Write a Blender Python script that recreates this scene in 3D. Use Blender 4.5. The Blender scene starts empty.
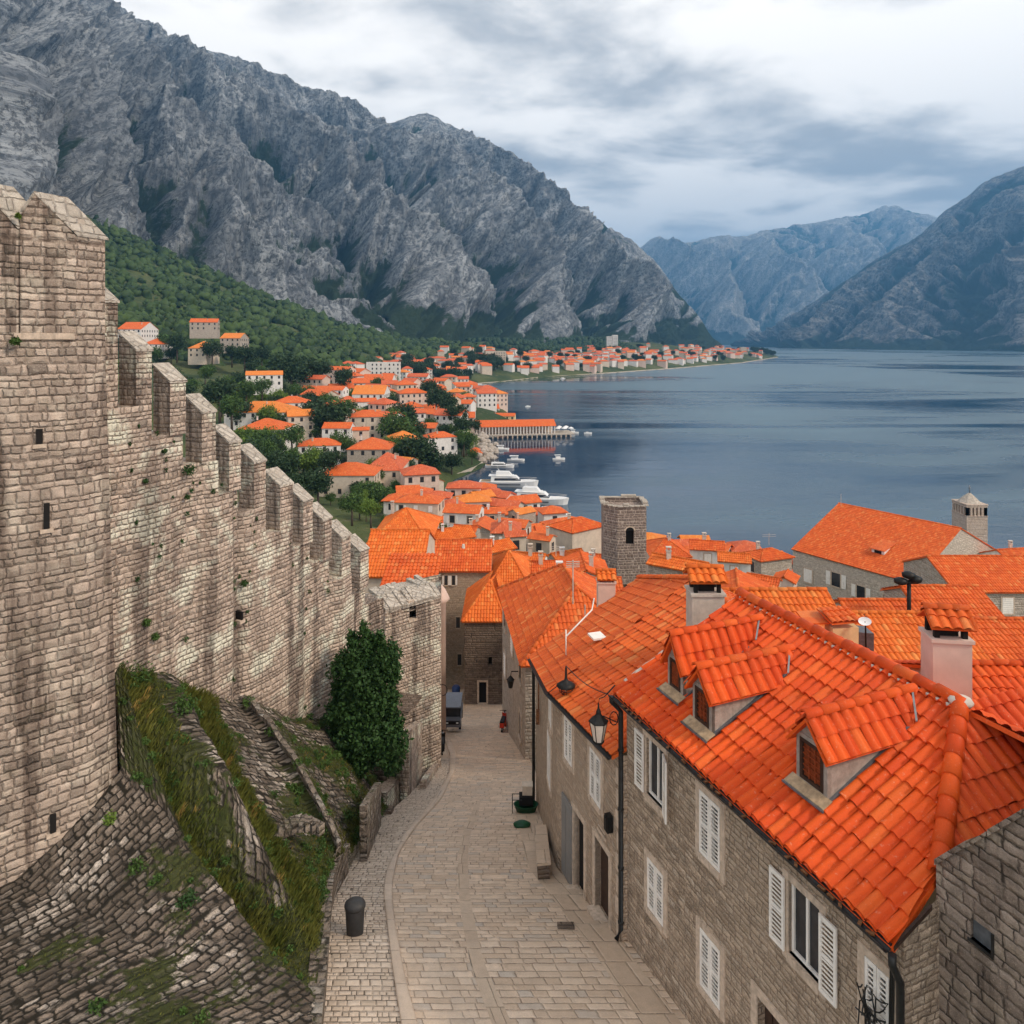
import bpy, bmesh, math, random
import numpy as np
from mathutils import Vector, Matrix
R = math.radians
S = bpy.context.scene
COL = S.collection

# ------------------------------------------------------------------ camera, sky, sun, exposure
F = 720.0; CZ = 48.0; HY = 340.0
cam_d = bpy.data.cameras.new('camera'); cam = bpy.data.objects.new('camera', cam_d); COL.objects.link(cam)
cam.location = (0, 0, CZ); cam.rotation_euler = (R(90), 0, 0)
cam_d.sensor_width = 36; cam_d.lens = 36*F/1024; cam_d.shift_y = (HY-512)/1024
cam_d.clip_start = 0.1; cam_d.clip_end = 60000
S.camera = cam
SUNV = Vector((0.74, -0.34, 0.66)).normalized()
sl = bpy.data.lights.new('sun', 'SUN'); so = bpy.data.objects.new('sun', sl); COL.objects.link(so)
sl.energy = 1.5; sl.angle = R(10); sl.color = (1.0, 0.85, 0.68)
so.rotation_euler = SUNV.to_track_quat('Z', 'Y').to_euler(); so.location = (30, -30, 120)
S.view_settings.view_transform = 'Standard'; S.view_settings.look = 'None'
S.view_settings.gamma = 1; S.view_settings.use_curve_mapping = False
S.view_settings.exposure = 1.18
S.render.resolution_x = 1024; S.render.resolution_y = 1024

class NT:
    """small helper for node trees"""
    def __init__(s, tree): s.t = tree; s.N = tree.nodes; s.L = tree.links
    def n(s, typ, props=None, **inp):
        nd = s.N.new(typ)
        for k, v in (props or {}).items(): setattr(nd, k, v)
        for k, v in inp.items():
            key = int(k[1:]) if k[0] == 'i' and k[1:].isdigit() else k.replace('_', ' ')
            s.set(nd.inputs[key], v)
        return nd
    def set(s, sock, v):
        if isinstance(v, bpy.types.NodeSocket): s.L.new(v, sock)
        elif isinstance(v, bpy.types.Node): s.L.new(v.outputs[0], sock)
        else:
            if isinstance(v, (tuple, list)) and len(v) == 3 and sock.type == 'RGBA': v = (*v, 1)
            sock.default_value = v
    def m(s, op, a, b=0.0, c=0.0, clamp=False):
        nd = s.N.new('ShaderNodeMath'); nd.operation = op; nd.use_clamp = clamp
        for i, v in enumerate((a, b, c)): s.set(nd.inputs[i], v)
        return nd.outputs[0]
    def mix(s, f, a, b, mode='MIX'):
        nd = s.N.new('ShaderNodeMix'); nd.data_type = 'RGBA'; nd.blend_type = mode
        s.set(nd.inputs[0], f); s.set(nd.inputs[6], a); s.set(nd.inputs[7], b)
        return nd.outputs[2]
    def ss(s, x, a, b, lo=0.0, hi=1.0):
        nd = s.N.new('ShaderNodeMapRange'); nd.interpolation_type = 'SMOOTHSTEP'
        for i, v in enumerate((x, a, b, lo, hi)): s.set(nd.inputs[i], v)
        return nd.outputs[0]
    def noise(s, vec, scale, detail=4, rough=0.55, dim='3D', dist=0.0):
        nd = s.N.new('ShaderNodeTexNoise'); nd.noise_dimensions = dim
        if dim == '1D': s.set(nd.inputs['W'], vec)
        else: s.set(nd.inputs['Vector'], vec)
        nd.inputs['Scale'].default_value = scale; nd.inputs['Detail'].default_value = detail
        nd.inputs['Roughness'].default_value = rough; nd.inputs['Distortion'].default_value = dist
        return nd.outputs[0]
    def xyz(s, x, y=0.0, z=0.0):
        nd = s.N.new('ShaderNodeCombineXYZ')
        for i, v in enumerate((x, y, z)): s.set(nd.inputs[i], v)
        return nd.outputs[0]
    def sep(s, v):
        nd = s.N.new('ShaderNodeSeparateXYZ'); s.set(nd.inputs[0], v); return nd.outputs
    def vm(s, op, a, b=(0, 0, 0), sc=None):
        nd = s.N.new('ShaderNodeVectorMath'); nd.operation = op
        s.set(nd.inputs[0], a); s.set(nd.inputs[1], b)
        if sc is not None: s.set(nd.inputs['Scale'], sc)
        return nd.outputs[0]

w = bpy.data.worlds.new('World'); S.world = w; w.use_nodes = True
w.node_tree.nodes.clear(); n = NT(w.node_tree)
sky = n.n('ShaderNodeTexSky', dict(sky_type='NISHITA', sun_disc=False))
sky.sun_elevation = math.asin(SUNV.z); sky.sun_rotation = math.atan2(SUNV.x, SUNV.y)
sky.air_density = 1.0; sky.dust_density = 1.5
tc = n.n('ShaderNodeTexCoord'); d = n.sep(tc.outputs['Generated'])
zz = n.m('ADD', n.m('MAXIMUM', d[2], 0.0), 0.13)
cv = n.xyz(n.m('DIVIDE', d[0], zz), n.m('MULTIPLY', n.m('DIVIDE', d[1], zz), 1.15), 2.7)
c1 = n.noise(cv, 0.60, 9, 0.56, dist=0.2)
c2 = n.noise(n.vm('ADD', cv, (7.3, 1.1, 4)), 2.0, 8, 0.54, dist=0.25)
cc = n.m('ADD', n.m('MULTIPLY', c1, 0.60), n.m('MULTIPLY', c2, 0.40))
sh = n.ss(cc, 0.42, 0.565)
ccol = n.mix(sh, (0.42, 0.405, 0.39), (1.06, 0.985, 0.895))
hz = n.ss(d[2], 0.02, 0.20, 1.0, 0.0)
ccol = n.mix(n.m('MULTIPLY', hz, 0.60), ccol, (1.55, 1.44, 1.32))
cover = n.ss(n.noise(n.vm('ADD', cv, (3, 9, 1)), 0.8, 5, 0.5), 0.25, 0.42, 0.86, 0.99)
b1 = n.n('ShaderNodeBackground', Color=sky.outputs[0], Strength=0.10)
b2 = n.n('ShaderNodeBackground', Color=ccol, Strength=0.75)
mx = n.n('ShaderNodeMixShader', i0=cover, i1=b1.outputs[0], i2=b2.outputs[0])
n.n('ShaderNodeOutputWorld', Surface=mx.outputs[0])

# ------------------------------------------------------------------ helpers
def P(px, py, Y): return np.array(((px-512)/F*Y, Y, CZ-(py-HY)/F*Y))
PROF = [(-10, 37), (5, 34.5), (14.8, 33.9), (17.1, 33.7), (19.5, 33.0), (24, 31.6), (29, 29.7), (37, 26.7), (43, 24.6), (52, 21.7), (64, 17.5), (90, 10)]
def zs(Y): return float(np.interp(Y, [p[0] for p in PROF], [p[1] for p in PROF]))
def G(px, py):
    """point of the street under a pixel"""
    lo, hi = 3.0, 90.0
    for _ in range(50):
        m_ = (lo+hi)/2
        if HY+F*(CZ-zs(m_))/m_ > py: lo = m_
        else: hi = m_
    return np.array(((px-512)/F*lo, lo, zs(lo)))
def V3(*a): return np.array(a, float)
def unit(v): v = np.asarray(v, float); return v/np.linalg.norm(v)

def worldloc(o):
    v = np.zeros(3)
    while o is not None: v += np.array(o.location); o = o.parent
    return v
def tag(o, label=None, cat=None, group=None, kind=None):
    for k, v in (('label', label), ('category', cat), ('group', group), ('kind', kind)):
        if v: o[k] = v
    return o
def thing(name, label, cat, loc=(0, 0, 0), group=None, rz=0.0):
    o = bpy.data.objects.new(name, None); COL.objects.link(o); o.location = tuple(float(a) for a in loc)
    o.rotation_euler = (0, 0, rz); o.empty_display_size = 0.3
    return tag(o, label, cat, group)
def copy_tree(o, parent=None):
    c = o.copy(); COL.objects.link(c); c.parent = parent
    for ch in list(KIDS.get(o.name, [])): 
        cc_ = copy_tree(ch, c); KIDS.setdefault(c.name, []).append(cc_)
    return c
KIDS = {}

class MB:
    def __init__(s): s.v = []; s.f = []; s.uv = []; s.nv = 0; s.arr = []; s.sm = []
    def add(s, vs, fs, uvs=None, sm=False):
        b = s.nv; s.v.extend([tuple(map(float, q)) for q in vs]); s.nv = len(s.v)
        for i, f in enumerate(fs):
            s.f.append([b+k for k in f]); s.uv.append(uvs[i] if uvs is not None else None); s.sm.append(sm and len(f) == 4)
    def quad(s, *pts, uv=None): s.add(pts, [list(range(len(pts)))], [uv] if uv is not None else None)
    def obox(s, O, A, B, C):
        O, A, B, C = (np.asarray(q, float) for q in (O, A, B, C))
        v = [O, O+A, O+A+B, O+B, O+C, O+A+C, O+A+B+C, O+B+C]
        f = [[0, 3, 2, 1], [4, 5, 6, 7], [0, 1, 5, 4], [1, 2, 6, 5], [2, 3, 7, 6], [3, 0, 4, 7]]
        if np.dot(np.cross(A, B), C) < 0: f = [q[::-1] for q in f]
        s.add(v, f)
    def box(s, c, sz, rz=0.0):
        a = np.array((math.cos(rz), math.sin(rz), 0)); b = np.array((-math.sin(rz), math.cos(rz), 0)); z = np.array((0, 0, 1.))
        A, B, C = a*sz[0], b*sz[1], z*sz[2]
        s.obox(np.asarray(c, float)-A/2-B/2-C/2, A, B, C)
    def prism(s, poly, z0, z1):
        """poly: ccw list of (x,y); z0,z1 scalars or lists"""
        k = len(poly); z0 = [z0]*k if np.isscalar(z0) else z0; z1 = [z1]*k if np.isscalar(z1) else z1
        v = [(p[0], p[1], z0[i]) for i, p in enumerate(poly)]+[(p[0], p[1], z1[i]) for i, p in enumerate(poly)]
        f = [list(range(k))[::-1], list(range(k, 2*k))]+[[i, (i+1) % k, k+(i+1) % k, k+i] for i in range(k)]
        s.add(v, f)
    def tube(s, pts, r, n=8, cap=True):
        pts = [np.asarray(p, float) for p in pts]; r = [r]*len(pts) if np.isscalar(r) else r
        rings = []
        for i, p in enumerate(pts):
            t = unit(pts[min(i+1, len(pts)-1)]-pts[max(i-1, 0)])
            a = np.cross(t, (0, 0, 1.0) if abs(t[2]) < 0.9 else (1.0, 0, 0)); a = unit(a); b = np.cross(t, a)
            rings.append([p+r[i]*(a*math.cos(2*math.pi*k/n)+b*math.sin(2*math.pi*k/n)) for k in range(n)])
        v = [q for rg in rings for q in rg]; f = []
        for i in range(len(pts)-1):
            for k in range(n): f.append([i*n+k, (i+1)*n+k, (i+1)*n+(k+1) % n, i*n+(k+1) % n])
        if cap: f.append(list(range(n))); f.append([(len(pts)-1)*n+k for k in range(n)][::-1])
        s.add(v, f, None, n >= 6)
    def lathe(s, c, prof, n=12, sx=1.0, sy=1.0):
        v = []; f = []
        for (r, z) in prof:
            for k in range(n): v.append((c[0]+sx*r*math.cos(2*math.pi*k/n), c[1]+sy*r*math.sin(2*math.pi*k/n), c[2]+z))
        for i in range(len(prof)-1):
            for k in range(n): f.append([i*n+k, i*n+(k+1) % n, (i+1)*n+(k+1) % n, (i+1)*n+k])
        f.append(list(range(n))[::-1]); f.append([(len(prof)-1)*n+k for k in range(n)])
        s.add(v, f, None, n >= 10)
    def array(s, verts, faces, uv=None):
        """numpy chunk: verts (n,3), faces (m,4), uv (m,4,2)"""
        s.arr.append((np.asarray(verts, float), np.asarray(faces, int), uv))
    def build(s, name, mat, parent=None, smooth=False, local=False, attrs=None):
        base = np.zeros(3) if (parent is None or local) else worldloc(parent)
        me = bpy.data.meshes.new(name)
        vs = [np.array(s.v, float).reshape(-1, 3)]; idx = [k for f in s.f for k in f]; tot = [len(f) for f in s.f]
        uvs = []
        for f, u in zip(s.f, s.uv):
            if u is not None: uvs.extend([tuple(q) for q in u]); continue
            p = np.array([s.v[k] for k in f]); 
            nn = np.zeros(3)
            for i in range(1, len(p)-1): nn += np.cross(p[i]-p[0], p[i+1]-p[0])
            l = np.linalg.norm(nn); nn = nn/l if l > 1e-12 else V3(0, 0, 1)
            if abs(nn[2]) > 0.75: uvs.extend([(q[0], q[1]) for q in p])
            else:
                t = unit((-nn[1], nn[0], 0)); uvs.extend([(float(np.dot(q, t)), q[2]) for q in p])
        uvs = [np.array(uvs, float).reshape(-1, 2)]; off = s.nv
        idx = [np.array(idx, int)]; tot = [np.array(tot, int)]
        for (v, f, u) in s.arr:
            vs.append(v); idx.append((f+off).ravel()); tot.append(np.full(len(f), f.shape[1])); off += len(v)
            if u is None:
                p = v[f]; nn = np.cross(p[:, 1]-p[:, 0], p[:, 2]-p[:, 0]); nn /= (np.linalg.norm(nn, axis=1, keepdims=True)+1e-12)
                t = np.stack((-nn[:, 1], nn[:, 0]), 1); t /= (np.linalg.norm(t, axis=1, keepdims=True)+1e-9)
                uu = (p[:, :, :2]*t[:, None, :]).sum(2); u = np.stack((uu, p[:, :, 2]), 2)
                flat = np.abs(nn[:, 2]) > 0.75; u[flat] = p[flat][:, :, :2]
            uvs.append(np.asarray(u).reshape(-1, 2))
        vs = np.concatenate(vs)-base; idx = np.concatenate(idx); tot = np.concatenate(tot); uvs = np.concatenate(uvs)
        me.vertices.add(len(vs)); me.vertices.foreach_set('co', vs.ravel())
        me.loops.add(len(idx)); me.loops.foreach_set('vertex_index', idx.astype(np.int32))
        me.polygons.add(len(tot)); st = np.concatenate(([0], np.cumsum(tot)[:-1])) if len(tot) else np.array([], int)
        me.polygons.foreach_set('loop_start', st.astype(np.int32)); me.polygons.foreach_set('loop_total', tot.astype(np.int32))
        ul = me.uv_layers.new(name='UVMap'); ul.data.foreach_set('uv', uvs.ravel())
        if attrs:
            for k, a in attrs.items():
                at = me.attributes.new(k, 'FLOAT', 'POINT'); at.data.foreach_set('value', np.asarray(a, float).ravel())
        me.update(calc_edges=True); me.validate()
        sm = np.concatenate((np.array(s.sm, bool) | bool(smooth), np.ones(sum(len(f) for (_, f, _u) in s.arr), bool)))
        if len(sm) != len(me.polygons): sm = np.full(len(me.polygons), bool(smooth))
        me.polygons.foreach_set('use_smooth', sm)
        if mat: me.materials.append(mat)
        return link(name, me, parent)
def link(name, me, parent=None, loc=(0, 0, 0), rz=0.0, scale=None):
    o = bpy.data.objects.new(name, me); COL.objects.link(o); o.parent = parent
    o.location = tuple(float(a) for a in loc); o.rotation_euler = (0, 0, rz)
    if scale: o.scale = scale
    if parent is not None: KIDS.setdefault(parent.name, []).append(o)
    return o

# ------------------------------------------------------------------ noise in numpy
_rs = np.random.RandomState(5); _perm = _rs.permutation(512); _perm = np.concatenate((_perm, _perm)); _ang = _rs.rand(512)*2*math.pi
def perlin(x, y, seed=0):
    x = np.asarray(x, float)+seed*17.31; y = np.asarray(y, float)+seed*5.77
    xi = np.floor(x).astype(int); yi = np.floor(y).astype(int); xf = x-xi; yf = y-yi
    def g(ix, iy, dx, dy):
        a = _ang[_perm[(_perm[ix & 511]+iy) & 511]]; return np.cos(a)*dx+np.sin(a)*dy
    u = xf**3*(xf*(xf*6-15)+10); v = yf**3*(yf*(yf*6-15)+10)
    a = g(xi, yi, xf, yf); b = g(xi+1, yi, xf-1, yf); c = g(xi, yi+1, xf, yf-1); d_ = g(xi+1, yi+1, xf-1, yf-1)
    return ((a*(1-u)+b*u)*(1-v)+(c*(1-u)+d_*u)*v)*1.5
def fbm(x, y, o=5, seed=0):
    s_ = 0; a = 1; t = 0
    for i in range(o): s_ = s_+a*perlin(x*2**i, y*2**i, seed+i); t += a; a *= 0.5
    return s_/t
def ridged(x, y, o=5, seed=0, gain=0.55):
    s_ = 0; a = 1; t = 0; w_ = 1
    for i in range(o):
        r = (1-np.abs(perlin(x*2.03**i, y*2.03**i, seed+i)))**2; s_ = s_+a*r*w_; w_ = np.clip(r*1.6, 0, 1); t += a; a *= gain
    return s_/t

# ------------------------------------------------------------------ materials
def newmat(name):
    m_ = bpy.data.materials.new(name); m_.use_nodes = True; m_.node_tree.nodes.clear(); t = NT(m_.node_tree)
    b = t.n('ShaderNodeBsdfPrincipled'); b.inputs['Roughness'].default_value = 0.8
    b.inputs['Specular IOR Level'].default_value = 0.3
    t.n('ShaderNodeOutputMaterial', Surface=b.outputs[0]); t.b = b
    return m_, t
def bump(t, h, dist, strength=1.0, normal=None):
    nd = t.n('ShaderNodeBump', Height=h); nd.inputs['Distance'].default_value = dist; nd.inputs['Strength'].default_value = strength
    if normal is not None: t.L.new(normal, nd.inputs['Normal'])
    return nd.outputs[0]
def plain(name, col, rough=0.7, metal=0.0, var=0.12, scale=6.0, bmp=0.0, dirt=None):
    m_, t = newmat(name); tc_ = t.n('ShaderNodeTexCoord').outputs['Object']
    nz = t.noise(tc_, scale, 5, 0.6)
    c = t.mix(t.ss(nz, 0.3, 0.7), tuple(a*(1-var) for a in col), tuple(min(1, a*(1+var)) for a in col))
    if dirt:
        st = t.noise(t.vm('MULTIPLY', tc_, (1, 1, 0.25)), scale*0.8, 6, 0.65)
        c = t.mix(t.ss(st, 0.52, 0.72, 0, 0.65), c, dirt)
    t.set(t.b.inputs['Base Color'], c); t.b.inputs['Metallic'].default_value = metal
    t.set(t.b.inputs['Roughness'], t.m('ADD', rough-0.08, t.m('MULTIPLY', nz, 0.16)))
    if bmp: t.set(t.b.inputs['Normal'], bump(t, t.noise(tc_, scale*4, 4, 0.6), bmp))
    return m_

# masonry node group: courses of uneven height, blocks of uneven width
MG = bpy.data.node_groups.new('masonry', 'ShaderNodeTree')
for nm, ty, io in (('Vector', 'NodeSocketVector', 'INPUT'), ('W', 'NodeSocketFloat', 'INPUT'), ('H', 'NodeSocketFloat', 'INPUT'), ('Joint', 'NodeSocketFloat', 'INPUT'), ('Wobble', 'NodeSocketFloat', 'INPUT'),
                   ('Mask', 'NodeSocketFloat', 'OUTPUT'), ('Rand', 'NodeSocketFloat', 'OUTPUT'), ('Rand2', 'NodeSocketFloat', 'OUTPUT'), ('Pillow', 'NodeSocketFloat', 'OUTPUT')):
    MG.interface.new_socket(nm, in_out=io, socket_type=ty)
t = NT(MG); gi = t.n('NodeGroupInput'); go = t.n('NodeGroupOutput')
wob = t.n('ShaderNodeTexNoise', Vector=gi.outputs[0]); wob.inputs['Scale'].default_value = 1.6; wob.inputs['Detail'].default_value = 3
wob2 = t.n('ShaderNodeTexNoise', Vector=gi.outputs[0]); wob2.inputs['Scale'].default_value = 9; wob2.inputs['Detail'].default_value = 2
wv = t.vm('SCALE', t.vm('SUBTRACT', wob.outputs[1], (0.5, 0.5, 0.5)), sc=gi.outputs[4])
wv2 = t.vm('SCALE', t.vm('SUBTRACT', wob2.outputs[1], (0.5, 0.5, 0.5)), sc=t.m('MULTIPLY', gi.outputs[4], 0.75))
pv = t.sep(t.vm('ADD', t.vm('ADD', gi.outputs[0], wv), wv2))
v_ = t.m('DIVIDE', pv[1], gi.outputs[2]); v_ = t.m('ADD', v_, t.m('MULTIPLY', t.noise(v_, 0.55, 1, 0.5, '1D'), 1.1))
crs = t.m('FLOOR', v_); fv = t.m('FRACT', v_)
rc = t.n('ShaderNodeTexWhiteNoise', dict(noise_dimensions='1D'), W=crs).outputs[0]
u_ = t.m('ADD', t.m('MULTIPLY', t.m('DIVIDE', pv[0], gi.outputs[1]), t.m('ADD', 0.72, t.m('MULTIPLY', rc, 0.56))), t.m('MULTIPLY', rc, 37.7))
u_ = t.m('ADD', u_, t.m('MULTIPLY', t.noise(t.m('ADD', u_, t.m('MULTIPLY', rc, 91)), 0.7, 1, 0.5, '1D'), 1.3))
cl = t.m('FLOOR', u_); fu = t.m('FRACT', u_)
du = t.m('MULTIPLY', t.m('MINIMUM', fu, t.m('SUBTRACT', 1, fu)), gi.outputs[1]); dv = t.m('MULTIPLY', t.m('MINIMUM', fv, t.m('SUBTRACT', 1, fv)), gi.outputs[2])
dd = t.m('SMOOTH_MIN', du, dv, t.m('MULTIPLY', gi.outputs[3], 2.0))
t.L.new(t.ss(dd, t.m('MULTIPLY', gi.outputs[3], 0.2), gi.outputs[3]), go.inputs[0])
wn = t.n('ShaderNodeTexWhiteNoise', dict(noise_dimensions='2D'), Vector=t.xyz(cl, crs))
t.L.new(wn.outputs[0], go.inputs[1]); t.L.new(t.sep(wn.outputs[1])[1], go.inputs[2])
t.L.new(t.ss(dd, 0.0, t.m('MULTIPLY', gi.outputs[3], 3.5)), go.inputs[3])

def stone(name, ca, cb, cj, W, H, J, wob=0.05, bmp=0.03, stain=None, moss=0.0, rough=0.88, pale=0.0, streak=0.0, grain=1.0, contrast=1.0, cc=None, rot=0.0, fine=30):
    m_, t = newmat(name); uvn = t.n('ShaderNodeUVMap').outputs[0]
    uv = uvn
    if rot: uv = t.n('ShaderNodeVectorRotate', Vector=uvn, Angle=rot).outputs[0]
    g = t.N.new('ShaderNodeGroup'); g.node_tree = MG
    t.set(g.inputs[0], uv); t.set(g.inputs[1], W); t.set(g.inputs[2], H); t.set(g.inputs[3], J); t.set(g.inputs[4], wob)
    mask, rnd, rnd2, pil = g.outputs
    big = t.noise(uv, 0.35, 4, 0.55); mid = t.noise(uv, 4, 6, 0.68); fin = t.noise(uv, fine, 5, 0.7)
    c = t.mix(rnd, ca, cb)
    if cc: c = t.mix(t.ss(rnd2, 0.72, 0.95), c, cc)
    c = t.mix(t.ss(mid, 0.35, 0.7, 0.0, 0.55*contrast), c, tuple(a*0.42 for a in ca))
    c = t.mix(t.ss(fin, 0.5, 0.75, 0.0, 0.45*contrast), c, tuple(min(1, a*1.55) for a in cb))
    c = t.mix(t.ss(fin, 0.30, 0.46, 0.5*contrast, 0.0), c, tuple(a*0.3 for a in ca))
    c = t.mix(t.ss(big, 0.35, 0.65, 0.0, 0.5), c, tuple(a*0.72 for a in cb))
    if pale: c = t.mix(t.m('MULTIPLY', t.ss(t.noise(uv, 0.9, 5, 0.6), 0.5, 0.62), pale), c, tuple(min(1, a*1.5) for a in cb))
    pit = t.noise(uv, fine*2.6, 4, 0.75)
    c = t.mix(t.ss(pit, 0.34, 0.46, 0.75*contrast, 0.0), c, tuple(a*0.28 for a in ca)); c = t.mix(t.ss(pit, 0.58, 0.70, 0.0, 0.5*contrast), c, tuple(min(1, a*1.45) for a in cb))
    brk = t.m('MULTIPLY', t.ss(t.noise(uv, 2.6, 5, 0.7), 0.44, 0.58), 0.80)   # joints filled flush in places
    c = t.mix(t.m('MAXIMUM', mask, brk), cj, c)
    if stain:   # weathering streaks running down the wall
        sp = t.sep(uv)
        s1 = t.noise(t.xyz(sp[0], t.m('MULTIPLY', sp[1], 0.055)), 1.35, 5, 0.6)
        s2 = t.noise(t.xyz(sp[0], t.m('MULTIPLY', sp[1], 0.10)), 0.5, 3, 0.5)
        sm = t.m('MULTIPLY', t.ss(s1, 0.47, 0.56), t.ss(s2, 0.40, 0.52))
        sm = t.m('MAXIMUM', sm, t.ss(t.noise(uv, 0.7, 6, 0.7), 0.56, 0.68, 0, 0.8))
        c = t.mix(t.m('MULTIPLY', sm, streak), c, stain, 'MULTIPLY')
    if moss:
        mm = t.m('MULTIPLY', t.ss(t.noise(uv, 1.6, 7, 0.7), 0.53, 0.62), moss)
        mm = t.m('MULTIPLY', mm, t.ss(mid, 0.35, 0.6, 0.35, 1.0))
        c = t.mix(mm, c, t.mix(fin, (0.045, 0.075, 0.012), (0.13, 0.13, 0.03)))
    t.set(t.b.inputs['Base Color'], c); t.b.inputs['Roughness'].default_value = rough
    h = t.m('ADD', t.m('MULTIPLY', pil, 1.0), t.m('MULTIPLY', t.m('MULTIPLY', rnd2, 0.5), mask))
    h = t.m('ADD', h, t.m('MULTIPLY', mid, 0.9*grain)); h = t.m('ADD', h, t.m('MULTIPLY', fin, 0.50*grain)); h = t.m('ADD', h, t.m('MULTIPLY', pit, 0.30*grain))
    t.set(t.b.inputs['Normal'], bump(t, h, bmp))
    return m_

def tilemat(name, ca, cb, cc, ripple=0.0, lichen=0.2, wear=(0.75, 0.55, 0.38)):
    m_, t = newmat(name); uv = t.n('ShaderNodeUVMap').outputs[0]; sp = t.sep(uv)
    wn = t.n('ShaderNodeTexWhiteNoise', dict(noise_dimensions='2D'), Vector=t.vm('FLOOR', uv))
    r1 = wn.outputs[0]; r2 = t.sep(wn.outputs[1])[1]
    c = t.mix(r1, ca, cb); c = t.mix(t.ss(r2, 0.80, 0.97, 0, 0.7), c, cc)
    ob = t.n('ShaderNodeTexCoord').outputs['Object']
    c = t.mix(t.ss(t.noise(ob, 0.9, 5, 0.65), 0.45, 0.72, 0, 0.5), c, tuple(a*0.75 for a in ca))
    c = t.mix(t.ss(t.noise(ob, 14, 5, 0.7), 0.58, 0.72, 0, lichen*2), c, wear)
    c = t.mix(t.ss(t.noise(ob, 5.5, 6, 0.75), 0.64, 0.74, 0, lichen*1.6), c, (0.16, 0.10, 0.06))
    c = t.mix(t.ss(t.noise(ob, 40, 3, 0.6), 0.35, 0.5, lichen, 0.0), c, tuple(a*0.5 for a in ca))
    nrm = None
    if ripple:
        fu = t.m('FRACT', sp[0]); fv = t.m('FRACT', sp[1])
        hh = t.m('SINE', t.m('MULTIPLY', fu, math.pi)); hh = t.m('POWER', hh, 0.6)
        h = t.m('ADD', t.m('MULTIPLY', hh, 0.75), t.m('MULTIPLY', t.m('SUBTRACT', 1, fv), 0.35))
        nrm = bump(t, h, ripple)
        c = t.mix(t.ss(hh, 0.0, 0.55, 0.6, 0.0), c, tuple(a*0.35 for a in ca))   # darker tone along the channels
    t.set(t.b.inputs['Base Color'], c); t.b.inputs['Roughness'].default_value = 0.62
    t.b.inputs['Specular IOR Level'].default_value = 0.25
    fine = bump(t, t.noise(ob, 45, 3, 0.6), 0.004, 1.0, nrm)
    t.set(t.b.inputs['Normal'], fine)
    return m_

T_NEAR = tilemat('tiles_near', (0.62, 0.062, 0.006), (0.74, 0.098, 0.009), (0.74, 0.14, 0.022), 0, 0.14)
T_OLD = tilemat('tiles_old', (0.60, 0.088, 0.012), (0.74, 0.14, 0.022), (0.74, 0.25, 0.07), 0, 0.22, (0.8, 0.5, 0.3))
T_LIGHT = tilemat('tiles_light', (0.68, 0.125, 0.014), (0.78, 0.18, 0.025), (0.78, 0.29, 0.07), 0, 0.20)
T_FAR = tilemat('tiles_far', (0.64, 0.10, 0.016), (0.76, 0.155, 0.028), (0.74, 0.25, 0.07), 0.045, 0.25)
T_FAR2 = tilemat('tiles_far_yellow', (0.74, 0.19, 0.024), (0.80, 0.25, 0.04), (0.82, 0.34, 0.09), 0.045, 0.22)
T_FAR3 = tilemat('tiles_far_red', (0.55, 0.095, 0.03), (0.70, 0.14, 0.045), (0.72, 0.25, 0.12), 0.045, 0.3)
FORT = stone('fort_stone', (0.55, 0.415, 0.325), (0.84, 0.66, 0.53), (0.32, 0.235, 0.18), 0.20, 0.15, 0.014, 0.085, 0.05, stain=(0.33, 0.315, 0.32), streak=0.78, pale=0.7, moss=0.10, cc=(0.30, 0.24, 0.20))
FORT_T = stone('fort_tower_stone', (0.43, 0.325, 0.255), (0.74, 0.58, 0.465), (0.21, 0.155, 0.12), 0.26, 0.19, 0.016, 0.09, 0.055, stain=(0.34, 0.31, 0.30), streak=0.9, pale=0.3, moss=0.12, cc=(0.27, 0.21, 0.17))
RUBBLE = stone('rubble_stone', (0.20, 0.155, 0.12), (0.44, 0.36, 0.29), (0.045, 0.038, 0.028), 0.27, 0.20, 0.030, 0.15, 0.09, moss=0.45, cc=(0.60, 0.55, 0.49), contrast=1.2)
CAPM = stone('cap_stone', (0.52, 0.44, 0.36), (0.74, 0.65, 0.55), (0.46, 0.38, 0.31), 0.30, 0.22, 0.014, 0.12, 0.05, contrast=1.1)
FAC1 = stone('facade_stone', (0.34, 0.25, 0.18), (0.68, 0.52, 0.385), (0.21, 0.152, 0.11), 0.19, 0.105, 0.011, 0.075, 0.024, cc=(0.62, 0.50, 0.39), contrast=1.5)
FAC2 = stone('facade_stone_pale', (0.42, 0.305, 0.215), (0.66, 0.50, 0.37), (0.29, 0.21, 0.155), 0.16, 0.095, 0.009, 0.08, 0.020, cc=(0.46, 0.38, 0.30))
FAC3 = stone('facade_stone_grey', (0.42, 0.34, 0.275), (0.66, 0.555, 0.46), (0.30, 0.24, 0.19), 0.32, 0.19, 0.02, 0.05, 0.03, cc=(0.55, 0.49, 0.42))
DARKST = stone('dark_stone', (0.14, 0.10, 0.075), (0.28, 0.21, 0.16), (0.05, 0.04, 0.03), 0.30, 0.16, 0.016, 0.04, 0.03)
NEARW = stone('near_wall_stone', (0.24, 0.18, 0.14), (0.48, 0.375, 0.30), (0.06, 0.046, 0.036), 0.32, 0.16, 0.015, 0.09, 0.035, stain=(0.35, 0.33, 0.32), streak=0.8, cc=(0.42, 0.33, 0.25))
TOWST = stone('tower_stone', (0.20, 0.145, 0.12), (0.33, 0.255, 0.215), (0.52, 0.42, 0.35), 0.42, 0.30, 0.045, 0.06, 0.04, contrast=0.8)
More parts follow.
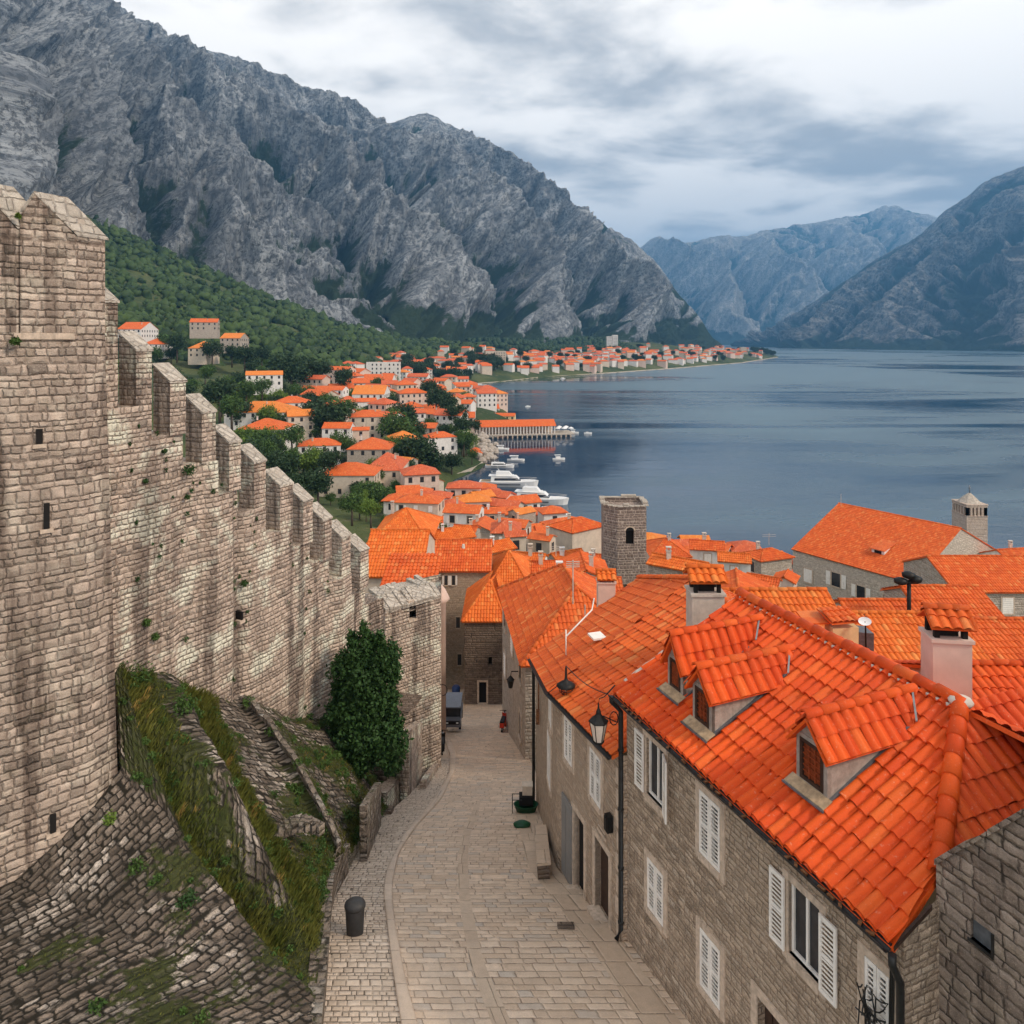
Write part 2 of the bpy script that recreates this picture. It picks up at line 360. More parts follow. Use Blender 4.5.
FARST = stone('far_stone', (0.40, 0.34, 0.28), (0.58, 0.50, 0.43), (0.30, 0.25, 0.2), 0.7, 0.4, 0.04, 0.08, 0.03, contrast=0.8)
PAVE = stone('paving', (0.62, 0.455, 0.325), (0.86, 0.665, 0.50), (0.26, 0.19, 0.14), 0.40, 0.19, 0.012, 0.05, 0.014, cc=(0.58, 0.49, 0.41), contrast=0.6, rough=0.62, grain=0.6)
PAVE2 = stone('paving_edge', (0.58, 0.43, 0.31), (0.72, 0.555, 0.41), (0.16, 0.13, 0.10), 0.55, 0.80, 0.012, 0.02, 0.010, contrast=0.55, rough=0.62, grain=0.6)
COBB = stone('cobbles', (0.58, 0.45, 0.345), (0.80, 0.655, 0.525), (0.10, 0.078, 0.058), 0.20, 0.135, 0.013, 0.02, 0.022, cc=(0.56, 0.44, 0.33), contrast=0.5, rough=0.68)
KERB = stone('kerb_stone', (0.58, 0.45, 0.345), (0.70, 0.56, 0.44), (0.2, 0.16, 0.13), 4.0, 1.1, 0.012, 0.01, 0.008, contrast=0.5)
TRIM = plain('stone_trim', (0.56, 0.44, 0.34), 0.85, var=0.18, scale=9, bmp=0.01, dirt=(0.24, 0.19, 0.15))
PLASTER = plain('plaster', (0.56, 0.49, 0.42), 0.9, var=0.12, scale=3, bmp=0.006, dirt=(0.33, 0.28, 0.235))
PLWHITE = plain('plaster_white', (0.74, 0.70, 0.66), 0.9, var=0.08, scale=1.5, dirt=(0.5, 0.46, 0.42))
PLBEIGE = plain('plaster_beige', (0.60, 0.50, 0.40), 0.9, var=0.10, scale=1.2, dirt=(0.42, 0.35, 0.28))
PLPINK = plain('plaster_pink', (0.66, 0.50, 0.42), 0.9, var=0.10, scale=1.2, dirt=(0.45, 0.34, 0.28))
PLYEL = plain('plaster_yellow', (0.74, 0.56, 0.30), 0.9, var=0.10, scale=2.2, dirt=(0.42, 0.33, 0.22))
PLGREY = plain('plaster_grey', (0.33, 0.28, 0.24), 0.9, var=0.2, scale=7, bmp=0.01, dirt=(0.15, 0.12, 0.10))
WHITE = plain('white_paint', (0.84, 0.79, 0.73), 0.55, var=0.05, scale=5, dirt=(0.52, 0.46, 0.40))
GREYP = plain('grey_paint', (0.22, 0.21, 0.20), 0.6, var=0.08, scale=5)
IRON = plain('black_iron', (0.018, 0.017, 0.016), 0.5, 0.4, var=0.3, scale=14)
PIPE = plain('dark_pipe', (0.028, 0.027, 0.026), 0.42, 0.3, var=0.3, scale=8)
RUST = plain('rusty_gutter', (0.20, 0.085, 0.035), 0.8, var=0.5, scale=18, dirt=(0.02, 0.018, 0.015))
WOODD = plain('dark_wood', (0.045, 0.024, 0.016), 0.6, var=0.35, scale=12, bmp=0.004)
WOODR = plain('red_wood', (0.23, 0.045, 0.012), 0.6, var=0.3, scale=12)
WOODP = plain('pale_wood', (0.40, 0.28, 0.17), 0.75, var=0.25, scale=9, dirt=(0.2, 0.14, 0.09))
LEAD = plain('lead_flashing', (0.16, 0.17, 0.185), 0.5, 0.5, var=0.2, scale=9)
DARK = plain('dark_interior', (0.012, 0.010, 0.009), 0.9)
LENS = plain('lantern_glass', (0.72, 0.60, 0.50), 0.25, var=0.08, scale=6)
GLASS = plain('window_glass', (0.035, 0.035, 0.038), 0.12, var=0.3, scale=2)
BOATW = plain('boat_white', (0.80, 0.79, 0.77), 0.3, var=0.03, scale=0.6)
BOATG = plain('boat_glass', (0.02, 0.03, 0.045), 0.15, var=0.3, scale=0.6)
BLUE = plain('blue_paint', (0.03, 0.07, 0.22), 0.4, var=0.15)
GREEN = plain('green_plastic', (0.012, 0.07, 0.03), 0.5, var=0.2)
REDP = plain('red_paint', (0.55, 0.04, 0.015), 0.4, var=0.1)
RUBBER = plain('rubber', (0.015, 0.015, 0.016), 0.7)
BINM = plain('bin_plastic', (0.035, 0.034, 0.034), 0.55, var=0.2, scale=10)
CARTM = plain('cart_grey', (0.17, 0.18, 0.205), 0.4, 0.2, var=0.08)
CLOTH = plain('cream_cloth', (0.62, 0.52, 0.42), 0.8)
BARK = plain('bark', (0.10, 0.075, 0.055), 0.9, var=0.3, scale=14, bmp=0.02)
def leafmat(name, ca, cb, scale=2.0):
    m_, t = newmat(name); ob = t.n('ShaderNodeTexCoord').outputs['Object']
    g_ = t.n('ShaderNodeNewGeometry').outputs['Random Per Island']
    c = t.mix(t.ss(t.noise(ob, scale, 4, 0.6), 0.35, 0.65), ca, cb)
    c = t.mix(t.m('MULTIPLY', g_, 0.5), c, tuple(min(1, a*1.7) for a in cb))
    t.set(t.b.inputs['Base Color'], c); t.b.inputs['Roughness'].default_value = 0.6
    t.b.inputs['Specular IOR Level'].default_value = 0.2
    return m_
LEAF = leafmat('leaf_dark', (0.014, 0.034, 0.010), (0.032, 0.072, 0.018), 3)
LEAF2 = leafmat('leaf_mid', (0.028, 0.058, 0.014), (0.058, 0.105, 0.022), 0.5)
LEAF3 = leafmat('leaf_bright', (0.06, 0.11, 0.015), (0.12, 0.18, 0.03), 0.8)
LEAFD = leafmat('leaf_far_dark', (0.016, 0.034, 0.014), (0.030, 0.056, 0.020), 0.1)
GRASSM = leafmat('grass_blade', (0.060, 0.085, 0.014), (0.14, 0.14, 0.03), 1.2)
GRASSY = leafmat('grass_dry', (0.22, 0.14, 0.04), (0.32, 0.22, 0.06), 1.2)
# ------------------------------------------------------------------ roofs
def clip_poly(pts, poly):
    """Sutherland-Hodgman of rows [u,v,h,U,V] against a convex ccw poly (u,v)"""
    out = pts
    for i in range(len(poly)):
        a = poly[i]; b = poly[(i+1) % len(poly)]; e = (b[0]-a[0], b[1]-a[1]); inp = out; out = []
        if not inp: break
        sd = [e[0]*(p[1]-a[1])-e[1]*(p[0]-a[0]) for p in inp]
        for k in range(len(inp)):
            p, q = inp[k], inp[(k+1) % len(inp)]; s1, s2 = sd[k], sd[(k+1) % len(inp)]
            if s1 >= 0: out.append(p)
            if (s1 >= 0) != (s2 >= 0):
                f = s1/(s1-s2); out.append(tuple(p[m]+(q[m]-p[m])*f for m in range(5)))
    return out
def tiles(mb, O, U, V, poly, tw=0.22, tl=0.38, n=6, r=0.05, seed=1, lift=0.028):
    rs = np.random.RandomState(seed)
    poly = [tuple(map(float, p)) for p in poly]
    ar = sum(poly[i][0]*poly[(i+1) % len(poly)][1]-poly[(i+1) % len(poly)][0]*poly[i][1] for i in range(len(poly)))
    if ar < 0: poly = poly[::-1]
    O, U, V = (np.asarray(q, float) for q in (O, U, V)); N = np.cross(U, V)
    if N[2] < 0: N = -N
    pu = [p[0] for p in poly]; pvv = [p[1] for p in poly]
    I, J = np.meshgrid(np.arange(math.floor(min(pu)/tw), math.ceil(max(pu)/tw)), np.arange(math.floor(min(pvv)/tl), math.ceil(max(pvv)/tl)))
    I = I.ravel(); J = J.ravel(); M = len(I)
    tt = np.linspace(0, 1, n+1)
    h = np.where(tt < 0.80, np.sin(math.pi*np.clip(tt/0.80, 0, 1))**0.75*r, -0.012*np.sin(math.pi*(tt-0.8)/0.2))
    ju = rs.normal(0, 0.004, M); jh = rs.normal(0, 0.004, M); jv = rs.normal(0, 0.008, M); jt = rs.normal(0, 0.006, M)
    def row(v, hh, vv, sc):
        u = (I[:, None]+0.4+(tt[None]-0.4)*sc)*tw+ju[:, None]
        return np.stack((u, np.broadcast_to((J*tl+v+jv)[:, None], u.shape), h[None]*sc+hh+jh[:, None]+jt[:, None]*(v/tl), I[:, None]+0.02+0.96*np.broadcast_to(tt, u.shape), np.broadcast_to((J+vv)[:, None], u.shape)), 2)
    lo = row(-0.02, lift, 0.03, 1.03); up = row(tl, 0.0, 0.97, 0.94); l2 = lo.copy(); l3 = lo.copy(); l3[:, :, 2] = -0.02; l3[:, :, 1] += 0.012; l3[:, :, 4] += 0.01
    rows = np.stack((lo, up, l2, l3), 1)            # M,4,n+1,5
    allp = rows.reshape(M, -1, 5)
    inside = np.ones(M, bool); outside = np.zeros(M, bool)
    for i in range(len(poly)):
        a = poly[i]; b = poly[(i+1) % len(poly)]; e = (b[0]-a[0], b[1]-a[1])
        sd = e[0]*(allp[:, :, 1]-a[1])-e[1]*(allp[:, :, 0]-a[0])
        inside &= (sd >= 0).all(1); outside |= (sd < 0).all(1)
    q = []
    for k in range(n): q.append([k, k+1, n+1+k+1, n+1+k])
    for k in range(n): q.append([3*(n+1)+k, 3*(n+1)+k+1, 2*(n+1)+k+1, 2*(n+1)+k])
    q = np.array(q)
    def to3(p): return O+p[..., 0:1]*U+p[..., 1:2]*V+p[..., 2:3]*N
    ins = allp[inside]; mi = len(ins)
    if mi:
        faces = (q[None]+(np.arange(mi)*4*(n+1))[:, None, None]).reshape(-1, 4)
        flat = ins.reshape(-1, 5); mb.array(to3(flat), faces, flat[faces][:, :, 3:5])
    for c in np.where(~inside & ~outside)[0]:
        for f in q:
            pts = [tuple(allp[c, k]) for k in f]
            pp = clip_poly(pts, poly)
            if len(pp) >= 3:
                A = np.array(pp); mb.quad(*to3(A), uv=[(a[3], a[4]) for a in A])
def slab(mb, pts, th=0.1, tw=0.22, tl=0.38, tiled=True):
    pts = [np.asarray(p, float) for p in pts]
    U = unit(pts[1]-pts[0]); N = np.cross(pts[1]-pts[0], pts[2]-pts[1]); N = unit(N)
    if N[2] < 0: N = -N
    V = np.cross(N, U)
    if V[2] < 0: V = -V
    O = pts[0]
    mb.quad(*pts, uv=[(float(np.dot(p-O, U))/tw, float(np.dot(p-O, V))/tl) for p in pts])
    lo = [p-N*th for p in pts]; k = len(pts)
    mb.quad(*lo[::-1]); 
    for i in range(k): mb.quad(pts[i], lo[i], lo[(i+1) % k], pts[(i+1) % k], uv=[(.1, .1), (.1, .2), (.2, .2), (.2, .1)])
    return O, U, V, N, [(float(np.dot(p-O, U)), float(np.dot(p-O, V))) for p in pts]
def roof_plane(mb, pts, n=0, tw=0.22, tl=0.38, r=0.05, seed=1, th=0.08):
    """pts[0]->pts[1] is the eave; n=0: modelled slab with tile relief in its material, n>0: every tile a shape"""
    if n == 0: slab(mb, pts, th, tw, tl); return
    O, U, V, N, p2 = slab(mb, [np.asarray(p)-V3(0, 0, 0.03) for p in pts], th, tw, tl)
    tiles(mb, O+N*0.02, U, V, p2, tw, tl, n, r, seed)
def ridge(mb, A, B, r=0.1, seg=0.40, n=8, seed=0):
    A = np.asarray(A, float); B = np.asarray(B, float); L = np.linalg.norm(B-A); k = max(1, round(L/seg)); d_ = (B-A)/L
    a = unit(np.cross(d_, (0, 0, 1.0))); up = unit(np.cross(a, d_)); rs = random.Random(seed)
    for i in range(k):
        p0 = A+d_*(L*i/k-0.03); p1 = A+d_*(L*(i+1)/k); r0 = r*1.12; r1 = r*0.92
        j = V3(0, 0, rs.gauss(0, 0.005)); vs = []; 
        for (p, rr) in ((p0, r0), (p1, r1), (p0, r0*0.7)):
            for m_ in range(n+1):
                t_ = math.pi*m_/n; vs.append(p+j+a*math.cos(t_)*rr+up*(math.sin(t_)*rr-0.015))
        f = [[m_, m_+1, n+1+m_+1, n+1+m_] for m_ in range(n)]+[[2*(n+1)+m_, 2*(n+1)+m_+1, m_+1, m_] for m_ in range(n)]
        cu = seed*7+i
        mb.add(vs, f, [[(cu+.2, .2), (cu+.8, .2), (cu+.8, .8), (cu+.2, .8)] for _ in f], True)

# ------------------------------------------------------------------ windows (shared meshes)
def win_mesh(kind, w_=0.9, h=1.3):
    """frame, pane, shutter meshes; x along the wall, -y outwards, origin at sill centre"""
    if kind == 'frame':
        m_ = MB(); b = 0.13
        m_.obox((-w_/2-b, -0.05, -b), (b, 0, 0), (0, 0.05, 0), (0, 0, h+2*b)); m_.obox((w_/2, -0.05, -b), (b, 0, 0), (0, 0.05, 0), (0, 0, h+2*b))
        m_.obox((-w_/2, -0.05, h), (w_, 0, 0), (0, 0.05, 0), (0, 0, b)); m_.obox((-w_/2, -0.09, -b), (w_, 0, 0), (0, 0.09, 0), (0, 0, b))
        return m_
    if kind == 'pane':
        m_ = MB(); m_.obox((-w_/2, -0.02, 0), (w_, 0, 0), (0, 0.02, 0), (0, 0, h)); return m_
    m_ = MB(); 
    if kind == 'closed':
        m_.obox((-w_/2, -0.055, 0), (w_/2-0.01, 0, 0), (0, 0.033, 0), (0, 0, h)); m_.obox((0.01, -0.055, 0), (w_/2-0.01, 0, 0), (0, 0.033, 0), (0, 0, h))
        for k in range(int(h/0.16)): m_.obox((-w_/2+0.06, -0.075, 0.06+k*0.16), (w_-0.12, 0, 0), (0, 0.02, 0), (0, 0, 0.06))
    else:
        for s_ in (-1, 1): m_.obox((s_*(w_/2+0.14+w_/4)-w_/4, -0.06, 0), (w_/2, 0, 0), (0, 0.05, 0), (0, 0, h))
    return m_
def mesh_only(mb, name, mat):
    o = mb.build(name, mat, None); me = o.data; bpy.data.objects.remove(o); return me
WM = {}
for k_, mt_ in (('frame', TRIM), ('pane', GLASS), ('closed', WHITE), ('open', WHITE)):
    WM[k_] = mesh_only(win_mesh(k_), 'window_'+k_, mt_)
WMS = mesh_only(win_mesh('pane', 1.0, 1.4), 'window_small', GLASS)
def put_window(parent, loc, rz, kind, simple=False, sc=None):
    """kind: glass / closed / open; rz = direction of the wall's x axis"""
    b = worldloc(parent)
    if simple: return link('window', WMS, parent, np.asarray(loc)-b, rz, sc)
    f = link('window', WM['frame'], parent, np.asarray(loc)-b, rz, sc)
    link('pane', WM['pane'], f)
    if kind == 'closed': link('shutter', WM['closed'], f)
    if kind == 'open': link('shutter', WM['open'], f)
    return f

def chimney_mb(x, y, z0, z1, w_=0.6):
    m_ = MB(); m_.box((x, y, (z0+z1)/2), (w_, w_*0.8, z1-z0)); m_.box((x, y, z1+0.05), (w_*1.2, w_, 0.1))
    for s_ in (-1, 1): m_.box((x+s_*w_*0.4, y, z1+0.22), (w_*0.15, w_*0.7, 0.25))
    m_.box((x, y, z1+0.39), (w_*1.25, w_*1.05, 0.08))
    return m_

HRS = random.Random(11)
def house(label, c, L, W, rot, zb, ze, rise, kind='gable', wall=None, roof=None, cat='house', group=None, n=0, win=None, chim=1, simple=False, over=0.28, floors=3, name='house'):
    wall = wall or HRS.choice([PLBEIGE, PLWHITE, FARST, FAC3]); roof = roof or HRS.choice([T_FAR, T_FAR, T_FAR, T_FAR2])
    if n and roof in (T_FAR, T_FAR2, T_FAR3): roof = {T_FAR: T_OLD, T_FAR2: T_LIGHT, T_FAR3: T_OLD}[roof]
    cx, cy = c; a = V3(math.cos(rot), math.sin(rot), 0); b = V3(-math.sin(rot), math.cos(rot), 0); C = V3(cx, cy, 0)
    root = thing(name, label, cat, (cx, cy, zb), group)
    def pt(u, v, z): return C+a*u+b*v+V3(0, 0, z)
    l, w2 = L/2, W/2; mb = MB()
    base = [pt(-l, -w2, 0), pt(l, -w2, 0), pt(l, w2, 0), pt(-l, w2, 0)]
    zt = ze-0.06
    for i in range(4):
        p, q = base[i], base[(i+1) % 4]
        if kind == 'gable' and i in (1, 3):
            mid = (p+q)/2; mb.quad(p+V3(0, 0, zb-3), q+V3(0, 0, zb-3), q+V3(0, 0, zt), mid+V3(0, 0, zt+rise), p+V3(0, 0, zt))
        else: mb.quad(p+V3(0, 0, zb-3), q+V3(0, 0, zb-3), q+V3(0, 0, zt), p+V3(0, 0, zt))
    if kind == 'flat': mb.quad(*[p+V3(0, 0, zt) for p in base])
    mb.build('wall', wall, root)
    ob = over; dz = rise*ob/w2; zr = ze+rise; rm = MB(); sd = HRS.randint(0, 9999)
    if kind == 'gable':
        g = 0.12 if n else 0.2
        for s_ in (1, -1):
            e0, e1 = pt(-s_*(l+g), -s_*(w2+ob), ze-dz), pt(s_*(l+g), -s_*(w2+ob), ze-dz)
            roof_plane(rm, [e0, e1, pt(s_*(l+g), 0, zr), pt(-s_*(l+g), 0, zr)], n, seed=sd)
        if n: ridge(rm, pt(-l-g, 0, zr+0.03), pt(l+g, 0, zr+0.03), seed=sd)
    elif kind == 'hip':
        k = min(w2, l*0.98); E = [pt(-l-ob, -w2-ob, ze-dz), pt(l+ob, -w2-ob, ze-dz), pt(l+ob, w2+ob, ze-dz), pt(-l-ob, w2+ob, ze-dz)]
        r0, r1 = pt(-l+k, 0, zr), pt(l-k, 0, zr)
        roof_plane(rm, [E[0], E[1], r1, r0], n, seed=sd); roof_plane(rm, [E[2], E[3], r0, r1], n, seed=sd)
        roof_plane(rm, [E[1], E[2], r1], n, seed=sd); roof_plane(rm, [E[3], E[0], r0], n, seed=sd)
        if n:
            if l-k > 0.2: ridge(rm, r0+V3(0, 0, .03), r1+V3(0, 0, .03), seed=sd)
            for e, r_ in ((0, r0), (1, r1), (2, r1), (3, r0)): ridge(rm, E[e]+V3(0, 0, .03), r_+V3(0, 0, .03), seed=sd+e, n=6)
    elif kind == 'shed':
        roof_plane(rm, [pt(-l-ob, -w2-ob, ze-dz), pt(l+ob, -w2-ob, ze-dz), pt(l+ob, w2, zr), pt(-l-ob, w2, zr)], n, seed=sd)
        mm = MB()
        mm.quad(pt(l, -w2, zt), pt(l, w2, zt), pt(l, w2, zt+rise)); mm.quad(pt(-l, w2, zt), pt(-l, -w2, zt), pt(-l, w2, zt+rise)); mm.quad(pt(l, w2, zt), pt(-l, w2, zt), pt(-l, w2, zt+rise), pt(l, w2, zt+rise))
        mm.build('upper_wall', wall, root)
    ro = None
    if kind != 'flat': ro = rm.build('roof', roof, root, smooth=n >= 6)
    else:
        for (p, q) in ((0, 1), (1, 2), (2, 3), (3, 0)):
            P0, P1 = base[p]+V3(0, 0, zt), base[q]+V3(0, 0, zt); rm.obox(P0, P1-P0, unit(np.cross(P1-P0, (0, 0, 1)))*-0.3, (0, 0, 0.7))
        ro = rm.build('parapet', wall, root)
    for i in range(chim):
        u, v = HRS.uniform(-l*0.6, l*0.6), HRS.choice((-1, 1))*HRS.uniform(0.1, 0.5)*w2
        p = pt(u, v, 0); zz_ = ze+rise*(1-abs(v)/w2); chimney_mb(p[0], p[1], zz_-0.4, zz_+HRS.uniform(0.45, 0.9), HRS.uniform(0.32, 0.5)).build('chimney', HRS.choice([PLASTER, PLBEIGE, PLWHITE]), ro)
    # windows on the sides that look towards the viewer
    if win != 'none':
        for (nv, ln, off) in ((-b, L, w2), (b, L, w2), (a, W, l), (-a, W, l)):
            mid = C+nv*off; vd = -mid/np.linalg.norm(mid)
            if np.dot(nv, vd) < 0.12: continue
            ax = V3(-nv[1], nv[0], 0); rz = math.atan2(ax[1], ax[0])
            cnt = max(1, int(ln/2.9)); 
            for fl in range(floors):
                z = ze-1.95-fl*2.9
                if z < zb+0.3: break
                for q in range(cnt):
                    if HRS.random() < 0.12: continue
                    p = mid+nv*0.004+ax*((q+0.5)/cnt-0.5)*ln+V3(0, 0, z)
                    put_window(root, p, rz, HRS.choice(['glass', 'closed', 'open', 'glass']), simple)
    return root

# houses given by where they stand: pixel span at the near eave -> place at a known distance
def hpx(label, px0, px1, pr, pe, Y, kind='gable', ang=None, asp=1.4, wh=7.0, pitch=0.42, **kw):
    """px0..px1 span, pr/pe = rows of ridge and eave, Y = distance of the near side"""
    ze = CZ-(pe-HY)/F*Y; span = (px1-px0)/F*Y
    if ang is None:      # ridge across the view
        h = max(1.2, ((pe-pr)/F*Y)/(pitch+(pr-HY)/F)); L = span; W = 2*h; rot = 0.0; yc = Y+h
    elif ang == 90:      # gable towards the viewer
        W = span; L = span*asp; h = W/2; rot = R(90); yc = Y+L/2
    else:
        th = R(ang); L = span/(abs(math.cos(th))+abs(math.sin(th))/asp); W = L/asp; rot = th; h = W/2; yc = Y+(L*abs(math.sin(th))+W*abs(math.cos(th)))/2
    xc = ((px0+px1)/2-512)/F*yc if ang is not None else ((px0+px1)/2-512)/F*(Y+0.0)
    return house(label, (xc, yc), L, W, rot, ze-wh, ze, h*pitch, kind, **kw)
# ================================================================== the ground
COAST = [(2500, -300), (400, 60), (200, 100), (120, 128), (60, 140), (30, 158), (8, 180), (-4, 200), (-20, 212), (-21.5, 230), (-21.2, 247), (-12.4, 270), (-8.1, 306), (-16, 342), (-9.3, 393), (0, 421), (-5, 501), (-21, 596), (-60, 751), (-8, 823), (33, 909), (124, 1016), (262, 1192), (480, 1503), (735, 1990), (770, 2080), (700, 2300), (640, 2700), (900, 4200), (1500, 6500)]
LANDP = COAST+[(-6000, 6500), (-6000, -300)]
CT = np.array(COAST, float)
def coast_sd(x, y):
    """distance to the shore, positive on land"""
    x = np.asarray(x, float); y = np.asarray(y, float); d_ = np.full(x.shape, 1e9)
    for i in range(len(CT)-1):
        a, b = CT[i], CT[i+1]; e = b-a; tt = np.clip(((x-a[0])*e[0]+(y-a[1])*e[1])/(e@e), 0, 1)
        d_ = np.minimum(d_, np.hypot(x-a[0]-tt*e[0], y-a[1]-tt*e[1]))
    ins = np.zeros(x.shape, bool); m_ = len(LANDP)
    for i in range(m_):
        (x1, y1), (x2, y2) = LANDP[i], LANDP[(i+1) % m_]
        c_ = ((y1 > y) != (y2 > y)); 
        with np.errstate(divide='ignore', invalid='ignore'): xx = (x2-x1)*(y-y1)/((y2-y1) if y2 != y1 else 1e-9)+x1
        ins ^= c_ & (x < xx)
    return np.where(ins, d_, -d_)
CP = [  # ground heights that are known (x, y, z)
    (0, 17, 33.5), (-1, 24, 31.2), (-2, 37, 26), (-3, 52, 21), (-4, 64, 17), (-5, 90, 11), (8, 20, 32), (14, 25, 29), (20, 30, 26), (10, 40, 24), (25, 45, 20), (10, 60, 17), (40, 60, 13), (60, 95, 6), (30, 100, 6), (5, 95, 9), (40, 125, 2.5), (90, 90, 5),
    (120, 40, 12), (60, 20, 20), (40, 10, 26), (0, 130, 5.5), (-15, 110, 9), (-10, 160, 3.5), (-15, 85, 13), (-14, 60, 20), (-18, 45, 27), (-25, 30, 34), (-30, 60, 26), (-40, 100, 19), (-32, 150, 9), (-40, 185, 7), (-70, 150, 19), (-60, 235, 9), (-90, 235, 13), (-110, 200, 22), (-95, 275, 16),
    (-50, 265, 10), (-28, 270, 3), (-50, 225, 8), (-40, 330, 8), (-75, 340, 20), (-130, 340, 30), (-180, 300, 38), (-200, 430, 49), (-220, 440, 50), (-190, 480, 54), (-100, 420, 24), (-100, 520, 22), (-60, 500, 10), (-30, 480, 6), (-160, 520, 42), (-60, 620, 8), (-130, 760, 22), (-100, 900, 15),
    (-515, 900, 190), (-391, 950, 140), (-294, 1000, 84), (-171, 1100, 44), (-330, 600, 105), (-420, 600, 150), (-600, 600, 230), (-250, 700, 70), (-300, 300, 80), (-300, 150, 90), (-150, 60, 60), (-100, 0, 60), (-60, 0, 45), (-300, 0, 110),
    (0, 1300, 20), (-50, 1500, 45), (150, 1500, 25), (200, 1900, 45), (450, 2000, 20), (600, 2150, 14), (-100, 1150, 25), (300, 2400, 60), (500, 2500, 50), (0, 1900, 75), (30, 1200, 14)]
CPA = np.array(CP, float)
def tz(x, y):
    x = np.asarray(x, float); y = np.asarray(y, float); num = 0; den = 0
    for (a, b, c_) in CPA:
        s_ = 12+0.06*math.hypot(a, b); w_ = 1/(((x-a)**2+(y-b)**2)+s_*s_*0.3)**1.7; num = num+w_*c_; den = den+w_
    z = num/den; sd = coast_sd(x, y)
    return np.where(sd > 0, np.minimum(z, 1.0+sd*(0.16+0.25*np.exp(-sd/40))), np.maximum(-5, 1.0+sd*0.9))
def tz1(x, y): return float(tz(np.array([x]), np.array([y]))[0])

def gridmesh(name, X, Y, Z, mat, uv=None, attrs=None, kind='structure', smooth=True, parent=None):
    h, w_ = X.shape; v = np.stack((X, Y, Z), 2).reshape(-1, 3)
    i = np.arange(h*w_).reshape(h, w_); f = np.stack((i[:-1, :-1], i[:-1, 1:], i[1:, 1:], i[1:, :-1]), 2).reshape(-1, 4)
    m_ = MB(); m_.array(v, f, None if uv is None else uv.reshape(-1, 2)[f])
    o = m_.build(name, mat, parent, smooth=smooth, attrs=attrs)
    if kind: o['kind'] = kind
    return o

def groundmat():
    m_, t = newmat('hillside_ground'); ob = t.n('ShaderNodeTexCoord').outputs['Object']
    a = t.noise(ob, 0.02, 6, 0.65); b = t.noise(ob, 0.25, 6, 0.7)
    c = t.mix(t.ss(a, 0.40, 0.60), (0.030, 0.055, 0.016), (0.085, 0.10, 0.030))
    c = t.mix(t.ss(b, 0.55, 0.70, 0, 0.7), c, (0.20, 0.17, 0.11)); c = t.mix(t.ss(b, 0.30, 0.42, 0.8, 0.0), c, (0.02, 0.036, 0.012))
    t.set(t.b.inputs['Base Color'], c); t.set(t.b.inputs['Normal'], bump(t, b, 1.2)); t.b.inputs['Roughness'].default_value = 0.95
    return m_
GROUND = groundmat()
XN, YN = np.meshgrid(np.arange(-140, 260, 2.0), np.arange(-20, 300, 2.0))
ZN = tz(XN, YN); near = np.clip(1-np.hypot((XN+2)/16, (YN-25)/48), 0, 1)
ZN = ZN-np.where((np.abs(XN+4) < 12) & (YN < 62) & (YN > -21), 3.0, 0)
ZN = np.where(YN < 80, np.minimum(ZN, np.where(XN > 0, 33, 60)), ZN)
gridmesh('ground', XN, YN, ZN, GROUND)
xs = np.concatenate((np.arange(-1500, -300, 20), np.arange(-300, 300, 7), np.arange(300, 1000, 12))); ys = np.concatenate((np.arange(-300, 200, 25), np.arange(200, 1000, 7), np.arange(1000, 2800, 14)))
XF, YF = np.meshgrid(xs.astype(float), ys.astype(float)); ZF = tz(XF, YF)+np.where(coast_sd(XF, YF) > 25, fbm(XF/60, YF/60, 4, 3)*4, 0)
hole = (XF > -132) & (XF < 250) & (YF < 292)
ZF = np.where(hole, np.minimum(ZF, 0)-6, ZF)
gridmesh('hills', XF, YF, ZF, GROUND)

def watermat():
    m_, t = newmat('bay_water'); ob = t.n('ShaderNodeTexCoord').outputs['Object']
    n1 = t.noise(t.vm('MULTIPLY', ob, (0.16, 0.30, 1)), 1.0, 5, 0.55); n3 = t.noise(t.vm('MULTIPLY', ob, (0.012, 0.030, 1)), 1.0, 4, 0.5)
    n2 = t.m('ADD', t.noise(t.vm('MULTIPLY', ob, (0.0018, 0.0060, 1)), 1.0, 5, 0.6, dist=0.9), t.m('MULTIPLY', t.ss(t.noise(t.vm('ADD', t.vm('MULTIPLY', ob, (0.0016, 0.00065, 1)), (0.3, 0.1, 0)), 1.0, 2, 0.5), 0.42, 0.56), 0.14))
    open_sheen = t.m('MULTIPLY', t.ss(t.sep(ob)[0], -20, 170), t.ss(n3, 0.30, 0.62, 0.55, 1.0)); n2 = t.m('ADD', n2, t.m('MULTIPLY', open_sheen, 0.13))   # rougher in the open; also places the sheen painted into the colour
    t.set(t.b.inputs['Base Color'], t.mix(t.ss(n2, 0.46, 0.74), (0.005, 0.024, 0.058), (0.085, 0.150, 0.190)))  # pale sky sheen painted into the base colour of the open water
    t.set(t.b.inputs['Roughness'], t.ss(n2, 0.46, 0.68, 0.04, 0.34)); t.b.inputs['Specular IOR Level'].default_value = 0.8
    t.b.inputs['IOR'].default_value = 1.33
    h = t.m('ADD', t.m('MULTIPLY', n1, t.ss(n2, 0.42, 0.68, 0.25, 1.4)), t.m('MULTIPLY', n3, 1.2))
    t.set(t.b.inputs['Normal'], bump(t, h, 0.22, 0.45))
    return m_
m = MB(); m.quad((-14000, -400, 0), (14000, -400, 0), (14000, 14000, 0), (-14000, 14000, 0))
wat = m.build('water', watermat()); wat['kind'] = 'structure'

